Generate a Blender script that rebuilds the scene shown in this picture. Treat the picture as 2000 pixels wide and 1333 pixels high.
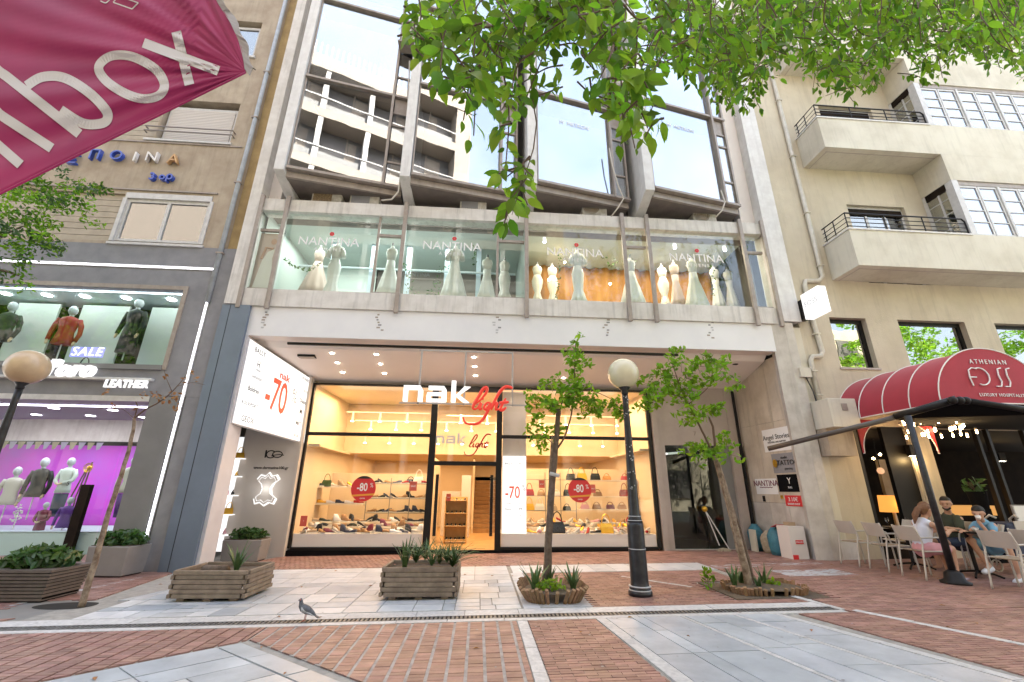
import bpy, bmesh, math, random
from mathutils import Vector, Matrix
from mathutils.noise import noise as mnoise
rnd = random.Random(7)
SC = bpy.context.scene
COL = SC.collection
for _o in list(bpy.data.objects): bpy.data.objects.remove(_o)

# ---------------------------------------------------------------- camera
PITCH, ROLL, YAW, FPX, CAMH = math.radians(18.984), math.radians(-0.463), math.radians(-4.043), 846.3, 1.45
RM = Matrix.Rotation(YAW, 3, 'Z') @ Matrix.Rotation(PITCH, 3, 'X') @ Matrix.Rotation(ROLL, 3, 'Y')
cam = bpy.data.cameras.new('camera'); camo = bpy.data.objects.new('camera', cam); COL.objects.link(camo)
cam.sensor_width = 36; cam.lens = FPX / 2000 * 36; cam.clip_start = .05; cam.clip_end = 600
_r, _f, _u = RM.col[0], RM.col[1], RM.col[2]
camo.matrix_world = Matrix(((_r[0], _u[0], -_f[0], 0), (_r[1], _u[1], -_f[1], 0), (_r[2], _u[2], -_f[2], CAMH), (0, 0, 0, 1)))
SC.camera = camo

# ---------------------------------------------------------------- sky, sun, exposure
SUN_EL, SUN_AZ = 52.0, 20.0          # sun behind the shop building, a little to the right
w = bpy.data.worlds.new('World'); SC.world = w; w.use_nodes = True
_n = w.node_tree.nodes; _l = w.node_tree.links
_sky = _n.new('ShaderNodeTexSky'); _sky.sky_type = 'NISHITA'; _sky.sun_disc = False
_sky.sun_elevation = math.radians(SUN_EL); _sky.sun_rotation = math.radians(SUN_AZ)
_sky.air_density = 1.0; _sky.dust_density = 5.0; _sky.ozone_density = 1.0
_bg = _n['Background']; _bg.inputs['Strength'].default_value = 0.15
# unseen cloud noise added to pale the mirrored sky and ambient light
_tc = _n.new('ShaderNodeTexCoord'); _cn = _n.new('ShaderNodeTexNoise'); _cn.inputs['Scale'].default_value = 2.2; _cn.inputs['Detail'].default_value = 7; _cn.inputs['Roughness'].default_value = .6
_l.new(_tc.outputs['Generated'], _cn.inputs['Vector'])
_cm = _n.new('ShaderNodeMapRange'); _cm.inputs[1].default_value = .38; _cm.inputs[2].default_value = .68; _cm.inputs[3].default_value = .2; _cm.inputs[4].default_value = .62; _l.new(_cn.outputs[0], _cm.inputs[0])
_mx = _n.new('ShaderNodeMix'); _mx.data_type = 'RGBA'; _l.new(_cm.outputs[0], _mx.inputs[0]); _l.new(_sky.outputs[0], _mx.inputs[6]); _mx.inputs[7].default_value = (3.3, 3.35, 3.45, 1)
_l.new(_mx.outputs[2], _bg.inputs['Color'])
sun = bpy.data.lights.new('sun', 'SUN'); sun.energy = 4.5; sun.angle = math.radians(.5); sun.color = (1, .93, .82)
suno = bpy.data.objects.new('sun', sun); COL.objects.link(suno)
_az, _el = math.radians(SUN_AZ), math.radians(SUN_EL)
_sd = Vector((math.sin(_az) * math.cos(_el), math.cos(_az) * math.cos(_el), math.sin(_el)))
suno.rotation_euler = _sd.to_track_quat('Z', 'Y').to_euler(); suno.location = _sd * 60
vs = SC.view_settings; vs.view_transform = 'Standard'; vs.look = 'None'; vs.gamma = 1; vs.use_curve_mapping = False
EXPO = 2.5
vs.exposure = EXPO
cy = SC.cycles; cy.max_bounces = 8; cy.diffuse_bounces = 3; cy.glossy_bounces = 4; cy.transmission_bounces = 4
cy.transparent_max_bounces = 12; cy.caustics_reflective = False; cy.caustics_refractive = False
cy.sample_clamp_indirect = 6; cy.use_denoising = True

# ---------------------------------------------------------------- helpers: rays onto real planes
def ray(px, py): return RM @ Vector(((px - 1000) / FPX, 1, -(py - 666.5) / FPX))
def at(px, py, Y):
    v = ray(px, py); return Vector((0, 0, CAMH)) + v * (Y / v.y)
def atx(px, py, X):
    v = ray(px, py); return Vector((0, 0, CAMH)) + v * (X / v.x)
def zg(x): return 0.012 * x - 0.048          # the street falls a little to the left
def gd(px, py, dz=0):
    v = ray(px, py); t = (dz - .048 - CAMH) / (v.z - .012 * v.x); return Vector((0, 0, CAMH)) + v * t
TOP = .014                                   # paving stands this much above the bedding sheet
def fl(x): return zg(x) + TOP

# ---------------------------------------------------------------- helpers: materials
MATS = {}
def mat(name, col, rough=.6, metal=0., col2=None, scale=2.5, detail=5, bump=0., bscale=60., streak=0., rand=0., emit=None, es=1., spec=.5, coat=0., sheen=0., trans=0., contrast=(.35, .65), grime=0., brickc=None):
    m = bpy.data.materials.new(name); m.use_nodes = True; nt = m.node_tree; N = nt.nodes; L = nt.links
    b = N['Principled BSDF']; out = N['Material Output']
    c = tuple(col) + (1,)
    b.inputs['Base Color'].default_value = c; b.inputs['Roughness'].default_value = rough; b.inputs['Metallic'].default_value = metal
    b.inputs['Specular IOR Level'].default_value = spec
    if coat: b.inputs['Coat Weight'].default_value = coat
    if sheen: b.inputs['Sheen Weight'].default_value = sheen
    src = None
    g = N.new('ShaderNodeNewGeometry')
    def noise(sc, det, rough_=.6, stretch=None):
        n = N.new('ShaderNodeTexNoise'); n.inputs['Scale'].default_value = sc; n.inputs['Detail'].default_value = det; n.inputs['Roughness'].default_value = rough_
        if stretch:
            v = N.new('ShaderNodeVectorMath'); v.operation = 'MULTIPLY'; v.inputs[1].default_value = stretch
            L.new(g.outputs['Position'], v.inputs[0]); L.new(v.outputs[0], n.inputs['Vector'])
        else: L.new(g.outputs['Position'], n.inputs['Vector'])
        return n
    def mix(fac, a, bb, mode='MIX'):
        x = N.new('ShaderNodeMix'); x.data_type = 'RGBA'; x.blend_type = mode
        if isinstance(fac, float): x.inputs[0].default_value = fac
        else: L.new(fac, x.inputs[0])
        for i, q in ((6, a), (7, bb)):
            if isinstance(q, tuple): x.inputs[i].default_value = q
            else: L.new(q, x.inputs[i])
        return x.outputs[2]
    def ramp(o, a, bb):
        r = N.new('ShaderNodeMapRange'); r.inputs[1].default_value = a; r.inputs[2].default_value = bb; L.new(o, r.inputs[0]); return r.outputs[0]
    if col2 is not None:
        n = noise(scale, detail); src = mix(ramp(n.outputs[0], *contrast), c, tuple(col2) + (1,))
    if rand:
        oi = N.new('ShaderNodeObjectInfo'); a = N.new('ShaderNodeMath'); a.operation = 'ADD'
        L.new(g.outputs['Random Per Island'], a.inputs[0]); L.new(oi.outputs['Random'], a.inputs[1])
        f = N.new('ShaderNodeMath'); f.operation = 'FRACT'; L.new(a.outputs[0], f.inputs[0])
        hs = N.new('ShaderNodeHueSaturation')
        vr = N.new('ShaderNodeMapRange'); vr.inputs[3].default_value = 1 - rand; vr.inputs[4].default_value = 1 + rand; L.new(f.outputs[0], vr.inputs[0])
        m7 = N.new('ShaderNodeMath'); m7.operation = 'MULTIPLY'; m7.inputs[1].default_value = 7.3; L.new(f.outputs[0], m7.inputs[0])
        fr = N.new('ShaderNodeMath'); fr.operation = 'FRACT'; L.new(m7.outputs[0], fr.inputs[0])
        hr = N.new('ShaderNodeMapRange'); hr.inputs[3].default_value = .5 - rand * .05; hr.inputs[4].default_value = .5 + rand * .05; L.new(fr.outputs[0], hr.inputs[0])
        L.new(vr.outputs[0], hs.inputs['Value']); L.new(hr.outputs[0], hs.inputs['Hue'])
        if src is None: hs.inputs['Color'].default_value = c
        else: L.new(src, hs.inputs['Color'])
        src = hs.outputs[0]
    if streak:
        n = noise(1.0, 6, .65, (9, 9, .7)); k = ramp(n.outputs[0], .5, .78)
        k2 = N.new('ShaderNodeMath'); k2.operation = 'MULTIPLY'; k2.inputs[1].default_value = streak; L.new(k, k2.inputs[0])
        src = mix(k2.outputs[0], src if src else c, tuple(x * .38 for x in col) + (1,))
    if grime:
        n = noise(.9, 8, .7); k = ramp(n.outputs[0], .48, .72)
        k2 = N.new('ShaderNodeMath'); k2.operation = 'MULTIPLY'; k2.inputs[1].default_value = grime; L.new(k, k2.inputs[0])
        src = mix(k2.outputs[0], src if src else c, (col[0] * .5, col[1] * .46, col[2] * .4, 1))
        rr = N.new('ShaderNodeMapRange'); rr.inputs[3].default_value = rough; rr.inputs[4].default_value = min(1, rough + .25); L.new(k, rr.inputs[0]); L.new(rr.outputs[0], b.inputs['Roughness'])
    if src is not None: L.new(src, b.inputs['Base Color'])
    if bump:
        n = noise(bscale, 4); bp = N.new('ShaderNodeBump'); bp.inputs['Strength'].default_value = bump; bp.inputs['Distance'].default_value = .01
        L.new(n.outputs[0], bp.inputs['Height']); L.new(bp.outputs[0], b.inputs['Normal'])
    if emit is not None:
        b.inputs['Emission Color'].default_value = tuple(emit) + (1,); b.inputs['Emission Strength'].default_value = es
    if trans:
        t = N.new('ShaderNodeBsdfTranslucent'); mx = N.new('ShaderNodeMixShader'); mx.inputs[0].default_value = trans
        if src is not None: L.new(mix(1.0, src, (1.6, 1.9, .7, 1), 'MULTIPLY'), t.inputs['Color'])
        else: t.inputs['Color'].default_value = (min(1, col[0] * 1.6), min(1, col[1] * 1.9), col[2] * .7, 1)
        L.new(b.outputs[0], mx.inputs[1]); L.new(t.outputs[0], mx.inputs[2]); L.new(mx.outputs[0], out.inputs['Surface'])
    MATS[name] = m
    return m
def glass(name, refl, tint=(1, 1, 1), gcol=(1, 1, 1), rough=.0, wave=0., fr_=.45):
    m = bpy.data.materials.new(name); m.use_nodes = True; nt = m.node_tree; N = nt.nodes; L = nt.links
    N.remove(N['Principled BSDF']); out = N['Material Output']
    t = N.new('ShaderNodeBsdfTransparent'); t.inputs[0].default_value = tuple(tint) + (1,)
    g = N.new('ShaderNodeBsdfGlossy'); g.inputs['Color'].default_value = tuple(gcol) + (1,); g.inputs['Roughness'].default_value = rough
    fr = N.new('ShaderNodeLayerWeight'); fr.inputs['Blend'].default_value = .35
    mr = N.new('ShaderNodeMapRange'); mr.inputs[3].default_value = refl; mr.inputs[4].default_value = min(1, refl + fr_); L.new(fr.outputs['Fresnel'], mr.inputs[0])
    if wave:
        nn = N.new('ShaderNodeTexNoise'); nn.inputs['Scale'].default_value = .8; bp = N.new('ShaderNodeBump'); bp.inputs['Strength'].default_value = wave; bp.inputs['Distance'].default_value = .05
        gg = N.new('ShaderNodeNewGeometry'); L.new(gg.outputs['Position'], nn.inputs['Vector']); L.new(nn.outputs[0], bp.inputs['Height']); L.new(bp.outputs[0], g.inputs['Normal'])
    mx = N.new('ShaderNodeMixShader'); L.new(mr.outputs[0], mx.inputs[0]); L.new(t.outputs[0], mx.inputs[1]); L.new(g.outputs[0], mx.inputs[2]); L.new(mx.outputs[0], out.inputs['Surface'])
    return m

# ---------------------------------------------------------------- helpers: meshes
class MB:
    def __init__(s): s.v = []; s.f = []; s.mi = []
    def add(s, vs, fs, mi=0):
        k = len(s.v); s.v += [tuple(p) for p in vs]; s.f += [tuple(i + k for i in f) for f in fs]; s.mi += [mi] * len(fs); return s
    def box(s, x0, x1, y0, y1, z0, z1, mi=0):
        if x0 > x1: x0, x1 = x1, x0
        if y0 > y1: y0, y1 = y1, y0
        if z0 > z1: z0, z1 = z1, z0
        return s.add([(x0, y0, z0), (x1, y0, z0), (x1, y1, z0), (x0, y1, z0), (x0, y0, z1), (x1, y0, z1), (x1, y1, z1), (x0, y1, z1)],
                     [(0, 3, 2, 1), (4, 5, 6, 7), (0, 1, 5, 4), (1, 2, 6, 5), (2, 3, 7, 6), (3, 0, 4, 7)], mi)
    def prism(s, pts, ext, mi=0):
        pts = [Vector(p) for p in pts]; ext = Vector(ext); n = len(pts)
        nn = Vector((0, 0, 0))
        for i in range(n): nn += pts[i].cross(pts[(i + 1) % n])
        if nn.dot(ext) > 0: pts.reverse()
        return s.add(pts + [p + ext for p in pts], [tuple(range(n)), tuple(range(2 * n - 1, n - 1, -1))] + [(i, i + n, (i + 1) % n + n, (i + 1) % n) for i in range(n)], mi)
    def quad(s, *p, mi=0): return s.add(p, [tuple(range(len(p)))], mi)
    def tube(s, pts, r, n=8, mi=0, cap=True):
        pts = [Vector(p) for p in pts]; m = len(pts)
        if not isinstance(r, (list, tuple)): r = [r] * m
        rings = []; prev = None
        for i, p in enumerate(pts):
            t = (pts[min(i + 1, m - 1)] - pts[max(i - 1, 0)])
            if t.length < 1e-9: t = Vector((0, 0, 1))
            t.normalize()
            a = prev - t * prev.dot(t) if prev is not None else t.orthogonal()
            if a.length < 1e-6: a = t.orthogonal()
            a.normalize(); prev = a; b = t.cross(a)
            rings.append([p + (a * math.cos(2 * math.pi * k / n) + b * math.sin(2 * math.pi * k / n)) * r[i] for k in range(n)])
        vs = [q for rg in rings for q in rg]
        fs = [(i * n + k, i * n + (k + 1) % n, (i + 1) * n + (k + 1) % n, (i + 1) * n + k) for i in range(m - 1) for k in range(n)]
        if cap: fs += [tuple(range(n - 1, -1, -1)), tuple((m - 1) * n + k for k in range(n))]
        return s.add(vs, fs, mi)
    def loft(s, rings, mi=0, cap=True, closed=True):
        n = len(rings[0]); vs = [q for rg in rings for q in rg]; m = len(rings); kk = n if closed else n - 1
        fs = [(i * n + k, i * n + (k + 1) % n, (i + 1) * n + (k + 1) % n, (i + 1) * n + k) for i in range(m - 1) for k in range(kk)]
        if cap: fs += [tuple(range(n - 1, -1, -1)), tuple((m - 1) * n + k for k in range(n))]
        return s.add(vs, fs, mi)
    def lathe(s, prof, c=(0, 0, 0), n=20, sx=1., sy=1., mi=0, fold=None):
        rings = []
        for r, z in prof:
            rg = []
            for k in range(n):
                a = 2 * math.pi * k / n; rr = r * (1 + (fold(a, z) if fold else 0))
                rg.append((c[0] + rr * sx * math.cos(a), c[1] + rr * sy * math.sin(a), c[2] + z))
            rings.append(rg)
        return s.loft(rings, mi)
    def ball(s, c, r, n=12, mi=0, sc=(1, 1, 1)):
        m = max(6, n // 2 + 2)
        rings = [[(c[0] + r * sc[0] * math.sin(t) * math.cos(a), c[1] + r * sc[1] * math.sin(t) * math.sin(a), c[2] - r * sc[2] * math.cos(t)) for a in [2 * math.pi * k / n for k in range(n)]] for t in [.02 + (math.pi - .04) * i / (m - 1) for i in range(m)]]
        return s.loft(rings, mi)
    def build(s, name, m, parent=None, smooth=False, bevel=0., seg=1, local=False, remesh=0., sub=0):
        me = bpy.data.meshes.new(name)
        if parent is not None:
            off = Vector((0, 0, 0)) if local else base_of(parent)
        else:
            if local or not s.v: off = Vector((0, 0, 0))
            else:
                xs = [p[0] for p in s.v]; ys = [p[1] for p in s.v]; zs = [p[2] for p in s.v]
                off = Vector(((min(xs) + max(xs)) / 2, (min(ys) + max(ys)) / 2, min(zs)))
        me.from_pydata([tuple(Vector(p) - off) for p in s.v], [], s.f)
        ms = m if isinstance(m, (list, tuple)) else [m]
        for q in ms: me.materials.append(q)
        if len(ms) > 1: me.polygons.foreach_set('material_index', s.mi)
        if smooth: me.polygons.foreach_set('use_smooth', [True] * len(me.polygons))
        o = bpy.data.objects.new(name, me); COL.objects.link(o)
        if parent is not None: o.parent = parent
        else: o.location = off
        if remesh:
            r = o.modifiers.new('r', 'REMESH'); r.mode = 'VOXEL'; r.voxel_size = remesh; r.use_smooth_shade = True
            q = o.modifiers.new('s', 'SMOOTH'); q.factor = .5; q.iterations = 4
            dg = bpy.context.evaluated_depsgraph_get(); me2 = bpy.data.meshes.new_from_object(o.evaluated_get(dg)); o.modifiers.clear()
            me2.materials.clear()
            for q in ms: me2.materials.append(q)
            o.data = me2; me2.name = name
        if bevel:
            bv = o.modifiers.new('bevel', 'BEVEL'); bv.width = bevel; bv.segments = seg; bv.limit_method = 'ANGLE'; bv.angle_limit = math.radians(40)
        return o
def base_of(o):
    p = Vector(o.location)
    while o.parent is not None:
        o = o.parent; p += Vector(o.location)
    return p
def tag(o, label=None, cat=None, group=None, kind=None):
    if label: o['label'] = label
    if cat: o['category'] = cat
    if group: o['group'] = group
    if kind: o['kind'] = kind
    return o
def thing(name, label, cat, loc=(0, 0, 0), group=None):
    o = bpy.data.objects.new(name, None); COL.objects.link(o); o.location = loc; o.empty_display_size = .1
    return tag(o, label, cat, group)
KIDS = {}
def copy_tree(o, loc=None, rz=None, label=None, group=None, scale=None):
    c = o.copy(); COL.objects.link(c)
    if loc is not None: c.location = loc
    if rz is not None: c.rotation_euler = (0, 0, rz)
    if scale is not None: c.scale = (scale,) * 3
    if label: c['label'] = label
    if group: c['group'] = group
    def rec(a, b):
        for ch in [x for x in bpy.data.objects if x.parent == a]:
            d = ch.copy(); COL.objects.link(d); d.parent = b; rec(ch, d)
    rec(o, c); return c
def text(body, size, org, xd, m, parent=None, name='lettering', up=(0, 0, 1), depth=.006, bold=0., shear=0., align='CENTER', space=1., sx=1., warp=None, cuts=0, label=None, cat=None):
    cu = bpy.data.curves.new(name, 'FONT'); cu.body = body; cu.size = size; cu.extrude = depth; cu.offset = bold; cu.shear = shear
    cu.align_x = align; cu.align_y = 'CENTER'; cu.space_character = space; cu.resolution_u = 3
    t = bpy.data.objects.new(name, cu); COL.objects.link(t)
    dg = bpy.context.evaluated_depsgraph_get(); me = bpy.data.meshes.new_from_object(t.evaluated_get(dg))
    bpy.data.objects.remove(t); bpy.data.curves.remove(cu)
    if cuts:
        bm = bmesh.new(); bm.from_mesh(me); bmesh.ops.triangulate(bm, faces=bm.faces[:])
        for _ in range(cuts): bmesh.ops.subdivide_edges(bm, edges=[e for e in bm.edges if e.calc_length() > size * .07], cuts=1, use_grid_fill=True)
        bm.to_mesh(me); bm.free()
    X = Vector(xd).normalized(); U = Vector(up).normalized(); U = (U - X * U.dot(X)).normalized(); Z = X.cross(U); org = Vector(org)
    off = base_of(parent) if parent is not None else org
    for v in me.vertices:
        v.co = (warp(v.co) if warp else org + X * v.co.x * sx + U * v.co.y + Z * v.co.z) - off
    me.materials.clear(); me.materials.append(m)
    o = bpy.data.objects.new(name, me); COL.objects.link(o)
    if parent is not None: o.parent = parent
    else: o.location = off
    if label: tag(o, label, cat)
    return o
ORD = ['first', 'second', 'third', 'fourth', 'fifth', 'sixth', 'seventh', 'eighth', 'ninth', 'tenth', 'eleventh', 'twelfth', 'thirteenth', 'fourteenth', 'fifteenth', 'sixteenth', 'seventeenth', 'eighteenth', 'nineteenth', 'twentieth', 'twenty-first', 'twenty-second', 'twenty-third', 'twenty-fourth']
def clip(poly, cl):
    """clip polygon by a convex counter-clockwise polygon (2D)"""
    out = list(poly)
    for i in range(len(cl)):
        a, b = cl[i], cl[(i + 1) % len(cl)]; inp = out; out = []
        if not inp: break
        def sd(p): return (b[0] - a[0]) * (p[1] - a[1]) - (b[1] - a[1]) * (p[0] - a[0])
        for j in range(len(inp)):
            p, q = inp[j], inp[(j + 1) % len(inp)]; sp, sq = sd(p), sd(q)
            if sp >= 0: out.append(p)
            if (sp >= 0) != (sq >= 0):
                t = sp / (sp - sq); out.append((p[0] + (q[0] - p[0]) * t, p[1] + (q[1] - p[1]) * t))
    return out
def area(p): return abs(sum(p[i][0] * p[(i + 1) % len(p)][1] - p[(i + 1) % len(p)][0] * p[i][1] for i in range(len(p)))) / 2

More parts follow.
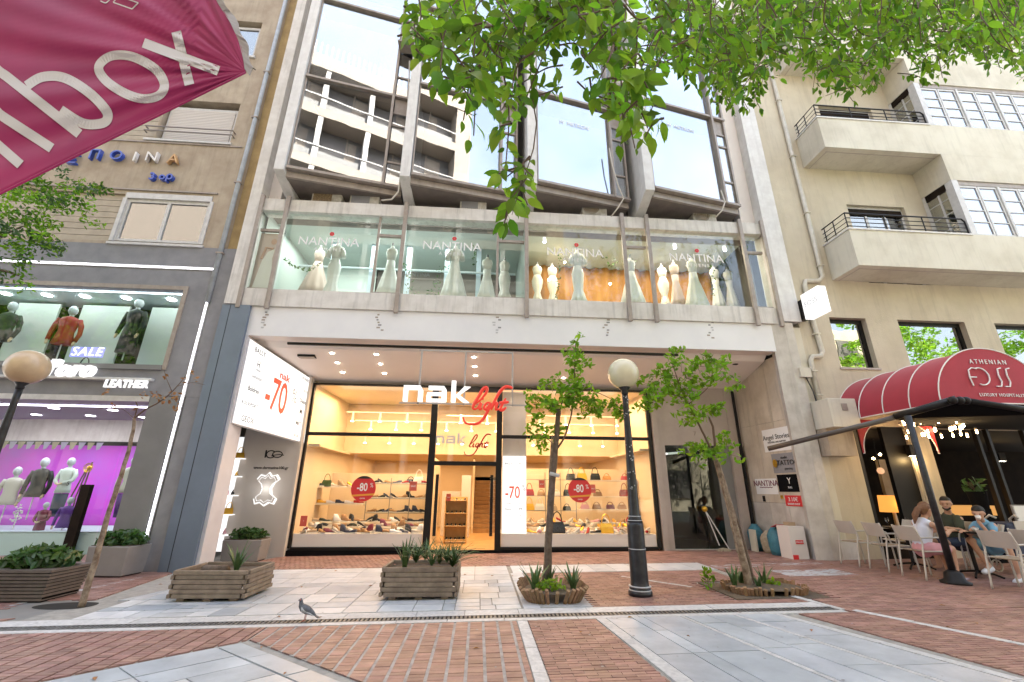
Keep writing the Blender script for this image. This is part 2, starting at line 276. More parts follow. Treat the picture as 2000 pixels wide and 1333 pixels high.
# ---------------------------------------------------------------- materials
M = dict(
 bed=mat('mortar bed', (.24, .235, .225), .9, col2=(.34, .33, .31), scale=9, bump=.3),
 brick=mat('red paving brick', (.23, .125, .105), .5, col2=(.32, .185, .155), scale=5, rand=.2, bump=.25, bscale=90, grime=.35),
 joint=mat('pale joint', (.40, .38, .37), .8, col2=(.24, .22, .21), scale=7),
 marble=mat('white paving marble', (.60, .61, .63), .34, col2=(.47, .49, .52), scale=3.2, rand=.1, bump=.06, grime=.4),
 marbleg=mat('grey paving marble', (.46, .50, .55), .32, col2=(.34, .375, .42), scale=2.2, rand=.12, bump=.06, grime=.35),
 kerb=mat('light kerb stone', (.56, .56, .57), .5, col2=(.40, .41, .43), scale=20, rand=.08, bump=.2, grime=.35),
 grate=mat('galvanised grate', (.22, .23, .24), .5, .6, col2=(.12, .12, .12), scale=12),
 hole=mat('dark void', (.01, .01, .01), .9),
 conc=mat('weathered white concrete', (.74, .715, .68), .8, col2=(.62, .59, .55), scale=3, bump=.4, bscale=50, streak=.6),
 concw=mat('white marble cladding', (.74, .73, .71), .6, col2=(.64, .62, .60), scale=4, streak=.3, bump=.1),
 band=mat('white render', (.80, .80, .81), .7, col2=(.75, .75, .77), scale=1.2),
 soffit=mat('soffit paint', (.84, .775, .73), .8, col2=(.80, .74, .69), scale=1), barb=mat('dark bronze bar', (.085, .07, .06), .4, .2),
 brown=mat('brown-grey metal', (.31, .265, .23), .5, .2, col2=(.38, .33, .29), scale=6, streak=.3),
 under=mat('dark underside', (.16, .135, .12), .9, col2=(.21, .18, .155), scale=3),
 black=mat('black metal', (.010, .009, .009), .45, 0, spec=.25),
 blackmatt=mat('black matt', (.008, .008, .009), .9, spec=.05),
 marwall=mat('veined marble wall', (.62, .55, .46), .45, col2=(.48, .41, .33), scale=1.6, streak=.5, bump=.08),
 marwall2=mat('pale marble wall', (.60, .565, .52), .4, col2=(.45, .41, .37), scale=2.5, streak=.4),
 pinkst=mat('pinkish stone', (.44, .38, .35), .6, col2=(.37, .31, .28), scale=1.5),
 lilac=mat('off-white painted pillar', (.63, .62, .66), .6, col2=(.57, .56, .6), scale=2),
 blue=mat('blue-grey metal cladding', (.17, .215, .285), .4, .2, col2=(.15, .19, .25), scale=2),
 grey=mat('grey textured render', (.27, .27, .285), .85, col2=(.22, .22, .235), scale=3, bump=.5, bscale=60),
 greyp=mat('grey pier panel', (.21, .208, .205), .7, col2=(.185, .183, .18), scale=2),
 tan=mat('stained brown render', (.47, .395, .305), .9, col2=(.35, .28, .21), scale=1.6, streak=.45, bump=.5, bscale=70),
 ochre=mat('ochre render', (.50, .37, .18), .9, col2=(.36, .26, .13), scale=2.2, streak=.4, bump=.4),
 cream=mat('cream rough render', (.60, .535, .42), .9, col2=(.52, .455, .35), scale=1.1, bump=.6, bscale=45, streak=.32),
 cream2=mat('smooth cream render', (.66, .625, .53), .85, col2=(.60, .56, .47), scale=.9, bump=.2, grime=.25, streak=.28),
 louv=mat('beige louvre', (.46, .39, .30), .6, col2=(.38, .32, .24), scale=4),
 alu=mat('white window frame', (.62, .61, .60), .4, col2=(.52, .51, .5), scale=8),
 shut=mat('pale shutter', (.60, .55, .50), .5),
 pvc=mat('cream pipe', (.60, .56, .48), .4, col2=(.5, .46, .38), scale=6),
 pvcb=mat('blue-white pipe', (.45, .50, .55), .5, col2=(.35, .38, .42), scale=6),
 acw=mat('white unit casing', (.60, .58, .54), .45, col2=(.42, .38, .32), scale=9),
 acg=mat('brown dusty grille', (.13, .09, .06), .8, col2=(.30, .22, .12), scale=40),
 spike=mat('steel spikes', (.25, .22, .2), .5, .6),
 steel=mat('steel sign tube', (.42, .42, .44), .35, .6),
 redl=mat('red lacquer', (.72, .045, .03), .35, emit=(.9, .06, .03), es=.05),
 redd=mat('dark red print', (.33, .02, .012), .5),
 whitel=mat('lit white letter', (.85, .85, .85), .4, emit=(1, 1, 1), es=.16),
 sred=mat('red sticker', (.62, .03, .035), .4), syel=mat('orange band', (.75, .33, .04), .5),
 pinkred=mat('light red sticker', (.6, .1, .07), .5),
 paper=mat('white print', (.8, .8, .8), .5), ink=mat('black print', (.02, .02, .02), .5), inkg=mat('grey print', (.25, .25, .27), .5), inkl=mat('pale print', (.5, .5, .52), .5),
 signred=mat('orange-red print', (.75, .09, .035), .4, emit=(1, .1, .04), es=.06),
 litwhite=mat('backlit panel', (.8, .8, .8), .4, emit=(1, 1, 1), es=.17),
 led=mat('led strip', (.9, .9, 1), .4, emit=(.85, .88, 1), es=1.6),
 lamp_on=mat('lit downlight', (1, 1, 1), .4, emit=(1, .88, .68), es=5),
 lamp_cool=mat('lit cool downlight', (1, 1, 1), .4, emit=(.95, .98, 1), es=3),
 shopwall=mat('warm shop wall', (.66, .53, .36), .7, col2=(.62, .49, .33), scale=.8),
 shopceil=mat('shop ceiling', (.66, .56, .42), .8), shopfloor=mat('shop timber floor', (.50, .30, .12), .35, col2=(.42, .24, .09), scale=3),
 shelfm=mat('white shelf', (.66, .58, .45), .5), birch=mat('birch plywood', (.62, .40, .18), .5, col2=(.54, .34, .14), scale=7),
 stair=mat('stair timber', (.36, .21, .09), .5, col2=(.28, .15, .06), scale=5),
 taupe=mat('taupe wall', (.56, .50, .455), .7), plant1=mat('planter composite', (.28, .26, .25), .6, col2=(.25, .23, .22), scale=3),
 plantw=mat('pale planter face', (.36, .37, .42), .6, col2=(.3, .31, .36), scale=4),
 wood=mat('weathered timber', (.26, .205, .155), .8, col2=(.17, .13, .095), scale=7, rand=.12, bump=.5, bscale=40),
 slatw=mat('dark slatted timber', (.10, .08, .07), .7, col2=(.14, .115, .10), scale=7, rand=.15),
 soil=mat('soil', (.07, .05, .035), .95, col2=(.13, .10, .07), scale=25, bump=.8),
 logw=mat('log edging', (.30, .18, .10), .85, col2=(.20, .12, .065), scale=10, rand=.2, bump=.4),
 bark=mat('grey-brown bark', (.17, .125, .095), .9, col2=(.10, .07, .05), scale=14, bump=.9, bscale=60),
 barkl=mat('pale split bark', (.34, .27, .20), .9, col2=(.14, .09, .06), scale=12, bump=.9, bscale=50),
 twig=mat('brown twig', (.12, .075, .05), .8), dead=mat('dry bracts', (.34, .17, .06), .8, rand=.2),
 leaf=mat('bright leaf', (.13, .235, .028), .6, col2=(.18, .29, .04), scale=3, rand=.4, trans=.55, spec=.25),
 leafd=mat('leaf', (.07, .15, .02), .6, col2=(.10, .19, .025), scale=2, rand=.4, trans=.45, spec=.25),
 leafy=mat('yellowish leaf', (.17, .27, .03), .5, rand=.3, trans=.5),
 leafp=mat('shrub leaf', (.035, .085, .028), .4, col2=(.06, .12, .03), scale=6, rand=.35, trans=.25),
 agave=mat('agave leaf', (.06, .13, .05), .45, col2=(.10, .18, .06), scale=8, rand=.2),
 iron=mat('black painted iron', (.014, .015, .018), .35, .3, col2=(.03, .03, .035), scale=10, bump=.1),
 chip=mat('chipped paint', (.45, .45, .46), .6),
 globe=mat('cream lamp globe', (.70, .64, .46), .25, col2=(.62, .56, .40), scale=3, spec=.6, coat=.3),
 globed=mat('tan lamp globe', (.62, .46, .28), .3, col2=(.5, .36, .22), scale=3, coat=.3),
 awn=mat('red awning fabric', (.38, .022, .042), .8, col2=(.33, .018, .035), bump=.15, bscale=14, scale=2, sheen=.2),
 awnin=mat('dark red lining', (.30, .02, .03), .8), pipingm=mat('white piping', (.75, .72, .70), .6),
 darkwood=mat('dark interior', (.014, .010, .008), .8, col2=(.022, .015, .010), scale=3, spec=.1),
 amber=mat('amber lampshade', (.8, .35, .08), .6, emit=(1, .38, .07), es=.22),
 bulb=mat('warm bulb', (1, .8, .5), .4, emit=(1, .66, .3), es=14),
 chairm=mat('taupe chair metal', (.50, .47, .43), .45, .1), weave=mat('woven seat', (.30, .23, .16), .8, col2=(.22, .17, .12), scale=50),
 skin=mat('skin', (.50, .29, .20), .5, spec=.3), hair=mat('brown hair', (.13, .055, .025), .6, col2=(.2, .09, .04), scale=30), hairb=mat('dark hair', (.015, .012, .01), .6),
 wshirt=mat('white cotton', (.66, .67, .76), .8), pink=mat('pink cotton', (.60, .30, .34), .85), dkgreen=mat('dark green cotton', (.045, .055, .035), .85), bluec=mat('light blue cotton', (.16, .36, .55), .85), navy=mat('navy nylon', (.018, .03, .07), .6),
 shoew=mat('white sneaker', (.70, .72, .78), .6), lilacsh=mat('pale lilac shoe', (.45, .38, .47), .7),
 flag=mat('magenta fabric', (.36, .013, .115), .75, col2=(.27, .010, .095), scale=1.6, sheen=.2, trans=.0), flagw=mat('white print on fabric', (.60, .58, .60), .7), flaghem=mat('grey hem', (.36, .34, .35), .8),
 pig=mat('pigeon plumage', (.12, .135, .16), .6, col2=(.05, .055, .07), scale=30), pigl=mat('pale feather', (.4, .42, .45), .6), pinkleg=mat('pink leg', (.35, .12, .1), .6),
 card=mat('white carton', (.66, .62, .60), .7), cardb=mat('brown card', (.38, .28, .18), .8), tarp=mat('blue sack', (.035, .14, .20), .6, col2=(.05, .2, .27), scale=12, bump=.6, bscale=25), sack=mat('beige rubble sack', (.42, .36, .27), .9, col2=(.3, .25, .18), scale=14, bump=.8, bscale=30), foam=mat('cream board', (.6, .56, .46), .7),
 dress=mat('ivory satin', (.66, .64, .60), .45, sheen=.4), dressn=mat('nude tulle', (.50, .38, .33), .6), orange=mat('orange drape', (.46, .22, .06), .7, col2=(.36, .16, .04), scale=1.5), mezwall=mat('pale green-grey wall', (.50, .55, .52), .7), mezdark=mat('brown-grey room', (.20, .17, .15), .8),
 magenta=mat('magenta backdrop', (.62, .06, .60), .6, col2=(.5, .09, .62), scale=1.2), lilacw=mat('lilac wall', (.42, .36, .50), .7), aqua=mat('pale wall', (.55, .62, .66), .6),
 mann=mat('grey mannequin', (.40, .43, .46), .35), leathk=mat('black leather', (.010, .012, .014), .5, bump=.2, bscale=30, spec=.25), leathr=mat('red leather', (.30, .010, .012), .5, bump=.2, bscale=30, spec=.25), leathg=mat('dark green leather', (.018, .03, .02), .5, spec=.25), leathw=mat('stone leather', (.5, .46, .42), .5), leathm=mat('maroon leather', (.16, .012, .04), .4), leathp=mat('purple cloth', (.09, .02, .2), .7), gold=mat('gold', (.75, .42, .05), .3, .7), handm=mat('tan hand', (.55, .4, .25), .5),
 pane=glass('shop glass', .02, fr_=.12), panem=glass('mezzanine glass', .03, (.96, 1, .98), fr_=.08), panes=glass('reflective glass', .34, (.92, .95, .98), (.95, .98, 1.0), wave=.03), paneE=glass('entrance glass', .04, (.7, .75, .7), fr_=.1), paned=glass('dark window glass', .30, (.5, .55, .5), (1, 1, 1), wave=.1, fr_=.3), paneL=glass('left shop glass', .012, (.95, 1, .98), fr_=.04),
 blind=mat('white roller blind', (.84, .85, .86), .7), skytone=mat('pale blue sky tone', (.62, .71, .82), .8),  # the pale blue carries the colour of sky mirrored in the bays
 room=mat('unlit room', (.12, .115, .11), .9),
 oppw=mat('opposite white render', (.46, .44, .42), .8), oppg=mat('opposite grey pane', (.14, .13, .125), .4), opps=mat('opposite slab', (.29, .245, .20), .8),
 neonb=mat('blue neon letter', (.03, .08, .45), .3, coat=.5), neonw=mat('pale neon letter', (.75, .72, .7), .4), neono=mat('rusty letter', (.55, .33, .15), .5), salef=mat('lilac lit panel', (.30, .28, .7), .5, emit=(.32, .30, .9), es=.16), neonl=mat('neon tube', (.9, .9, 1), .3, emit=(.85, .85, 1), es=.6),
 cable=mat('cream cable', (.55, .50, .42), .5), cableb=mat('dark cable', (.03, .03, .035), .5),
)
# ================================================================ GROUND AND PAVING
def proj(p):
    q = RM.transposed() @ (Vector(p) - Vector((0, 0, CAMH)))
    if q.y <= .05: return None
    return 1000 + FPX * q.x / q.y, 666.5 - FPX * q.z / q.y
g = MB(); X0, X1, Y0, Y1 = -60, 60, -60, 70
g.quad((X0, Y0, zg(X0)), (X1, Y0, zg(X1)), (X1, Y1, zg(X1)), (X0, Y1, zg(X0)))
ground = tag(g.build('ground', M['bed'], local=True), kind='structure')
BR, SL = [], []          # (polygon, material key, height)
def ccw(p):
    s = sum(p[i][0] * p[(i + 1) % len(p)][1] - p[(i + 1) % len(p)][0] * p[i][1] for i in range(len(p)))
    return p if s > 0 else p[::-1]
PITS = [(.78, 1.62, 6.55, 8.15), (3.62, 5.2, 6.68, 8.0), (-6.35, -5.05, 6.62, 7.6)]
def inpit(x, y): return any(a < x < b and c < y < d for a, b, c, d in PITS)
def cells(reg, dx, dy, gx, gy, store, key, stag=.5, ang=0., holes=True, jx=0.):
    """lay pieces dx by dy (running along x) over a convex region, joints gx, gy, turned by ang"""
    reg = ccw(reg); cx = sum(p[0] for p in reg) / len(reg); cyy = sum(p[1] for p in reg) / len(reg)
    ca, sa = math.cos(ang), math.sin(ang)
    loc = [((p[0] - cx) * ca + (p[1] - cyy) * sa, -(p[0] - cx) * sa + (p[1] - cyy) * ca) for p in reg]
    x0, x1 = min(p[0] for p in loc), max(p[0] for p in loc); y0, y1 = min(p[1] for p in loc), max(p[1] for p in loc)
    j = 0; y = y0
    while y < y1:
        x = x0 - dx * stag * (j % 2) - (rnd.random() * dx * .3 if jx else 0)
        while x < x1:
            d = dx * (1 + (rnd.random() - .5) * jx)
            c = clip([(x + gx / 2, y + gy / 2), (x + d - gx / 2, y + gy / 2), (x + d - gx / 2, y + dy - gy / 2), (x + gx / 2, y + dy - gy / 2)], loc)
            if len(c) > 2 and area(c) > dx * dy * .06:
                wp = [(cx + p[0] * ca - p[1] * sa, cyy + p[0] * sa + p[1] * ca) for p in c]
                mx, my = sum(p[0] for p in wp) / len(wp), sum(p[1] for p in wp) / len(wp)
                if not (holes and inpit(mx, my)): store.append((wp, key(mx, my) if callable(key) else key))
            x += d
        y += dy; j += 1
# --- street side of the drain
cells([(-13, 3.2), (-5.4, 3.2), (-2.39, 5.53), (-2.39, 5.97), (-13, 5.97)], .165, .066, .022, .005, BR, 'brick', stag=0)
cells([(-2.37, 5.55), (.5, 3.20), (.5, 5.97), (-2.37, 5.97)], .165, .066, .030, .004, BR, 'brick', stag=0)
cells([(.498, 2.4), (.5, 3.19), (-.4, 3.92), (-.4, 2.4)], .165, .066, .030, .004, BR, 'brick', stag=0) if False else None
cells([(.64, 2.4), (1.75, 2.4), (1.46, 5.97), (.64, 5.97)], .21, .056, .006, .008, BR, 'brick')
cells([(4.05, 5.97), (5.0, 2.6), (6.35, 2.6), (4.86, 5.97)], .21, .056, .006, .009, BR, 'brick')
cells([(4.98, 5.97), (6.47, 2.6), (14, 2.6), (14, 5.97)], .21, .056, .006, .008, BR, 'brick')
# --- building side
cells([(-5.2, 9.97), (7.5, 9.97), (7.3, 12.02), (-4.6, 12.02)], .10, .205, .010, .008, BR, 'brick', ang=.6)
cells([(.95, 6.52), (4.6, 6.52), (4.5, 9.05), (.95, 9.05)], .21, .062, .006, .009, BR, 'brick')
cells([(4.78, 6.0), (14, 6.0), (14, 9.95), (4.7, 9.95)], .21, .062, .006, .009, BR, 'brick')
cells([(-14, 6.52), (-5.75, 6.52), (-4.95, 9.0), (-5.8, 9.75), (-6.2, 12.6), (-14, 12.6)], .21, .066, .006, .009, BR, 'brick', ang=.25)
# --- kerb strips and marble
K = lambda poly, key='kerb': SL.append((ccw(poly), key))
x = -13.
while x < 4.6:
    d = .55 + rnd.random() * .35; e = min(x + d - .008, 4.72)
    K([(x, 5.985), (e, 5.985), (e, 6.095), (x, 6.095)]); K([(x + .2, 6.255), (min(e + .2, 4.72), 6.255), (min(e + .2, 4.72), 6.505), (x + .2, 6.505)]); x += d
y = 2.4
while y < 5.95:
    d = .16 if int(y * 10) % 3 == 0 else .62
    K([(.512, y), (.63, y), (.63, min(y + d - .008, 5.975)), (.512, min(y + d - .008, 5.975))]); y += d
def strip(a, b, wd, ln, key='kerb'):
    a, b = Vector(a), Vector(b); t = (b - a).normalized(); n_ = Vector((-t.y, t.x)) * wd / 2; L_ = (b - a).length; s = 0
    while s < L_:
        e = min(s + ln - .008, L_); p, q = a + t * s, a + t * e
        K([tuple(p - n_), tuple(q - n_), tuple(q + n_), tuple(p + n_)], key); s += ln
strip((6.45, 2.6), (4.87, 6.06), .10, .8)
strip((4.75, 6.1), (4.62, 6.9), .09, .4); strip((2.62, 8.6), (3.45, 7.6), .07, .9)
strip((-7.3, 5.55), (-6.2, 5.93), .08, .6); strip((-6.55, 6.62), (-6.1, 9.3), .12, .9)
strip((-13, 9.7), (-6.9, 9.75), .3, .9)
strip((.76, 6.52), (.76, 9.1), .22, .62, 'marble')
x = .7
while x < 4.5:
    K([(x, 9.1), (x + .39, 9.1), (x + .39, 9.94), (x, 9.94)], 'marble'); x += .4
# diamond of marble, bottom left
A0 = Vector((-2.39, 5.44)); dl = Vector((-1.14, -.87)).normalized(); dr = Vector((1.32, -1.08)).normalized()
P = lambda a, b: tuple(A0 + dl * a + dr * b)
def slab(a0, a1, b0, b1, key): K([P(a0 + .006, b0 + .006), P(a1 - .006, b0 + .006), P(a1 - .006, b1 - .006), P(a0 + .006, b1 - .006)], key)
b = 0
for d in (.55, .7, .62, .9, .7, .8): slab(0, .21, b, b + d, 'marbleg'); b += d
a = .22; rows = [(.4, 'marbleg'), (.33, 'marble'), (.42, 'marble'), (.4, 'marbleg'), (.4, 'marble'), (.45, 'marble')]
bb = 0.0
for ri, (dw, ky) in enumerate(rows):
    aa = .22; 
    while aa < 3.6:
        d = rnd.choice([.28, .62, .75, .5]); slab(aa, aa + d, bb, bb + dw, rnd.choice(['marble', 'marble', 'marbleg']) if ri else rnd.choice(['marbleg', 'marbleg', 'marble'])); aa += d
    bb += dw
# marble runway, right of the drain
def T_(v): return Vector((1.47, 5.98)).lerp(Vector((1.80, 2.5)), v)
def U_(v): return Vector((3.82, 5.98)).lerp(Vector((4.98, 2.5)), v)
us = [0, .055, .19, .255, .45, .475, .60, .74, .765, .955, 1]
for i in range(len(us) - 1):
    u0, u1 = us[i] + .0022, us[i + 1] - .0022; v = 0 - rnd.random() * .1
    while v < 1:
        d = rnd.uniform(.13, .26) if us[i + 1] - us[i] > .06 else .3
        v0, v1 = max(v, 0), min(v + d - .0025, 1)
        if v1 > v0 + .01: K([tuple(T_(v0).lerp(U_(v0), u0)), tuple(T_(v0).lerp(U_(v0), u1)), tuple(T_(v1).lerp(U_(v1), u1)), tuple(T_(v1).lerp(U_(v1), u0))], 'kerb' if us[i + 1] - us[i] < .06 else 'marbleg')
        v += d
# mosaic of marble offcuts in front of the shop: recursive random splits
ML = [(-5.5, 6.52), (.62, 6.52), (.62, 9.94), (-4.25, 9.94)]
def split(x0, x1, y0, y1, dep):
    wx, wy = x1 - x0, y1 - y0
    if dep <= 0 or (wx < .5 and wy < .4) or (rnd.random() < .12 and wx < .9 and wy < .6):
        c = clip([(x0 + .006, y0 + .008), (x1 - .006, y0 + .008), (x1 - .006, y1 - .008), (x0 + .006, y1 - .008)], ML)
        if len(c) > 2 and area(c) > .004 and not inpit((x0 + x1) / 2, (y0 + y1) / 2): K(c, rnd.choice(['marble', 'marble', 'marble', 'marbleg']))
        return
    t = rnd.choice([.3, .38, .5, .62, .7])
    if wx > wy * 1.3: split(x0, x0 + wx * t, y0, y1, dep - 1); split(x0 + wx * t, x1, y0, y1, dep - 1)
    else: split(x0, x1, y0, y0 + wy * t, dep - 1); split(x0, x1, y0 + wy * t, y1, dep - 1)
split(-5.5, .62, 6.52, 8.5, 7); 
xx = -5.5
while xx < .62:
    d = rnd.uniform(.45, .7)
    for y0_, y1_ in ((8.5, 8.98), (8.98, 9.46), (9.46, 9.94)):
        c = clip([(xx + .004, y0_ + .006), (min(xx + d, .62) - .004, y0_ + .006), (min(xx + d, .62) - .004, y1_ - .006), (xx + .004, y1_ - .006)], ML)
        if len(c) > 2 and area(c) > .01: K(c, 'marble')
    xx += d
K([(5.6, 8.3), (6.9, 8.3), (6.9, 8.9), (5.6, 8.9)], 'marbleg'); K([(4.75, 9.2), (7.2, 9.5), (7.2, 9.75), (4.75, 9.6)], 'marbleg')
def piece_mesh(mb, poly, top, th=.03):
    n = len(poly); ins = .0015
    mb.prism([(p[0], p[1], zg(p[0]) + top - th) for p in poly], (0, 0, th))
def lay(pieces, name, stuffname, limit=300, jit=.002):
    info = []
    for poly, key in pieces:
        cx = sum(p[0] for p in poly) / len(poly); cyy = sum(p[1] for p in poly) / len(poly)
        q = proj((cx, cyy, 0)); vis = q is not None and -40 < q[0] < 2040 and q[1] < 1360
        info.append((-(area(poly) / (cx * cx + cyy * cyy) ** 1.5) if vis else 1, poly, key, cx, cyy))
    info.sort(key=lambda t: t[0])
    cache = {}
    for sc, poly, key, cx, cyy in info[:limit]:
        if sc > 0: continue
        sig = (key,) + tuple((round(p[0] - cx, 4), round(p[1] - cyy, 4)) for p in poly)
        if sig not in cache:
            mb = MB(); mb.prism([(p[0] - cx, p[1] - cyy, TOP - .03 + .012 * (p[0] - cx)) for p in poly], (0, 0, .03))
            o = mb.build(name, M[key], ground, local=True); cache[sig] = o.data
        else:
            o = bpy.data.objects.new(name, cache[sig]); COL.objects.link(o); o.parent = ground
        o.location = (cx, cyy, zg(cx) + rnd.uniform(-jit, jit))
    byk = {}
    for sc, poly, key, cx, cyy in info[limit:] + [t for t in info[:limit] if t[0] > 0]:
        mb = byk.setdefault(key, MB()); mb.prism([(p[0], p[1], zg(p[0]) + TOP - .03 + rnd.uniform(-jit, jit)) for p in poly], (0, 0, .03))
    for key, mb in byk.items():
        if mb.v: tag(mb.build(stuffname, M[key], ground), kind='stuff')
lay(BR, 'brick', 'brick_field'); 
SLk = [s for s in SL if s[1] == 'kerb']; SLm = [s for s in SL if s[1] != 'kerb']
lay(SLk, 'kerb_stone', 'kerb_field'); lay(SLm, 'paving_slab', 'slab_field', jit=.0015)
# pale mortar between the wide brick rows of the near field
mb = MB(); xs = -2.37
mb.prism([(p[0], p[1], zg(p[0]) + .001) for p in [(-2.37, 5.55), (.5, 3.20), (.5, 5.97), (-2.37, 5.97)]], (0, 0, .009)); tag(mb.build('joint_mortar', M['joint'], ground), kind='stuff')
mb = MB(); mb.prism([(p[0], p[1], zg(p[0]) + .001) for p in [(.64, 2.4), (1.75, 2.4), (1.46, 5.97), (.64, 5.97)]], (0, 0, .005)); tag(mb.build('joint_mortar', M['joint'], ground), kind='stuff')
# --- drain channel
dr_ = thing('drain_grate', 'long slotted metal drain grate between two pale stone strips across the street', 'drain', (-4, 6.175, zg(-4)))
gb = MB(); gf = MB()
gb.prism([(-13, 6.1, zg(-13) + .002), (4.7, 6.1, zg(4.7) + .002), (4.7, 6.25, zg(4.7) + .002), (-13, 6.25, zg(-13) + .002)], (0, 0, .002)); gb.build('channel', M['hole'], dr_)
for yy in (6.108, 6.242): gf.prism([(-13, yy - .008, zg(-13) + .003), (4.7, yy - .008, zg(4.7) + .003), (4.7, yy + .008, zg(4.7) + .003), (-13, yy + .008, zg(-13) + .003)], (0, 0, .013))
gf.build('frame', M['grate'], dr_)
bars = []; x = -12.9
while x < 4.68: bars.append(x); x += .052
bars.sort(key=lambda v: abs(v)); bmb = MB(); bmb.box(-.014, .014, -.066, .066, .003, .014); me = None
rest = MB()
for i, x in enumerate(bars):
    wd = .012 if abs((x + 13) % 1.0) > .05 else .04
    if i < 295:
        if me is None: o = bmb.build('grate_bar', M['grate'], dr_, local=True); me = o.data
        else: o = bpy.data.objects.new('grate_bar', me); COL.objects.link(o); o.parent = dr_
        o.location = (x + 4, 0, zg(x) - zg(-4))
    else: rest.box(x - .014, x + .014, 6.109, 6.241, zg(x) + .003, zg(x) + .014)
tag(rest.build('grate_bar_run', M['grate'], dr_), kind='stuff')

# dark spots, crumbs and dry leaves scattered on the paving
mb = MB(); m2 = MB()
for k in range(420):
    x, y = rnd.uniform(-7, 9), 2.6 + 9 * rnd.random() ** 1.3; r = rnd.uniform(.004, .016); z = fl(x) + .0035
    mb.add([(x + r * math.cos(a) * rnd.uniform(.7, 1.2), y + r * math.sin(a), z + .0012) for a in [math.pi * q / 3 for q in range(6)]], [(0, 1, 2, 3, 4, 5)])
for k in range(70):
    x, y = rnd.uniform(-7, 9), 3 + 8 * rnd.random(); a = rnd.uniform(0, 6.28); l = rnd.uniform(.02, .05); z = fl(x) + .004; c_, s_ = math.cos(a) * l, math.sin(a) * l
    m2.add([(x - c_, y - s_, z), (x + s_ * .4, y - c_ * .4, z + .012), (x + c_, y + s_, z + .003), (x - s_ * .4, y + c_ * .4, z + .01)], [(0, 1, 2), (0, 2, 3)])
tag(mb.build('gum_spots', M['inkg']), 'dark gum spots and grit scattered over the paving', 'litter', kind='stuff'); tag(m2.build('dry_leaves', M['dead']), 'small dry leaves scattered over the paving', 'litter', kind='stuff')
# ================================================================ MAIN BUILDING
YF = 9.97; YW = 11.90
HB = thing('shop_building', 'white concrete building with angled glass bays above a shoe shop', 'building', (1, 11, 0))
def prt(mb, name, m, parent=None, **k): return mb.build(name, m, parent or HB, **k)
def bxp(name, m, *a, parent=None, **k): return MB().box(*a).build(name, M[m], parent or HB, **k)
# fascia band, soffit
bxp('white_fascia', 'band', -5.6, 7.66, YF, YF + .35, 4.83, 5.56)
mb = MB(); zc = lambda y: 4.80 + (y - YF) / (YW - YF) * (4.22 - 4.80)
mb.prism([(-5.6, YF + .02, 4.828), (-5.6, YF + .36, 4.828), (-5.6, YF + .5, 4.70), (-5.6, 12.1, 4.22), (-5.6, 12.1, 5.2), (-5.6, YF + .36, 5.2)], (13.0, 0, 0)); prt(mb, 'soffit', M['soffit'])
mb = MB(); mb.box(-4.66, 4.95, 10.16, 10.22, 4.70, 4.755); prt(mb, 'curtain_slot', M['black'])
# ledge and lintel beams of the first floor, split at each cover post
posts = [-5.81, -5.16, -2.13, 1.06, 3.68, 4.37, 7.03, 7.67]
for i in range(len(posts) - 1):
    a, b = posts[i] + .004, posts[i + 1] - .004
    bxp('ledge_panel', 'conc', a, b, YF - .05, YF + .3, 5.565, 6.02, bevel=.008); bxp('lintel_panel', 'conc', a, b, YF - .05, YF + .3, 8.24, 8.60, bevel=.008)
for x in posts: bxp('cover_post', 'brown', x - .05, x + .05, YF - .13, YF - .052, 5.48, 8.66, bevel=.006)
for x in (-2.80, .31): bxp('thin_mullion', 'brown', x - .03, x + .03, YF + .02, YF + .1, 6.02, 8.24)
for a, b in ((-5.76, -5.21), (-2.77, -2.18), (.34, 1.01), (3.73, 4.32), (7.08, 7.62)):
    bxp('transom', 'brown', a, b, YF + .02, YF + .1, 7.66, 7.73); bxp('transom', 'brown', a, b, YF + .02, YF + .09, 6.022, 6.07)
for a, b in ((-5.78, -5.2), (-5.12, -2.84), (-2.76, -2.17), (-2.09, .27), (.35, 1.02), (1.10, 3.64), (3.72, 4.33), (4.41, 6.99), (7.07, 7.63)):
    bxp('window_pane', 'band', a, b, YF + .05, YF + .056, 6.03, 8.235).data.materials[0] = M['panem']
# side columns
bxp('left_column', 'conc', -6.13, -5.86, YF - .12, YF + .4, 5.57, 24)
bxp('left_pillar', 'lilac', -5.95, -5.46, YF - .02, YF + .5, zg(-5.7), 4.83)
bxp('left_return', 'soffit', -5.86, -5.55, YF + .25, YF + .6, 8.6, 24)
mb = MB(); mb.box(-6.16, -5.53, YF - .10, YF - .022, zg(-5.8), 5.55); prt(mb, 'blue_cladding', M['blue'])
mb = MB(); mb.box(-5.975, -5.965, YF - .104, YF - .10, zg(-5.8), 5.55); prt(mb, 'cladding_joint', M['hole'])
mb = MB(); mb.prism([(7.40, YF + .01, zg(7)), (7.74, YF - .08, zg(7)), (7.96, YF - .08, zg(7)), (7.96, YF + .3, zg(7)), (7.5, YF + .3, zg(7))], (0, 0, 5.56)); prt(mb, 'right_pier', M['marwall2'])
bxp('right_column', 'concw', 7.72, 8.2, YF - .12, YF + .4, 5.62, 24)
bxp('right_column_return', 'soffit', 7.3, 7.72, YF + .2, YF + .5, 8.6, 24)
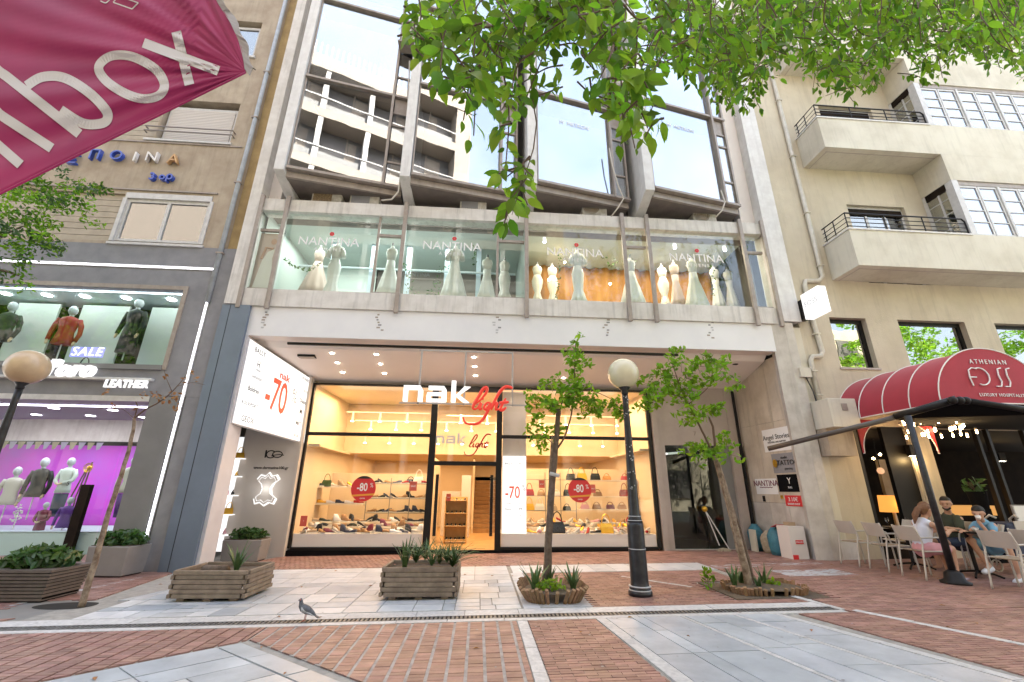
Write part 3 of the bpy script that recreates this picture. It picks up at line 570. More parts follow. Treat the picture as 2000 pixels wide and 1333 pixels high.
# marble return wall of the entrance, slabs with joints
mw = MB(); xa, xb, ya, yb = 7.34, 7.50, 12.0, YF + .02
mw.prism([(xa, ya, zg(7) - .1), (xb, yb, zg(7) - .1), (xb + .3, yb, zg(7) - .1), (xa + .45, ya, zg(7) - .1)], (0, 0, 5.0)); prt(mw, 'return_wall', M['hole'])
for i, (t0, t1) in enumerate(((0, .3), (.3, .62), (.62, 1))):
    for z0, z1 in ((.03, 1.2), (1.2, 3.15), (3.15, 4.75)):
        p0 = Vector((xb, yb)).lerp(Vector((xa, ya)), t0 + .002); p1 = Vector((xb, yb)).lerp(Vector((xa, ya)), t1 - .002); mb = MB()
        mb.prism([(p0.x - .02, p0.y, z0 + .003), (p1.x - .02, p1.y, z0 + .003), (p1.x - .02, p1.y, z1 - .003), (p0.x - .02, p0.y, z1 - .003)], (.022, 0, 0)); prt(mb, 'marble_slab', M['marwall2' if z0 < .1 else 'marwall'])
# entrance recess right of the shop window
bxp('window_pier', 'pinkst', 4.76, 4.90, YW - .1, YW + .15, zg(5) - .05, 4.3); bxp('window_pier', 'pinkst', 4.905, 5.06, YW - .06, YW + .15, zg(5) - .05, 4.3)
bxp('entrance_header', 'pinkst', 5.06, 6.98, YW - .02, YW + .15, 2.66, 4.3); bxp('entrance_jamb', 'pinkst', 6.92, 7.16, YW - .08, YW + .15, zg(7) - .05, 2.655); bxp('entrance_jamb', 'pinkst', 6.985, 7.34, YW - .04, YW + .15, 2.66, 4.3)
bxp('entrance_step', 'marwall2', 5.06, 6.92, YW - .06, YW + .1, .0, .05)
bxp('wall_slot', 'hole', 7.2, 7.26, YW - .09, YW - .04, .04, 4.2)
mb = MB(); mb.quad((5.06, 14.5, 0), (6.92, 14.5, 0), (6.92, 14.5, 2.66), (5.06, 14.5, 2.66)); mb.quad((5.06, 12.05, 0), (5.06, 14.5, 0), (5.06, 14.5, 2.66), (5.06, 12.05, 2.66)); mb.quad((6.92, 12.05, 0), (6.92, 14.5, 0), (6.92, 14.5, 2.66), (6.92, 12.05, 2.66)); mb.quad((5.06, 12.05, 2.66), (6.92, 12.05, 2.66), (6.92, 14.5, 2.66), (5.06, 14.5, 2.66)); mb.quad((5.06, 12.05, .05), (6.92, 12.05, .05), (6.92, 14.5, .05), (5.06, 14.5, .05)); prt(mb, 'stairwell', M['room'])
bxp('entrance_glass', 'band', 5.07, 6.0, YW + .02, YW + .03, .05, 2.65).data.materials[0] = M['paneE']; bxp('entrance_glass', 'band', 6.02, 6.5, YW + .02, YW + .03, .05, 2.65).data.materials[0] = M['paneE']
bxp('entrance_door', 'greyp', 6.5, 6.915, YW + .01, YW + .04, .055, 2.65)
mb = MB(); mb.tube([(5.08, YW - .02, 2.42), (6.05, YW + .9, 2.55)], .03, 6); prt(mb, 'strip_light', M['litwhite'])
text('7', .16, (5.98, YW - .03, 2.98), (1, 0, 0), M['brown'], HB, depth=.01)
# wall behind the shop sign, with the lit hide emblem
wl = MB(); wl.box(-6.0, -4.62, 11.74, 11.9, zg(-5) - .02, 2.9); prt(wl, 'side_wall', M['taupe'])
bxp('side_wall_frame', 'taupe', -4.62, -4.56, 11.72, 11.93, zg(-5) - .02, 4.3)
bxp('side_wall_upper', 'soffit', -6.0, -4.62, 11.76, 11.92, 2.9, 4.6)
# SHOP FRONT ---------------------------------------------------------
Zb = .02
def fr(x0, x1, z0, z1, y0=YW - .04, y1=YW + .06, nm='window_frame', m='black'): return bxp(nm, m, x0, x1, y0, y1, z0, z1, bevel=.004)
fr(-4.56, -4.50, .085, 4.12); fr(4.64, 4.72, .06, 4.10); fr(-1.34, -1.17, .02, 4.115); fr(.44, .59, .02, 4.115)
fr(-4.56, 4.72, 4.12, 4.17); fr(-1.17, .44, 4.02, 4.118)
fr(-4.50, -1.34, 2.77, 2.855); fr(.59, 4.64, 2.77, 2.855); fr(-1.17, .44, 2.05, 2.155)
fr(-4.50, -1.34, .035, .105); fr(.59, 4.64, .04, .10)
bxp('plinth', 'blackmatt', -4.60, 4.76, YW - .08, YW + .05, -.12, .032); 
def pane(x0, x1, z0, z1, y=YW + .0, nm='shop_pane'): o = bxp(nm, 'band', x0, x1, y, y + .008, z0, z1); o.data.materials[0] = M['pane']; return o
pane(-4.5, -1.34, .105, 2.77); pane(-4.5, -1.34, 2.855, 4.12); pane(.59, 4.64, .10, 2.77); pane(.59, 4.64, 2.855, 4.12); pane(-1.17, .44, 2.155, 4.02)
# open door leaves turned inwards with long black pull bars
for x0, s in ((-1.15, 1), (.42, -1)):
    d = thing('glass_door', 'frameless glass shop door standing open on the %s of the doorway' % ('left' if s > 0 else 'right'), 'door', (x0, YW + .05, .03))
    mb = MB(); mb.prism([(x0, YW + .05, .05), (x0 + .10 * s, YW + .85, .05), (x0 + .115 * s, YW + .85, .05), (x0 + .015 * s, YW + .05, .05)], (0, 0, 1.99)); mb.build('glass_leaf', M['pane'], d)
    MB().box(x0 + .04 * s, x0 + .115 * s, YW - .02, YW + .04, .35, 1.82).build('pull_bar', M['black'], d)
# SHOP INTERIOR ------------------------------------------------------
mb = MB(); mb.quad((-4.55, YW + .06, .02), (4.72, YW + .06, .02), (4.72, 19, .02), (-4.55, 19, .02)); prt(mb, 'shop_floor', M['shopfloor'])
mb = MB(); mb.quad((-4.53, YW + .06, 0), (-4.3, 19, 0), (-4.3, 19, 4.3), (-4.53, YW + .06, 4.3)); mb.quad((4.7, YW + .06, 0), (4.7, 19, 0), (4.7, 19, 4.3), (4.7, YW + .06, 4.3)); mb.quad((-4.3, 19, 0), (4.7, 19, 0), (4.7, 19, 4.3), (-4.3, 19, 4.3)); prt(mb, 'shop_wall', M['shopwall'])
mb = MB(); mb.quad((-4.55, YW + .06, 4.16), (4.72, YW + .06, 4.16), (4.72, 19, 4.16), (-4.55, 19, 4.16)); prt(mb, 'shop_ceiling', M['shopceil'])
mb = MB(); mb.box(-4.5, 4.7, 14.9, 15.0, 2.55, 4.15); mb.box(-4.5, 4.7, 15.0, 19, 2.55, 2.62); prt(mb, 'gallery_front', M['shopwall'])
mb = MB(); mb.box(-4.49, -4.2, YW + .1, 14.9, 2.5, 2.56); mb.box(4.4, 4.68, YW + .1, 14.9, 2.5, 2.56); prt(mb, 'cornice', M['shopwall'])
mb = MB(); mb.box(.62, 1.27, YW + .25, YW + .3, .4, 4.1); prt(mb, 'panel_wall', M['taupe'])
mb = MB(); mb.box(-1.30, -1.24, 12.6, 14.6, .03, 2.3); prt(mb, 'partition', M['shopwall'])
# display decks
for x0, x1 in ((-4.48, -1.36), (.61, 4.62)):
    bxp('display_deck', 'shelfm', x0, x1, YW + .07, YW + 1.25, .105, .40)
    bxp('deck_front', 'soffit', x0, x1, YW + .03, YW + .065, .105, .40)
# lights in the shop: recessed discs, track heads and the area lamps that stand for them
def disc(name, x, y, z, r, m, parent, n=14, h=.012):
    mb = MB(); mb.prism([(x + r * math.cos(2 * math.pi * k / n), y + r * math.sin(2 * math.pi * k / n), z) for k in range(n)], (0, 0, -h)); return mb.build(name, M[m], parent)
def downlight(x, y, z, label, r=.055, m='lamp_on', grp='round downlights in the shop soffit'):
    t = thing('downlight', label, 'ceiling light', (x, y, z), grp)
    mb = MB(); mb.tube([(x, y, z + .03), (x, y, z - .006)], r * 1.25, 16); mb.build('trim_ring', M['band'], t); disc('lens', x, y, z - .007, r, m, t)
    return t
zs = lambda y: 4.70 + (y - YF - .5) * (4.22 - 4.70) / (12.1 - YF - .5)
k = 0
for (xa_, rowx) in enumerate((-3.75, -2.66, -.22, 2.2, 3.8)):
    for yy in (10.62, 11.05, 11.5):
        if rowx == 3.8 and yy < 11.4: continue
        if rowx == 2.2 and yy == 11.05: continue
        downlight(rowx + (yy - 10.6) * .05, yy, zs(yy), 'small lit soffit downlight, %s column from the left, %s from the street' % (ORD[xa_], ORD[(10.62, 11.05, 11.5).index(yy)]), r=.05)
disc('dark_spot', 6.7, 10.62, zs(10.62) + .0, .07, 'hole', HB)
mb = MB(); mb.box(-4.62, -4.2, 10.72, 11.0, zs(10.86) - .012, zs(10.86) + .05); v_ = mb.build('air_vent', M['hole'])
tag(v_, 'square louvred air vent in the soffit beside the backlit sign', 'air vent')
for q in range(6): MB().box(-4.6, -4.22, 10.74 + q * .043, 10.76 + q * .043, zs(10.86) - .02, zs(10.86) - .013).build('slat', M['taupe'], v_)
tk = MB(); tk.box(-3.9, -1.5, 12.9, 12.94, 3.55, 3.58); tk.box(-1.0, .3, 12.9, 12.94, 3.5, 3.53); tk.box(1.4, 4.3, 12.9, 12.94, 3.55, 3.58); tk.box(-3.9, 4.3, 13.9, 13.94, 3.45, 3.48)
prt(tk, 'light_track', M['shelfm'])
i = 0
for row, (yy, z_) in enumerate(((12.92, 3.55), (13.92, 3.45), (14.6, 3.1))):
    for q in range(11):
        x = -3.7 + q * .78 + (row % 2) * .3
        if -1.35 < x < -1.1 or x > 4.4: continue
        t = thing('spotlight', 'white track spotlight inside the shop, %s from the left in the %s row back' % (ORD[q], ORD[row]), 'spotlight', (x, yy, z_ - .25), 'track spotlights inside the shop')
        mb = MB(); mb.tube([(x, yy, z_), (x, yy - .02, z_ - .24)], .032, 8); mb.build('housing', M['shelfm'], t); disc('lens', x, yy - .02, z_ - .245, .045, 'lamp_on', t, 10)
def area_lamp(x, y, z, sx, sy, e, c, rx=0., nm='shop_light', ry=0.):
    l = bpy.data.lights.new(nm, 'AREA'); l.shape = 'RECTANGLE'; l.size = sx; l.size_y = sy; l.energy = e; l.color = c
    o = bpy.data.objects.new(nm, l); COL.objects.link(o); o.location = (x, y, z); o.rotation_euler = (rx, ry, 0); return o
WARM = (1, .67, .35)
area_lamp(-2.9, 13.0, 4.08, 2.8, 1.6, 42, WARM); area_lamp(2.6, 13.0, 4.08, 3.6, 1.6, 48, WARM); area_lamp(-.4, 12.7, 3.9, 1.2, 1.2, 30, WARM); area_lamp(0, 16.8, 2.5, 8, 3, 45, WARM)
area_lamp(0, 11.3, 4.2, 8, .5, 13, (1, .80, .62)); 
# shelving left window: wall shelves, glass shelves on posts
sh = thing('shelf_unit', 'white wall shelves with shoes at the left side of the left shop window', 'shelves', (-4.3, 13.2, .4))
for z in (1.05, 1.5): MB().box(-4.5, -3.2, 13.15, 13.5, z - .03, z).build('shelf', M['shelfm'], sh)
sh2 = thing('shelf_unit', 'glass shelves on slim metal posts at the back of the left shop window', 'shelves', (-2.4, 13.6, .4), 'display shelving in the shop windows')
for z in (.82, 1.2, 1.6): MB().box(-3.15, -1.4, 13.3, 13.7, z - .012, z).build('shelf', M['paneL'], sh2); MB().box(-3.15, -1.4, 13.29, 13.3, z - .014, z + .002).build('shelf_edge', M['greyp'], sh2)
for x in (-3.15, -2.5, -1.95, -1.4): MB().box(x - .01, x + .01, 13.29, 13.31, .4, 1.75).build('post', M['greyp'], sh2)
sh3 = thing('shelf_unit', 'white shelves with handbags at the right side of the right shop window', 'shelves', (4.1, 13.2, .4))
for z in (.95, 1.3, 1.75): MB().box(2.9, 4.66, 13.1, 13.5, z - .03, z).build('shelf', M['shelfm'], sh3)
sh4 = thing('shelf_unit', 'dark framed glass shelves beside the white poster panel in the right shop window', 'shelves', (1.9, 13.6, .4), 'display shelving in the shop windows')
for z in (.9, 1.3, 1.75): MB().box(1.35, 2.85, 13.3, 13.7, z - .012, z).build('shelf', M['paneL'], sh4); MB().box(1.35, 2.85, 13.29, 13.3, z - .014, z + .002).build('shelf_edge', M['greyp'], sh4)
for x in (1.35, 1.95, 2.4, 2.85): MB().box(x - .01, x + .01, 13.29, 13.31, .4, 1.95).build('post', M['greyp'], sh4)
bw = MB(); bw.box(-4.45, -1.35, 14.2, 14.25, .03, 1.9); bw.box(.65, 4.68, 14.2, 14.25, .03, 2.1); prt(bw, 'display_back', M['shopwall'])
# birch stand with small shoes, stairs
bs = thing('display_stand', 'birch stand of small shoe shelves inside the doorway', 'display stand', (-.62, 13.6, .03))
for x in (-.93, -.31): MB().box(x - .015, x + .015, 13.4, 13.75, .03, 1.25).build('side', M['birch'], bs)
MB().box(-.915, -.325, 13.72, 13.75, .06, 1.25).build('back', M['birch'], bs)
for z in (.12, .48, .82, 1.16): MB().box(-.915, -.325, 13.38, 13.72, z - .02, z).build('shelf', M['birch'], bs)
st = thing('staircase', 'timber staircase rising at the back of the shop', 'staircase', (.18, 16.5, .03))
for q in range(14): MB().box(-.15, .75, 16.6 + q * .2, 16.8 + q * .2, .02 + q * .15, .16 + q * .15).build('step', M['stair'], st)
MB().box(-.22, -.155, 16.4, 19, .03, 2.5).build('side_wall', M['shopwall'], st); MB().box(.755, .82, 16.4, 19, .03, 2.5).build('side_wall', M['shopwall'], st)
ck = MB(); ck.box(-.55, -.25, 15.0, 15.05, .03, 1.9); ck.box(-1.2, -.6, 15.5, 15.6, .03, 1.4); prt(ck, 'back_shelving', M['taupe'])
# SIGNS --------------------------------------------------------------
def nakletters(org, h, xd, m, parent, dep, lab, wd=.0):
    """squared letters n a k from bars; org = lower left, h = x-height"""
    X = Vector(xd).normalized(); Z = Vector((0, 0, 1)); Nn = X.cross(Z) * -1; o0 = Vector(org); t = h * .27
    def poly(pts, nm): mb = MB(); mb.prism([o0 + X * (p[0] * h) + Z * (p[1] * h) for p in pts], Nn * dep); return mb
    def ring(lst, nm):
        mb = MB()
        for pts in lst: mb.prism([o0 + X * (p[0] * h) + Z * (p[1] * h) for p in pts], Nn * dep)
        return mb.build('letter', m, parent)
    a = .26; ring([[(0, 0), (a, 0), (a, .74), (0, .74)], [(0, .742), (.98, .742), (1.16, .742), (1.02, 1), (0, 1)], [(.9, 0), (1.18, 0), (1.18, .738), (.9, .738)]], 'n')
    s = 1.42; ring([[(s + .1, .77), (s + 1.0, .77), (s + 1.2, .77), (s + 1.05, 1), (s + .1, 1)], [(s + .92, .0), (s + 1.2, 0), (s + 1.2, .765), (s + .92, .765)], [(s, 0), (s + .915, 0), (s + .915, .2), (s, .2)], [(s, .205), (s + .25, .205), (s + .25, .40), (s, .40)], [(s, .405), (s + .915, .405), (s + .915, .60), (s + .06, .60)]], 'a')
    s = 2.92; ring([[(s, 0), (s + .27, 0), (s + .27, 1.36), (s, 1.36)], [(s + .275, .42), (s + .80, 1), (s + 1.18, 1), (s + .5, .47)], [(s + .275, .40), (s + .5, .465), (s + 1.14, 0), (s + .76, 0)]], 'k')
LIGHT = [  # strokes of the handwritten word, in letter units (x right, z up)
 [(.18, .35), (.5, .62), (.78, 1.0), (.86, 1.25), (.76, 1.36), (.58, 1.2), (.36, .8), (.12, .35), (.05, .12), (.16, .03), (.34, .1)],
 [(.34, .1), (.52, .42), (.44, .18), (.46, .04), (.6, .08)],
 [(1.02, .44), (.86, .42), (.72, .24), (.74, .06), (.9, .08), (1.1, .42), (.98, .1), (.8, -.32), (.5, -.72), (.1, -.85), (-.35, -.78), (-.5, -.45)],
 [(1.05, .05), (1.3, .52), (1.6, 1.08), (1.95, 1.42), (2.3, 1.38), (2.32, 1.3)],
 [(1.3, .52), (1.12, .1), (1.08, .04)], [(1.12, .12), (1.32, .4), (1.46, .4), (1.4, .2), (1.42, .04), (1.56, .06)],
 [(1.98, .72), (1.7, .2), (1.68, .04), (1.82, .02), (2.02, .18)], [(1.6, .44), (2.16, .5)]]
def script_word(org, s, xd, m, parent, r, depth=None, label=None):
    X = Vector(xd).normalized(); o0 = Vector(org); mb = MB()
    for st_ in LIGHT:
        pts = []
        for i in range(len(st_) - 1):
            p0, p1, p2, p3 = [Vector(st_[max(0, min(len(st_) - 1, i + q))]) for q in (-1, 0, 1, 2)]
            for t in (0, .25, .5, .75): pts.append(.5 * ((2 * p1) + (p2 - p0) * t + (2 * p0 - 5 * p1 + 4 * p2 - p3) * t * t + (3 * p1 - p0 - 3 * p2 + p3) * t ** 3))
        pts.append(Vector(st_[-1])); n = len(pts)
        rad = [r * (.42 + .75 * math.sin(math.pi * min(1, max(0, (i + .5) / n))) ** .7) for i in range(n)]
        mb.tube([o0 + X * (p[0] * s) + Vector((0, 0, p[1] * s)) for p in pts], rad, 8)
    d = mb.build('script_word', m, parent, smooth=True)
    return d
sg = thing('shop_name_sign', 'large white and red three dimensional shop name hanging over the entrance', 'sign', (-.5, 10.2, 3.3))
Ys = 10.0; L0 = at(786, 784, Ys); L1 = at(918, 785, Ys); hh = (L1.x - L0.x) / 4.1
nakletters((L0.x, Ys, 3.36), hh, (1, 0, 0), M['whitel'], sg, .09, '')
ls = at(922, 802, Ys); script_word((ls.x, Ys - .04, ls.z + .01), .39, (1, 0, 0), M['redl'], sg, .034)
MB().ball((ls.x + .24, Ys - .04, ls.z + .27), .03, 8).build('dot', M['redl'], sg)
for px in (820, 908, 1001): p = at(px, 740, Ys + .06); MB().box(p.x - .018, p.x + .018, Ys + .07, Ys + .10, 3.3, 4.60).build('hanger_tube', M['steel'], sg)
pA, pB = at(780, 785, Ys + .07), at(1030, 788, Ys + .07)
MB().box(pA.x, pB.x, Ys + .07, Ys + .10, 3.32, 3.35).build('lower_rail', M['steel'], sg); p = at(820, 700, Ys + .07); q = at(1001, 700, Ys + .07); MB().box(p.x - .018, q.x + .018, Ys + .07, Ys + .10, 4.60, 4.64).build('upper_rail', M['steel'], sg)
# second name on the glass above the door
nk = thing('door_sign', 'faint grey and dark red shop name printed on the glass above the door', 'sign', (-.4, YW, 2.4))
p = at(850, 866, YW - .02); nakletters((p.x, YW - .022, p.z), .20, (1, 0, 0), M['inkl'], nk, .012, ''); p = at(916, 874, YW - .03); script_word((p.x, YW - .035, p.z), .245, (1, 0, 0), M['redd'], nk, .018)
# backlit brand panel on the left
bp = thing('backlit_panel', 'big backlit white panel of shoe brands with red discount left of the shop', 'sign', (-5, 10.9, 2.4))
c0, c1, c2, c3 = Vector((-5.44, 9.99, 4.76)), Vector((-4.575, 11.87, 4.24)), Vector((-4.55, 11.87, 2.56)), Vector((-5.44, 9.99, 2.80))
fdir = (c1 - c0); nrm = Vector((fdir.y, -fdir.x, 0)).normalized()
MB().prism([c0, c1, c2, c3], nrm * -.14).build('cabinet', M['band'], bp)
i0 = [c0 + (c2 - c0) * .008, c1 + (c3 - c1) * .008, c2 + (c0 - c2) * .008, c3 + (c1 - c3) * .008]
MB().prism([p + nrm * .002 for p in i0], nrm * .004).build('lit_face', M['litwhite'], bp)
def PW(u, v): return c0.lerp(c1, u).lerp(c3.lerp(c2, u), v) + nrm * .008      # u across, v down
def ptext(s, u, v, size, m, **k):
    o_ = PW(u, v); xd = (PW(u + .02, v) - PW(u - .02, v)); ud = (PW(u, v - .02) - PW(u, v + .02))
    def wp(co): return PW(u + co.x * k.get('sx', 1) / 2.1, v - co.y / (2.0 - .3 * u)) + nrm * (co.z * .5)
    k2 = {a: b for a, b in k.items() if a in ('bold', 'shear', 'space')}
    return text(s, size, o_, xd, m, bp, depth=.002, warp=wp, **k2)
ptext('-70', .48, .52, 1.12, M['signred'], sx=.46, bold=.012, space=.95); ptext('%', .74, .40, .50, M['inkg'], sx=.50, bold=0)
ptext('nak', .55, .21, .24, M['signred'], bold=.006, sx=.95)
for s, u, v, sz, m_, kw in (('BALLY', .16, .085, .12, 'ink', dict(space=1.1)), ('H', .17, .24, .14, 'inkg', dict(bold=.003)), ('HASSIA', .18, .31, .05, 'inkl', {}), ('Sebastian', .18, .40, .09, 'inkl', dict(shear=.3)), ('Boldrini', .17, .56, .11, 'ink', dict(bold=.003)), ('ROCKPORT', .16, .74, .085, 'inkg', dict(space=1.15)), ('GEOX', .17, .92, .13, 'ink', dict(space=1.05)),
      ('STONEFLY', .88, .07, .07, 'inkl', {}), ('ecco', .90, .24, .08, 'inkl', {}), ('Diana', .88, .41, .11, 'ink', dict(bold=.003)), ('M', .87, .57, .12, 'ink', dict(bold=.006)), ('MBT', .86, .75, .10, 'inkg', dict(bold=.002)), ('SIOUX', .85, .93, .06, 'inkg', {})):
    kw.setdefault('bold', .0015); ptext(s, u, v, sz * 1.4, M['inkg' if m_ == 'inkl' else 'ink'], sx=.62, **kw)
# lit wall emblem
em = thing('wall_emblem', 'lit leather hide emblem with web address on the taupe wall under the backlit panel', 'sign', (-5.2, 11.72, 1.1))
hc = Vector((-5.21, 11.735, 1.44))
hide = [(-.17, .30), (-.07, .27), (0, .35), (.07, .27), (.17, .30), (.24, .20), (.15, .12), (.10, 0), (.13, -.13), (.24, -.22), (.20, -.33), (.10, -.30), (0, -.37), (-.10, -.30), (-.20, -.33), (-.24, -.22), (-.13, -.13), (-.10, 0), (-.15, .12), (-.24, .20)]
MB().prism([(hc.x + a * 1.16, hc.y, hc.z + b * 1.12) for a, b in hide], (0, -.03, 0)).build('glow_back', M['litwhite'], em)
MB().prism([(hc.x + a, hc.y - .034, hc.z + b) for a, b in hide], (0, -.03, 0)).build('hide_plate', M['taupe'], em)
mb = MB(); mb.tube([(hc.x + a * .88, hc.y - .066, hc.z + b * .88) for a, b in hide + hide[:1]], .006, 5); mb.build('stitch_line', M['litwhite'], em)
l = bpy.data.lights.new('emblem_glow', 'POINT'); l.energy = 1.2; l.color = (.95, 1, 1); l.shadow_soft_size = .3; lo = bpy.data.objects.new('emblem_glow', l); COL.objects.link(lo); lo.location = (hc.x, hc.y - .12, hc.z)
text('www.dermatina100.gr', .094, (-5.21, 11.735, 1.93), (1, 0, 0), M['ink'], em, depth=.003, bold=.0015)
text('1', .26, (-5.40, 11.735, 2.26), (1, 0, 0), M['ink'], em, depth=.003, bold=.004)
mb = MB(); mb.tube([(-5.27 + .11 * math.cos(a) , 11.73, 2.26 + .09 * math.sin(a)) for a in [math.pi * .2 + 1.6 * math.pi * i / 16 for i in range(17)]], .012, 6); mb.tube([(-5.11 + .12 * math.cos(a), 11.73, 2.26 + .075 * math.sin(a)) for a in [2 * math.pi * i / 16 for i in range(17)]], .012, 6); mb.tube([(-5.25, 11.73, 2.23), (-5.05, 11.73, 2.26), (-4.95, 11.73, 2.24)], .01, 5); mb.build('numeral_loops', M['ink'], em)
# lit white shelves at the far left side of the passage
ss = thing('shelf_unit', 'lit white shelves of shoes and bags between the white pillar and the taupe wall', 'shelves', (-5.85, 12.0, .0))
MB().box(-6.3, -5.95, 11.95, 12.0, .0, 2.7).build('back', M['litwhite'], ss)
for z in (.4, .85, 1.28, 1.72, 2.15): MB().box(-6.3, -5.86, 11.5, 11.94, z - .02, z).build('shelf', M['whitel'], ss)
# poster column in the right window
pc = thing('poster_panel', 'tall backlit white discount poster just right of the shop door', 'poster', (.94, YW + .16, .4))
MB().box(.63, 1.26, YW + .15, YW + .18, .40, 2.32).build('board', M['litwhite'], pc)
text('-70', .42, (.90, YW + .145, 1.38), (1, 0, 0), M['signred'], pc, depth=.002, sx=.72, bold=.004); text('%', .24, (1.20, YW + .145, 1.50), (1, 0, 0), M['inkg'], pc, depth=.002, sx=.6)
for s, x, z, sz in (('BALLY', .78, 2.12, .07), ('H', 1.10, 2.12, .08), ('Sebastian', .80, 1.96, .04), ('Boldrini', 1.10, 1.96, .055), ('ROCKPORT', .80, 1.82, .04), ('GEOX', 1.11, 1.82, .05), ('STONEFLY', .80, 1.12, .05), ('ecco', 1.11, 1.12, .06), ('Diana', .78, .98, .065), ('M', 1.11, .98, .10), ('SIOUX', .78, .82, .045), ('MBT', 1.11, .82, .045)):
    text(s, sz, (x, YW + .145, z), (1, 0, 0), M['ink' if sz > .06 else 'inkg'], pc, depth=.001)
# red discount circles and small stickers on the glass
for x, z, lb in ((-2.92, 1.455, 'left'), (2.66, 1.465, 'right')):
    t = thing('discount_sticker', 'round red discount sticker on the glass of the %s shop window' % lb, 'sticker', (x, YW - .01, z), 'round red discount stickers')
    R_ = .31
    def cap(a0, a1, m_, y, zz0=None): mb = MB(); mb.prism([(x + R_ * math.cos(a), y, z + R_ * math.sin(a)) for a in [a0 + (a1 - a0) * i / 24 for i in range(25)]], (0, -.003, 0)); return mb.build('disc_part', M[m_], t)
    mb = MB(); mb.prism([(x + R_ * math.cos(2 * math.pi * i / 36), YW - .004, z + R_ * math.sin(2 * math.pi * i / 36)) for i in range(36)], (0, -.003, 0)); mb.build('disc', M['sred'], t)
    cap(math.radians(52), math.radians(128), 'ink', YW - .0085); 
    mb = MB(); mb.prism([(x - .285, YW - .008, z - .15), (x + .29, YW - .008, z - .11), (x + .275, YW - .008, z - .155), (x - .25, YW - .008, z - .19)], (0, -.003, 0)); mb.build('band', M['syel'], t)
    text('-80', .27, (x - .03, YW - .012, z + .03), (1, 0, 0), M['paper'], t, depth=.0015, sx=.75, bold=.004); text('%', .15, (x + .2, YW - .012, z + .08), (1, 0, 0), M['paper'], t, depth=.0015, sx=.8)
    text('Final Sale', .045, (x, YW - .012, z + .16), (1, 0, 0), M['pinkred'], t, depth=.0015); text('OFFER', .045, (x, YW - .012, z - .235), (1, 0, 0), M['paper'], t, depth=.0015)
for i, (px, py, wd, ht, lb) in enumerate(((593, 1018, .16, .24, 'small upright red sticker at the lower left corner of the left shop window'), (807, 950, .2, .24, 'small pale red sale card at the right of the left shop window'), (1058, 946, .16, .20, 'small red sale card above the trunk in the right shop window'), (1158, 955, .14, .22, 'small red striped card right of the round sticker'), (876, 972, .12, .18, 'small red sale card inside the doorway'))):
    p = at(px, py, YW + (.0 if i in (0,) else .6)); t = tag(MB().box(p.x - wd / 2, p.x + wd / 2, p.y - .006, p.y - .002, p.z - ht / 2, p.z + ht / 2).build('sale_card', M['pinkred']), lb, 'sale card')
    text('SALE' if i else '!', wd * .3, (p.x, p.y - .008, p.z), (1, 0, 0), M['paper'], t, depth=.001)
# scorched fixing marks on the white band
for i, px in enumerate((519, 740, 970, 1181, 1389)):
    t = thing('letter_remnant', 'torn grey remnant of an old sign on the white band, %s from the left' % ORD[i], 'sign remnant', at(px, 625 + i * 4, YF - .01), 'torn sign remnants on the white band')
    for q in range(7):
        p = at(px + rnd.uniform(-7, 7), 610 + i * 5 + q * 5, YF - .004); MB().box(p.x - .035, p.x + rnd.uniform(.01, .05), YF - .006, YF - .002, p.z - .02, p.z + .015).build('scrap', M[rnd.choice(['inkg', 'brown', 'inkl'])], t)
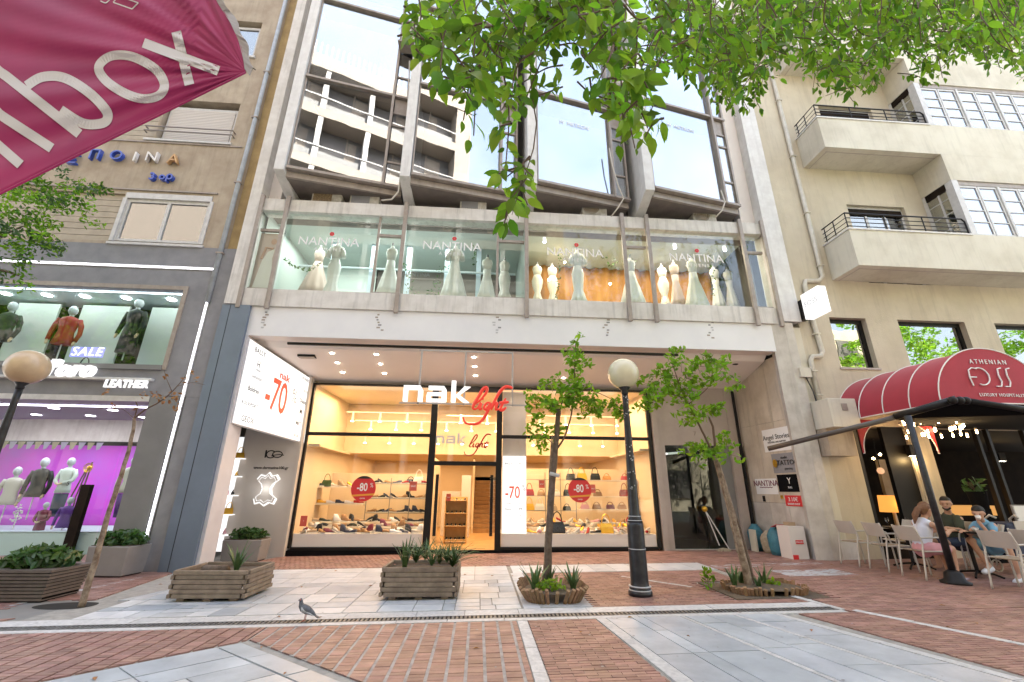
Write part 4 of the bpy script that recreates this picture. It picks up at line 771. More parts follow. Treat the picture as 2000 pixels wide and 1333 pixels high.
# ================================================================ ANGLED GLASS BAYS
ZB = 9.2; ST = 3.10; NS = 4
BAY = [(-5.11, -2.33), (-1.99, .82), (1.30, 3.97), (4.45, 7.17)]
YL, YR = 9.38, 9.96
for bi, (xl, xr) in enumerate(BAY):
    A, B = Vector((xl, YL, 0)), Vector((xr, YR, 0)); D = (B - A); T = D.normalized(); Nn = Vector((T.y, -T.x, 0))   # Nn points to the street
    def bp_(u, out, z): p = A + D * u + Nn * out; return (p.x, p.y, z)
    def pan(name, m, u0, u1, z0, z1, o0, o1): mb = MB(); mb.prism([bp_(u0, o0, z0), bp_(u1, o0, z0), bp_(u1, o0, z1), bp_(u0, o0, z1)], Nn * (o1 - o0)); return mb.build(name, M[m] if isinstance(m, str) else m, HB)
    um = .825
    # fin at the left end of the bay
    mb = MB(); mb.prism([(xl - .27, 9.28, 9.02), (xl - .27, 10.7, 8.6), (xl - .27, 10.7, 24), (xl - .27, 9.28, 24)], (.255, 0, 0)); mb.build('concrete_fin', M['concw'], HB, bevel=.01)
    pan('bay_beam', 'brown', 0, 1.0, 8.93, 9.10, -.12, -.05)
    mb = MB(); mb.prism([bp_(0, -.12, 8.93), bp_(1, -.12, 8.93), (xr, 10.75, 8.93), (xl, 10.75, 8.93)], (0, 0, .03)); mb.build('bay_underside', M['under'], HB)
    mb = MB(); mb.prism([bp_(0, -.3, 8.96), bp_(1, -.1, 8.96), (xr, 10.9, 8.96), (xl, 10.9, 8.96)], (0, 0, 15)); mb.build('bay_core', M['room'], HB) if False else None
    pan('bay_upper_mass', 'soffit', 0, 1, ZB + NS * ST + .02, 24, -.3, 0)
    pan('bay_post', 'brown', um - .012, um + .012, ZB - .08, ZB + NS * ST, .012, .11)
    pan('bay_post', 'brown', .975, .995, ZB - .02, ZB + NS * ST, .012, .06)
    for s in range(NS):
        z0 = ZB + s * ST; z1 = z0 + ST
        pan('bay_sill', 'brown', 0, 1, z0 - .09, z0 - .02, -.05, .09); pan('bay_frame', 'brown', 0, um - .013, z0 - .018, z0 + .03, -.02, .03); pan('bay_frame', 'brown', .0, .012, z0 + .032, z1 - .1, -.02, .03)
        pn = pan('bay_pane', M['panes'], .013, um - .013, z0 + .032, z1 - .095, 0, .006)
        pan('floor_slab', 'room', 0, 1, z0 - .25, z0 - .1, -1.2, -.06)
        hb = (bi < 2 and s == 1) or (bi == 0 and s == 3)
        pan('blind_backing', 'blind' if hb or s == 1 else 'skytone', .02, um - .02, z0 + .04, z0 + (2.5 if hb else (2.45 if bi > 1 else .62)), -.14, -.13) if not (bi < 2 and s == 0) else None  # sheets added to pale the glass, their tone standing in for mirrored sky
        if bi > 1 and s == 0: 
            lg = at(1125 if bi == 2 else 1322, 245 if bi == 2 else 250, 9.6)
            text('M  METRON', .17, bp_(.42, .016, lg.z), tuple(T), M['paper'], HB, depth=.002)
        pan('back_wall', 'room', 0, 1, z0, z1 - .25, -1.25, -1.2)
        zz = [z0 + .0, z0 + .72, z0 + 2.0, z0 + 2.45, z1 - .1]
        for q in range(4):
            if q == 3: pan('bay_spandrel', 'brown', um + .02, .97, zz[3] + .03, zz[4] - .01, -.03, .0); continue
            pan('casement_pane', M['panes'], um + .02, .97, zz[q] + .03, zz[q + 1] - .03, 0, .006)
        for z in zz[:4]: pan('casement_bar', 'brown', um + .014, .973, z - .028, z + .028, -.02, .035)
    pan('bay_side', 'room', -.0, 1, 9.0, 9.05, -1.2, -.3)
# recess above the first floor
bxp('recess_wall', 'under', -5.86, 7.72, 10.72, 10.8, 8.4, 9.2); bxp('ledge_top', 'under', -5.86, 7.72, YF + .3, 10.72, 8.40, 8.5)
bxp('building_mass', 'room', -5.86, 8.0, 10.85, 24, 9.0, 24); bxp('building_mass', 'room', -5.86, 8.0, 19.1, 24, 0, 9.0)
bxp('roof_edge', 'concw', -6.0, 8.2, 9.9, 24.2, 24, 24.4)
sp = MB(); x = -5.6
while x < 7.5:
    for dy in (0, .05): sp.add([(x + dy, YF + .02 + dy, 8.60), (x + .008 + dy, YF + .02 + dy, 8.60), (x + .004 + dy + rnd.uniform(-.02, .02), YF + dy + rnd.uniform(-.02, .03), 8.60 + rnd.uniform(.09, .14))], [(0, 1, 2)])
    x += .055
tag(sp.build('bird_spikes', M['spike'], HB), kind='stuff')
# air conditioners on the ledge
def ac(px, pyt, wd, kind, lab):
    p = at(px, pyt, YF + .25); p.z += .17; x = p.x; h = .55; z0 = p.z - h
    t = thing('air_conditioner', lab, 'air conditioner', (x, YF + .45, z0), 'air conditioners on the ledge')
    MB().box(x - wd / 2, x + wd / 2, YF + .10, YF + .56, z0, p.z).build('casing', M['acw'], t, bevel=.015)
    if kind == 'fan':
        c = (x - wd * .14, p.z - .28); mb = MB()
        for r in (.05, .1, .15, .2, .24): mb.tube([(c[0] + r * math.cos(a), YF + .085, c[1] + r * math.sin(a)) for a in [2 * math.pi * i / 24 for i in range(25)]], .006, 4)
        mb.build('fan_guard', M['alu'], t); mb = MB(); mb.prism([(c[0] + .24 * math.cos(a), YF + .098, c[1] + .24 * math.sin(a)) for a in [2 * math.pi * i / 24 for i in range(24)]], (0, -.004, 0)); mb.build('fan_opening', M['acg'], t)
        mb = MB(); mb.prism([(x + wd * .36 + .05 * math.cos(a), YF + .097, p.z - .12 + .05 * math.sin(a)) for a in [2 * math.pi * i / 14 for i in range(14)]], (0, -.004, 0)); mb.build('badge', M['pinkred'], t)
    else:
        MB().box(x - wd * .44, x + wd * .18, YF + .09, YF + .097, z0 + .04, p.z - .05).build('grille', M['acg' if kind == 'rust' else 'inkg'], t)
    return t
ac(643, 384, .78, 'rust', 'rusty window air conditioner on the ledge, leftmost of the row'); ac(716, 386, .78, 'box', 'white boxed air conditioner with cable, second from the left on the ledge')
ac(925, 394, .72, 'box', 'white air conditioner with grey grille left of the hanging leaves'); ac(1158, 405, .70, 'fan', 'white fan unit with pink badge on the ledge right of the hanging leaves'); ac(1370, 420, .68, 'fan', 'white fan unit at the right end of the ledge')
def wallac(px, py, Y, lab, s=1.):
    p = at(px, py, Y); t = thing('air_conditioner', lab, 'air conditioner', p)
    MB().box(p.x - .2 * s, p.x + .2 * s, Y - .3, Y, p.z - .55, p.z + .1).build('casing', M['acw'], t, bevel=.02); MB().box(p.x - .17 * s, p.x + .17 * s, Y - .306, Y - .301, p.z - .5, p.z + .02).build('grille', M['pvc'], t)
    MB().box(p.x - .3 * s, p.x + .3 * s, Y - .3, Y + .1, p.z - .6, p.z - .56).build('bracket', M['brown'], t)
wallac(803, 72, 9.75, 'old air conditioner bolted beside the narrow window of the first bay'); wallac(1200, 155, 9.75, 'dusty air conditioner high between the second and third bays, behind the leaves')
def cable(pts, r, m, lab): t = tag(MB().tube(pts, r, 6).build('hanging_cable', M[m], smooth=True), lab, 'cable'); return t
def cpath(px, Y): return [at(a, b, Y) for a, b in px]
cable(cpath([(800, 120), (797, 200), (790, 290), (782, 345), (778, 375), (765, 390), (745, 392)], 9.6), .022, 'cable', 'cream hose looping down beside the first bay to the boxed air conditioner')
cable(cpath([(1190, 290), (1196, 325), (1208, 365), (1218, 388), (1208, 405), (1194, 423)], 9.6), .018, 'cable', 'pale cable hanging in front of the third bay to the fan unit')
cable(cpath([(1408, 372), (1416, 395), (1410, 412), (1397, 425)], 9.6), .018, 'cable', 'short pale cable below the fourth bay')
# ================================================================ FIRST FLOOR DRESS SHOP
mb = MB(); mb.quad((-5.8, YF + .3, 5.95), (7.6, YF + .3, 5.95), (7.6, 14, 5.95), (-5.8, 14, 5.95)); mb.quad((-5.8, YF + .3, 8.45), (7.6, YF + .3, 8.45), (7.6, 14, 8.45), (-5.8, 14, 8.45)); prt(mb, 'showroom_floor', M['mezwall'])
mb = MB(); mb.quad((-5.8, 13.2, 5.9), (-3.6, 13.2, 5.9), (-3.6, 13.2, 8.5), (-5.8, 13.2, 8.5)); mb.quad((-5.8, 10.3, 5.9), (-5.8, 13.2, 5.9), (-5.8, 13.2, 8.5), (-5.8, 10.3, 8.5)); prt(mb, 'showroom_wall', M['mezwall'])
mb = MB(); mb.quad((-3.6, 13.4, 5.9), (1.1, 13.4, 5.9), (1.1, 13.4, 8.5), (-3.6, 13.4, 8.5)); prt(mb, 'showroom_wall', M['mezdark'])
bxp('showroom_partition', 'mezwall', 1.06, 1.16, 10.4, 13.4, 5.95, 8.45)
mb = MB(); n = 60; pts = [(1.3 + 6.3 * i / n, 12.6 + .07 * math.sin(i * 1.9) + .04 * math.sin(i * .7)) for i in range(n + 1)]
mb.loft([[(a, b, z) for a, b in pts] for z in (5.96, 8.44)], cap=False, closed=False); prt(mb, 'orange_drape', M['orange'], smooth=True)
for i, (x, y) in enumerate(((-4.5, 11.7), (-3.35, 11.7), (-2.3, 11.7), (-1.15, 11.7), (-.2, 11.7))): bxp('pale_upright', 'skytone', x - .07, x + .07, y, y + .14, 5.95, 8.45)  # pale upright bars behind the panes
bxp('showroom_rail', 'aqua', -5.4, .9, 11.6, 11.64, 7.55, 7.6)
area_lamp(-3, 11.6, 8.38, 5, 1.6, 36, (.92, 1, .95), nm='showroom_light'); area_lamp(4.4, 11.4, 8.38, 5.5, 1.4, 36, (1, .86, .66), nm='showroom_light')
for i, px in enumerate((1063, 1316, 1412)):
    p = at(px, 455 if i < 1 else 470, 10.9); t = thing('spotlight', 'small white ceiling spotlight in the dress shop, %s of three' % ('left', 'middle', 'right')[i] if False else 'small white ceiling spotlight in the dress shop, %s from the left' % ORD[i], 'spotlight', (p.x, 10.9, p.z), 'dress shop spotlights')
    MB().tube([(p.x, 10.9, 8.44), (p.x, 10.88, 8.28)], .05, 10).build('housing', M['whitel'], t); disc('lens', p.x, 10.88, 8.275, .04, 'lamp_cool', t, 10)
for i, (px, py) in enumerate(((1103, 513), (1072, 547), (1192, 555), (1298, 583))):
    p = at(px, py, 11.6); tag(MB().ball(p, .035, 8).build('glowing_bulb', M['bulb']), 'small warm bulb glowing among the dresses, %s from the left' % ORD[i], 'light bulb', 'warm bulbs among the dresses')
def dress(px, pyb, hgt, wide, mermaid=False, m='dress', sleeves=False, lab='', Y=10.85, nude=False):
    p = at(px, pyb, Y); x, y, z = p.x, Y, p.z - .12; H = hgt * 1.08; wide = wide * .88
    t = thing('wedding_dress', lab, 'dress', (x, y, z), 'dresses in the first floor showroom')
    f = (lambda a, zz: .10 * math.sin(a * 9) * max(0, 1 - (zz) / (H * .62)))
    if mermaid: prof = [(wide, 0), (wide * .72, H * .12), (wide * .48, H * .26), (.155, H * .42), (.175, H * .56), (.11, H * .70)]
    else: prof = [(wide, 0), (wide * .86, H * .15), (wide * .66, H * .35), (wide * .42, H * .55), (.11, H * .70)]
    MB().lathe(prof, (x, y, z), 40, 1, .8, fold=f).build('skirt', M[m], t, smooth=True)
    MB().lathe([(.11, H * .701), (.135, H * .80), (.155, H * .87), (.13, H * .93), (.06, H * .955), (.045, H * 1.0)], (x, y, z), 20, 1, .66).build('bodice', M[m], t, smooth=True)
    if sleeves:
        for s in (-1, 1): MB().tube([(x + s * .13, y, z + H * .91), (x + s * .19, y - .02, z + H * .82), (x + s * .21, y - .04, z + H * .72)], [.05, .06, .075], 10).build('sleeve', M[m], t, smooth=True)
    MB().tube([(x, y, z + H * .99), (x, y, z + H * 1.06)], .03, 8).build('neck_cap', M['inkg'], t)
for a in ((645, 575, 1.55, .30, True, 'dress', True, 'fitted ivory wedding dress with sleeves in the leftmost wide pane'), (612, 572, 1.45, .48, False, 'dressn', False, 'full nude tulle dress behind the leftmost ivory dress', 11.6),
          (757, 573, 1.45, .36, False, 'dress', False, 'tiered ivory dress in the narrow pane left of the second post'), (885, 579, 1.55, .42, False, 'dress', True, 'pleated ivory dress with elbow sleeves under the second name'),
          (950, 581, 1.25, .30, False, 'dress', False, 'white gown by the plant at the right of the second wide pane'), (985, 581, 1.2, .28, True, 'dress', False, 'white gown in the narrow pane behind the hanging leaves', 11.1),
          (1131, 589, 1.6, .30, True, 'dress', True, 'ivory mermaid gown with puff sleeves under the third name'), (1237, 592, 1.42, .40, False, 'dress', False, 'ivory gown with wide skirt behind the post between third and fourth panes'),
          (1362, 597, 1.5, .38, False, 'dress', False, 'ivory gown with split skirt under the fourth name'), (1325, 594, 1.4, .26, False, 'dressn', False, 'pale pink dress left of the split skirt gown', 11.5),
          (1080, 586, 1.2, .2, True, 'dress', False, 'slim pale dress at the left of the orange room', 12.0), (1050, 584, 1.2, .2, True, 'dress', False, 'slim pale dress next to the partition', 12.0),
          (1405, 598, 1.35, .24, False, 'dress', False, 'white dress second from the right end of the showroom', 11.8), (1432, 599, 1.3, .24, False, 'dress', False, 'white dress at the right end of the showroom', 11.9), (1300, 594, 1.35, .2, True, 'dress', False, 'slim white dress near the orange drape', 12.0)):
    dress(a[0], a[1], a[2], a[3], a[4], a[5], a[6], a[7], a[8] if len(a) > 8 else 10.85)
def leafquads(mb, c, r, n, s, flat=.6, up=0., shape='leaf'):
    for _ in range(n):
        while True:
            d = Vector((rnd.uniform(-1, 1), rnd.uniform(-1, 1), rnd.uniform(-1, 1)))
            if d.length < 1: break
        p = Vector(c) + Vector((d.x * r[0], d.y * r[1], d.z * r[2]))
        a = Vector((rnd.gauss(0, 1), rnd.gauss(0, 1), rnd.gauss(0, .7) - .5 + up)).normalized(); b = a.cross(Vector((rnd.gauss(0, 1), rnd.gauss(0, 1), rnd.gauss(0, 1)))).normalized(); k = s * rnd.uniform(.65, 1.3); nn = a.cross(b)
        mb.add([p - a * k * .5, p - a * k * .12 + b * k * .24 + nn * k * .08, p + a * k * .22 + b * k * .2 + nn * k * .06, p + a * k * .6, p + a * k * .22 - b * k * .2 + nn * k * .06, p - a * k * .12 - b * k * .24 + nn * k * .08], [(0, 1, 2, 3), (0, 3, 4, 5)])
def garland(pts, r, n, lab, Y):
    mb = MB(); q = [at(a, b, Y) for a, b in pts]
    for i in range(len(q) - 1):
        for k in range(n): leafquads(mb, q[i].lerp(q[i + 1], k / n), (r, r, r), 2, .085)
    tag(mb.build('ivy_garland', M['leafp']), lab, 'garland')
garland([(556, 505), (575, 522), (605, 528), (628, 515)], .05, 8, 'drooping ivy garland at the left of the first wide pane', 10.6)
garland([(795, 520), (800, 575), (850, 575), (860, 530), (905, 515)], .18, 16, 'ivy climbing around the pleated ivory dress', 11.4)
garland([(1095, 500), (1088, 585)], .07, 20, 'ivy strand hanging left of the mermaid gown', 10.7)
garland([(1165, 480), (1200, 525), (1235, 500), (1290, 480)], .2, 14, 'ivy swag on the orange drape', 11.8); garland([(1385, 490), (1395, 578)], .08, 16, 'ivy strand right of the split skirt gown', 10.7); garland([(925, 480), (928, 520)], .08, 10, 'trailing plant hanging in the second wide pane', 10.7)
for i, (px, py) in enumerate(((642, 473), (883, 482), (1123, 494), (1360, 505))):
    Y = YF + .04; t = thing('window_lettering', 'white dress shop name with red flower on the %s wide first floor pane' % ORD[i], 'sign', at(px, py, Y), 'names on the first floor panes')
    c = at(px, py, Y); text('NANTINA', .34, c, (1, 0, 0), M['paper'], t, depth=.003, bold=.0, sx=1.0)
    text('A T H E N S', .13, c - Vector((0, 0, .22)), (1, 0, 0), M['paper'], t, depth=.003)
    f = MB(); 
    for k in range(6): a = k * math.pi / 3; f.ball((c.x + .05 + .035 * math.cos(a), Y, c.z + .24 + .035 * math.sin(a)), .028, 6, sc=(1, .2, 1))
    f.build('flower_mark', M['sred'], t)
pz = at(514, 500, YF + .12); t = thing('window_poster', 'photo poster of a model in a pale one shoulder dress in the leftmost narrow pane', 'poster', (pz.x, YF + .1, 6.1))
MB().box(-5.76, -5.21, YF + .10, YF + .105, 6.08, 7.64).build('sheet', M['dressn'], t)
mb = MB(); mb.prism([(-5.70, YF + .096, 6.1), (-5.26, YF + .096, 6.1), (-5.36, YF + .096, 6.9), (-5.34, YF + .096, 7.2), (-5.50, YF + .096, 7.1), (-5.60, YF + .096, 6.85)], (0, -.002, 0)); mb.build('dress_print', M['dress'], t)
mb = MB(); mb.tube([(-5.38, YF + .092, 7.2), (-5.56, YF + .092, 7.22), (-5.62, YF + .092, 6.9)], .03, 6); mb.ball((-5.40, YF + .095, 7.4), .085, 10, sc=(.8, .05, 1)); mb.build('figure_print', M['skin'], t)
text('NANTINA', .17, at(813, 537, 11.2), (1, 0, 0), M['inkg'], depth=.003, name='inner_sign', label='grey dress shop name on a panel among ivy inside the showroom', cat='sign')
# ================================================================ SHOES AND BAGS IN THE WINDOWS
def shoe_mesh(kind):
    mb = MB(); L_ = .28
    heel = {'low': .012, 'heel': .07, 'sneaker': .0, 'boot': .02}[kind]
    prof = []   # along the length: x, half width, z bottom, z top
    N_ = 11
    for i in range(N_):
        u = i / (N_ - 1); hw = .035 + .014 * math.sin(math.pi * min(1, u * 1.2)) ; hw *= (1 if u < .85 else 1 - (u - .85) * 4)
        zb = heel * max(0, 1 - u * 1.9)
        zt = {'low': (.075, .045), 'heel': (.07, .03), 'sneaker': (.10, .05), 'boot': (.17, .06)}[kind]
        top = zt[0] if u < .38 else zt[1] + (zt[0] - zt[1]) * max(0, 1 - (u - .38) / .3) ** 1.5
        if u > .9: top *= .75
        prof.append((u * L_ - L_ / 2, hw, zb + .012, zb + .012 + top))
    up = [[(x, hw * math.cos(a) * (1 if math.sin(a) < 0 else .85), zb + (zt - zb) * (.5 + .5 * math.sin(a))) for a in [2 * math.pi * k / 8 for k in range(8)]] for x, hw, zb, zt in prof]
    mb.loft(up, 0)
    so = [[(x, hw * 1.06, zb - .012), (x, hw * 1.06, zb + .008), (x, -hw * 1.06, zb + .008), (x, -hw * 1.06, zb - .012)] for x, hw, zb, zt in prof]; mb.loft(so, 1)
    if heel > .03: mb.box(-L_ / 2, -L_ / 2 + .025, -.012, .012, 0, heel, 1)
    return mb
SHM = {}
for kd in ('low', 'heel', 'sneaker', 'boot'):
    o = shoe_mesh(kd).build('shoe', [M['leathk'], M['dress']], smooth=True, local=True); SHM[kd] = o.data; bpy.data.objects.remove(o)
SHC = [('black', 'leathk'), ('brown', 'stair'), ('tan', 'cardb'), ('navy', 'navy'), ('white', 'shoew'), ('red', 'leathr'), ('olive', 'leathg'), ('beige', 'leathw'), ('pink', 'pink'), ('maroon', 'leathm'), ('gold', 'gold')]
SHN = {'low': 'low shoe', 'heel': 'heeled shoe', 'sneaker': 'sneaker', 'boot': 'ankle boot'}
def shoe(x, y, z, rz, kd, ci, where, sc=1.):
    o = bpy.data.objects.new('shoe', SHM[kd]); COL.objects.link(o); o.location = (x, y, z); o.rotation_euler = (0, 0, rz); o.scale = (sc,) * 3
    o.material_slots[0].link = 'OBJECT'; o.material_slots[0].material = M[SHC[ci][1]]
    tag(o, '%s %s, %s' % (SHC[ci][0], SHN[kd], where), 'shoe', 'shoes on display in the shop')
def bag_mesh(kind):
    mb = MB(); w_, h_, d_ = (.15, .2, .06) if kind == 'tote' else (.13, .13, .05)
    mb.loft([[(sx * w_ * k, sy * d_ * kk, z * h_) for sx, sy in ((1, 1), (-1, 1), (-1, -1), (1, -1))] for z, k, kk in ((0, .92, .9), (.06, 1, 1), (.6, .95, .8), (1, .78, .4))])
    mb.tube([(w_ * .62 * math.cos(a), 0, h_ * .92 + h_ * (1.0 if kind == 'tote' else .6) * math.sin(a)) for a in [math.pi * i / 12 for i in range(13)]], .011, 6)
    return mb
BGM = {}
for kd in ('tote', 'clutch'):
    o = bag_mesh(kd).build('handbag', M['leathk'], local=True); BGM[kd] = o.data; bpy.data.objects.remove(o)
def bag(x, y, z, rz, kd, ci, where, sc=1.):
    o = bpy.data.objects.new('handbag', BGM[kd]); COL.objects.link(o); o.location = (x, y, z); o.rotation_euler = (0, 0, rz); o.scale = (sc,) * 3
    o.material_slots[0].link = 'OBJECT'; o.material_slots[0].material = M[ci if isinstance(ci, str) else SHC[ci][1]]
    tag(o, where, 'handbag', 'handbags on display in the shop')
kinds = ['low', 'heel', 'sneaker', 'low', 'boot', 'low']
for row, yy in enumerate((12.05, 12.32, 12.62, 12.95)):
    x = -4.3; i = 0
    z = .40 + (.0 if row < 2 else (.10 if row == 2 else .2))
    if row >= 2: bxp('display_riser', 'shelfm', -4.2, -1.42, yy - .14, yy + .13, .401, z - .002)
    while x < -1.5:
        if row == 0 and i == 2: x += .1
        shoe(x, yy + rnd.uniform(-.04, .04), z, rnd.choice([0, math.pi, .5, 2.6, -.6, .2]) + rnd.uniform(-.3, .3), rnd.choice(kinds), rnd.choice([0, 0, 0, 0, 1, 1, 1, 2, 3, 3, 4, 6, 7, 9]), '%s from the left in the %s row of the left window deck' % (ORD[i], ORD[row]), 1.05); x += rnd.uniform(.155, .205); i += 1
for row, z in enumerate((1.05, 1.5)):
    for i in range(5): shoe(-4.35 + i * .25, 13.3, z, rnd.uniform(-.5, .5), rnd.choice(kinds), rnd.randrange(11), '%s from the left on the %s wall shelf of the left window' % (ORD[i], ('lower', 'upper')[row]))
for row, z in enumerate((.82, 1.2, 1.6)):
    for i in range(8): shoe(-3.0 + i * .21, 13.45, z, rnd.choice([0, math.pi]) + rnd.uniform(-.4, .4), rnd.choice(kinds), rnd.choice([0, 0, 1, 1, 2, 9, 3, 5]), '%s from the left on the %s glass shelf of the left window' % (ORD[i], ('lower', 'middle', 'upper')[row]))
for row, yy in enumerate((12.05, 12.32, 12.62, 12.95)):
    x = 1.4; i = 0; z = .40 + (.0 if row < 2 else (.10 if row == 2 else .2))
    if row >= 2: bxp('display_riser', 'shelfm', 1.35, 4.58, yy - .14, yy + .13, .401, z - .002)
    while x < 4.5:
        if row < 2 and (1.9 < x < 2.3 or 3.2 < x < 3.5): x += .12; continue
        shoe(x, yy + rnd.uniform(-.04, .04), z, rnd.uniform(-3, 3), rnd.choice(['heel', 'heel', 'low', 'sneaker']), rnd.choice([10, 7, 2, 8, 4, 5, 1, 0, 7, 10]), '%s from the left in the %s row of the right window deck' % (ORD[i], ORD[row]), 1.0); x += rnd.uniform(.16, .22); i += 1
bag(2.08, 12.15, .4, 0, 'tote', 'leathk', 'black hobo handbag with round handle at the front of the right window deck', 1.35)
bag(3.38, 12.15, .4, 0, 'tote', 'gold', 'mustard yellow handbag at the front of the right window deck', 1.2)
for i, (x, z, kd, c, n_) in enumerate(((3.05, 1.75, 'tote', 'gold', 'mustard'), (3.45, 1.75, 'tote', 'leathk', 'black'), (3.8, 1.75, 'clutch', 'orange', 'orange'), (4.35, 1.75, 'clutch', 'leathr', 'red'), (3.0, 1.3, 'tote', 'leathg', 'dark green'), (3.5, 1.3, 'clutch', 'stair', 'brown'), (4.3, 1.3, 'tote', 'leathr', 'red'), (3.1, .95, 'clutch', 'pink', 'pink'), (3.45, .95, 'clutch', 'stair', 'brown round'), (3.85, .95, 'clutch', 'leathm', 'maroon round'), (4.2, .95, 'clutch', 'orange', 'orange'))):
    bag(x, 13.28, z, rnd.uniform(-.2, .2), kd, c, '%s handbag on the %s white shelf at the right of the right window' % (n_, {1.75: 'top', 1.3: 'middle', .95: 'bottom'}[z]), .95)
for i, (x, z, kd, c, n_) in enumerate(((1.5, .9, 'tote', 'gold', 'mustard'), (1.8, .9, 'tote', 'dress', 'cream'), (2.2, .9, 'clutch', 'cardb', 'tan'), (2.6, .9, 'clutch', 'leathk', 'black'), (1.5, 1.3, 'tote', 'leathr', 'red'), (1.85, 1.3, 'clutch', 'stair', 'brown'), (2.3, 1.3, 'clutch', 'dress', 'cream'), (2.65, 1.3, 'tote', 'leathk', 'black'), (2.75, 1.75, 'tote', 'leathk', 'black'))):
    bag(x, 13.45, z, rnd.uniform(-.2, .2), kd, c, '%s handbag on the %s glass shelf of the right window' % (n_, {1.75: 'upper', 1.3: 'middle', .9: 'lower'}[z]), .9)
bag(-4.3, 13.3, 1.5, 0, 'tote', 'leafp', 'green bag at the left of the upper wall shelf in the left window', .9); bag(-1.75, 13.45, 1.6, 0, 'tote', 'dress', 'cream bag with tall curved handle right of the red round sticker', 1.0); bag(-2.0, 13.6, 1.6, 0, 'clutch', 'leathk', 'small black bag beside the cream bag in the left window', 1.0)
for row, z in enumerate((.12, .48, .82, 1.16)):
    for i in range(5): shoe(-.86 + i * .12, 13.5, z, -math.pi / 2, 'low', (0, 0, 0, 1)[row] if i % 2 else 0, '%s from the left on the %s shelf of the birch stand' % (ORD[i], ('bottom', 'second', 'third', 'top')[row]), .6)
for i in range(5):
    z = (.4, .85, 1.28, 1.72, 2.15)[i]
    for k in range(2):
        if (i + k) % 3 == 2: bag(-6.2 + k * .2, 11.7, z, .3, 'tote', ('pink', 'gold')[k], '%s bag on the %s lit white shelf' % (('pink', 'gold')[k], ORD[i]), .7)
        else: shoe(-6.2 + k * .2, 11.72, z, -1.2, 'heel', (0, 8, 10, 1, 2)[(i * 2 + k) % 5], '%s on the %s lit white shelf' % (('left', 'right')[k], ORD[i]), .9)
# ================================================================ LEFT BUILDING
def wallholes(x0, x1, z0, z1, holes, y0, y1, name, m, parent):
    """wall in the XZ plane with rectangular holes, built from butted blocks"""
    xs = sorted({x0, x1, *[h[0] for h in holes], *[h[1] for h in holes]}); xs = [x for x in xs if x0 <= x <= x1]; mb = MB()
    for i in range(len(xs) - 1):
        a, b = xs[i], xs[i + 1]; hs = sorted([(max(h[2], z0), min(h[3], z1)) for h in holes if h[0] < b and h[1] > a and h[3] > z0 and h[2] < z1]); z = z0
        for h0, h1 in hs:
            if h0 > z: mb.box(a, b, y0, y1, z, h0)
            z = max(z, h1)
        if z < z1: mb.box(a, b, y0, y1, z, z1)
    return mb.build(name, M[m] if isinstance(m, str) else m, parent)
LBd = thing('leather_shop_building', 'brown and grey building with a leather shop at the left', 'building', (-10, 11, 0)); YB = 9.97
bl = lambda name, m, *a, **k: MB().box(*a).build(name, M[m], k.pop('parent', LBd), **k)
wallholes(-22, -6.5, 7.08, 24, [(-9.2, -7.1, 7.17, 8.6), (-22, -9.25, 7.17, 8.55), (-9.0, -7.06, 10.3, 11.75), (-22, -9.05, 10.3, 11.7), (-9.0, -7.07, 13.55, 15.0), (-22, -9.05, 13.5, 14.9)], YB, YB + .3, 'upper_wall', 'tan', LBd)
bl('ochre_strip', 'ochre', -6.5, -6.13, YB + .12, YB + .4, 7.1, 24)
mb = MB(); mb.tube([(-6.53, YB - .05, 24), (-6.53, YB - .05, 10.6), (-6.55, YB - .05, 5.6)], .055, 10); mb.build('drain_pipe', M['pvcb'], LBd, smooth=True)
for z in (6.9, 9.0, 11.2, 12.9): bl('pipe_clip', 'brown', -6.62, -6.45, YB - .11, YB, z, z + .04)
for z0, z1, xr in ((7.17, 8.55, -9.25), (10.3, 11.7, -9.05), (13.5, 14.9, -9.05)):
    z = z0
    while z < z1 - .02: bl('louvre', 'louv', -14.5, xr, YB + .06, YB + .1, z + .006, z + .165); z += .172
    bl('louvre_back', 'hole', -22, xr, YB + .15, YB + .2, z0, z1)
def sash(x0, x1, z0, z1, y, parent, m='alu', n=2, dark='paned', shutter=0.):
    t = bl('window_frame', m, x0, x1, y, y + .07, z1 - .09, z1, parent=parent); p = lambda a, b, c, d, nm='sash_bar': bl(nm, m, a, b, y, y + .06, c, d, parent=t)
    def rel(o): return o
    p(x0, x0 + .07, z0, z1 - .09); p(x1 - .07, x1, z0, z1 - .09); p(x0 + .07, x1 - .07, z0, z0 + .06)
    for i in range(1, n): xm = x0 + (x1 - x0) * i / n; p(xm - .04, xm + .04, z0 + .06, z1 - .09)
    bl('glass', 'alu', x0 + .07, x1 - .07, y + .03, y + .036, z0 + .06, z1 - .09, parent=t).data.materials[0] = M[dark]
    bl('room_behind', 'room', x0, x1, y + .6, y + .62, z0, z1, parent=t)
    if shutter:
        z = z1 - .09
        while z > z1 - .09 - shutter: bl('shutter_slat', 'shut', x0 + .07, x1 - .07, y - .02, y - .005, z - .05, z - .004, parent=t); z -= .055
    return t
sash(-9.15, -7.12, 7.2, 8.42, YB + .02, LBd); bl('frame_surround', 'alu', -9.2, -7.1, YB - .03, YB + .1, 8.42, 8.58); bl('frame_surround', 'alu', -9.24, -9.15, YB - .03, YB + .1, 7.17, 8.42); bl('frame_surround', 'alu', -7.12, -7.04, YB - .03, YB + .1, 7.17, 8.42)
sash(-8.95, -7.12, 10.35, 11.6, YB + .12, LBd, shutter=1.2); sash(-8.95, -7.12, 13.6, 14.9, YB + .12, LBd, dark='paned')
bl('blind_backing', 'blind', -8.9, -7.2, YB + .22, YB + .24, 13.6, 14.3)
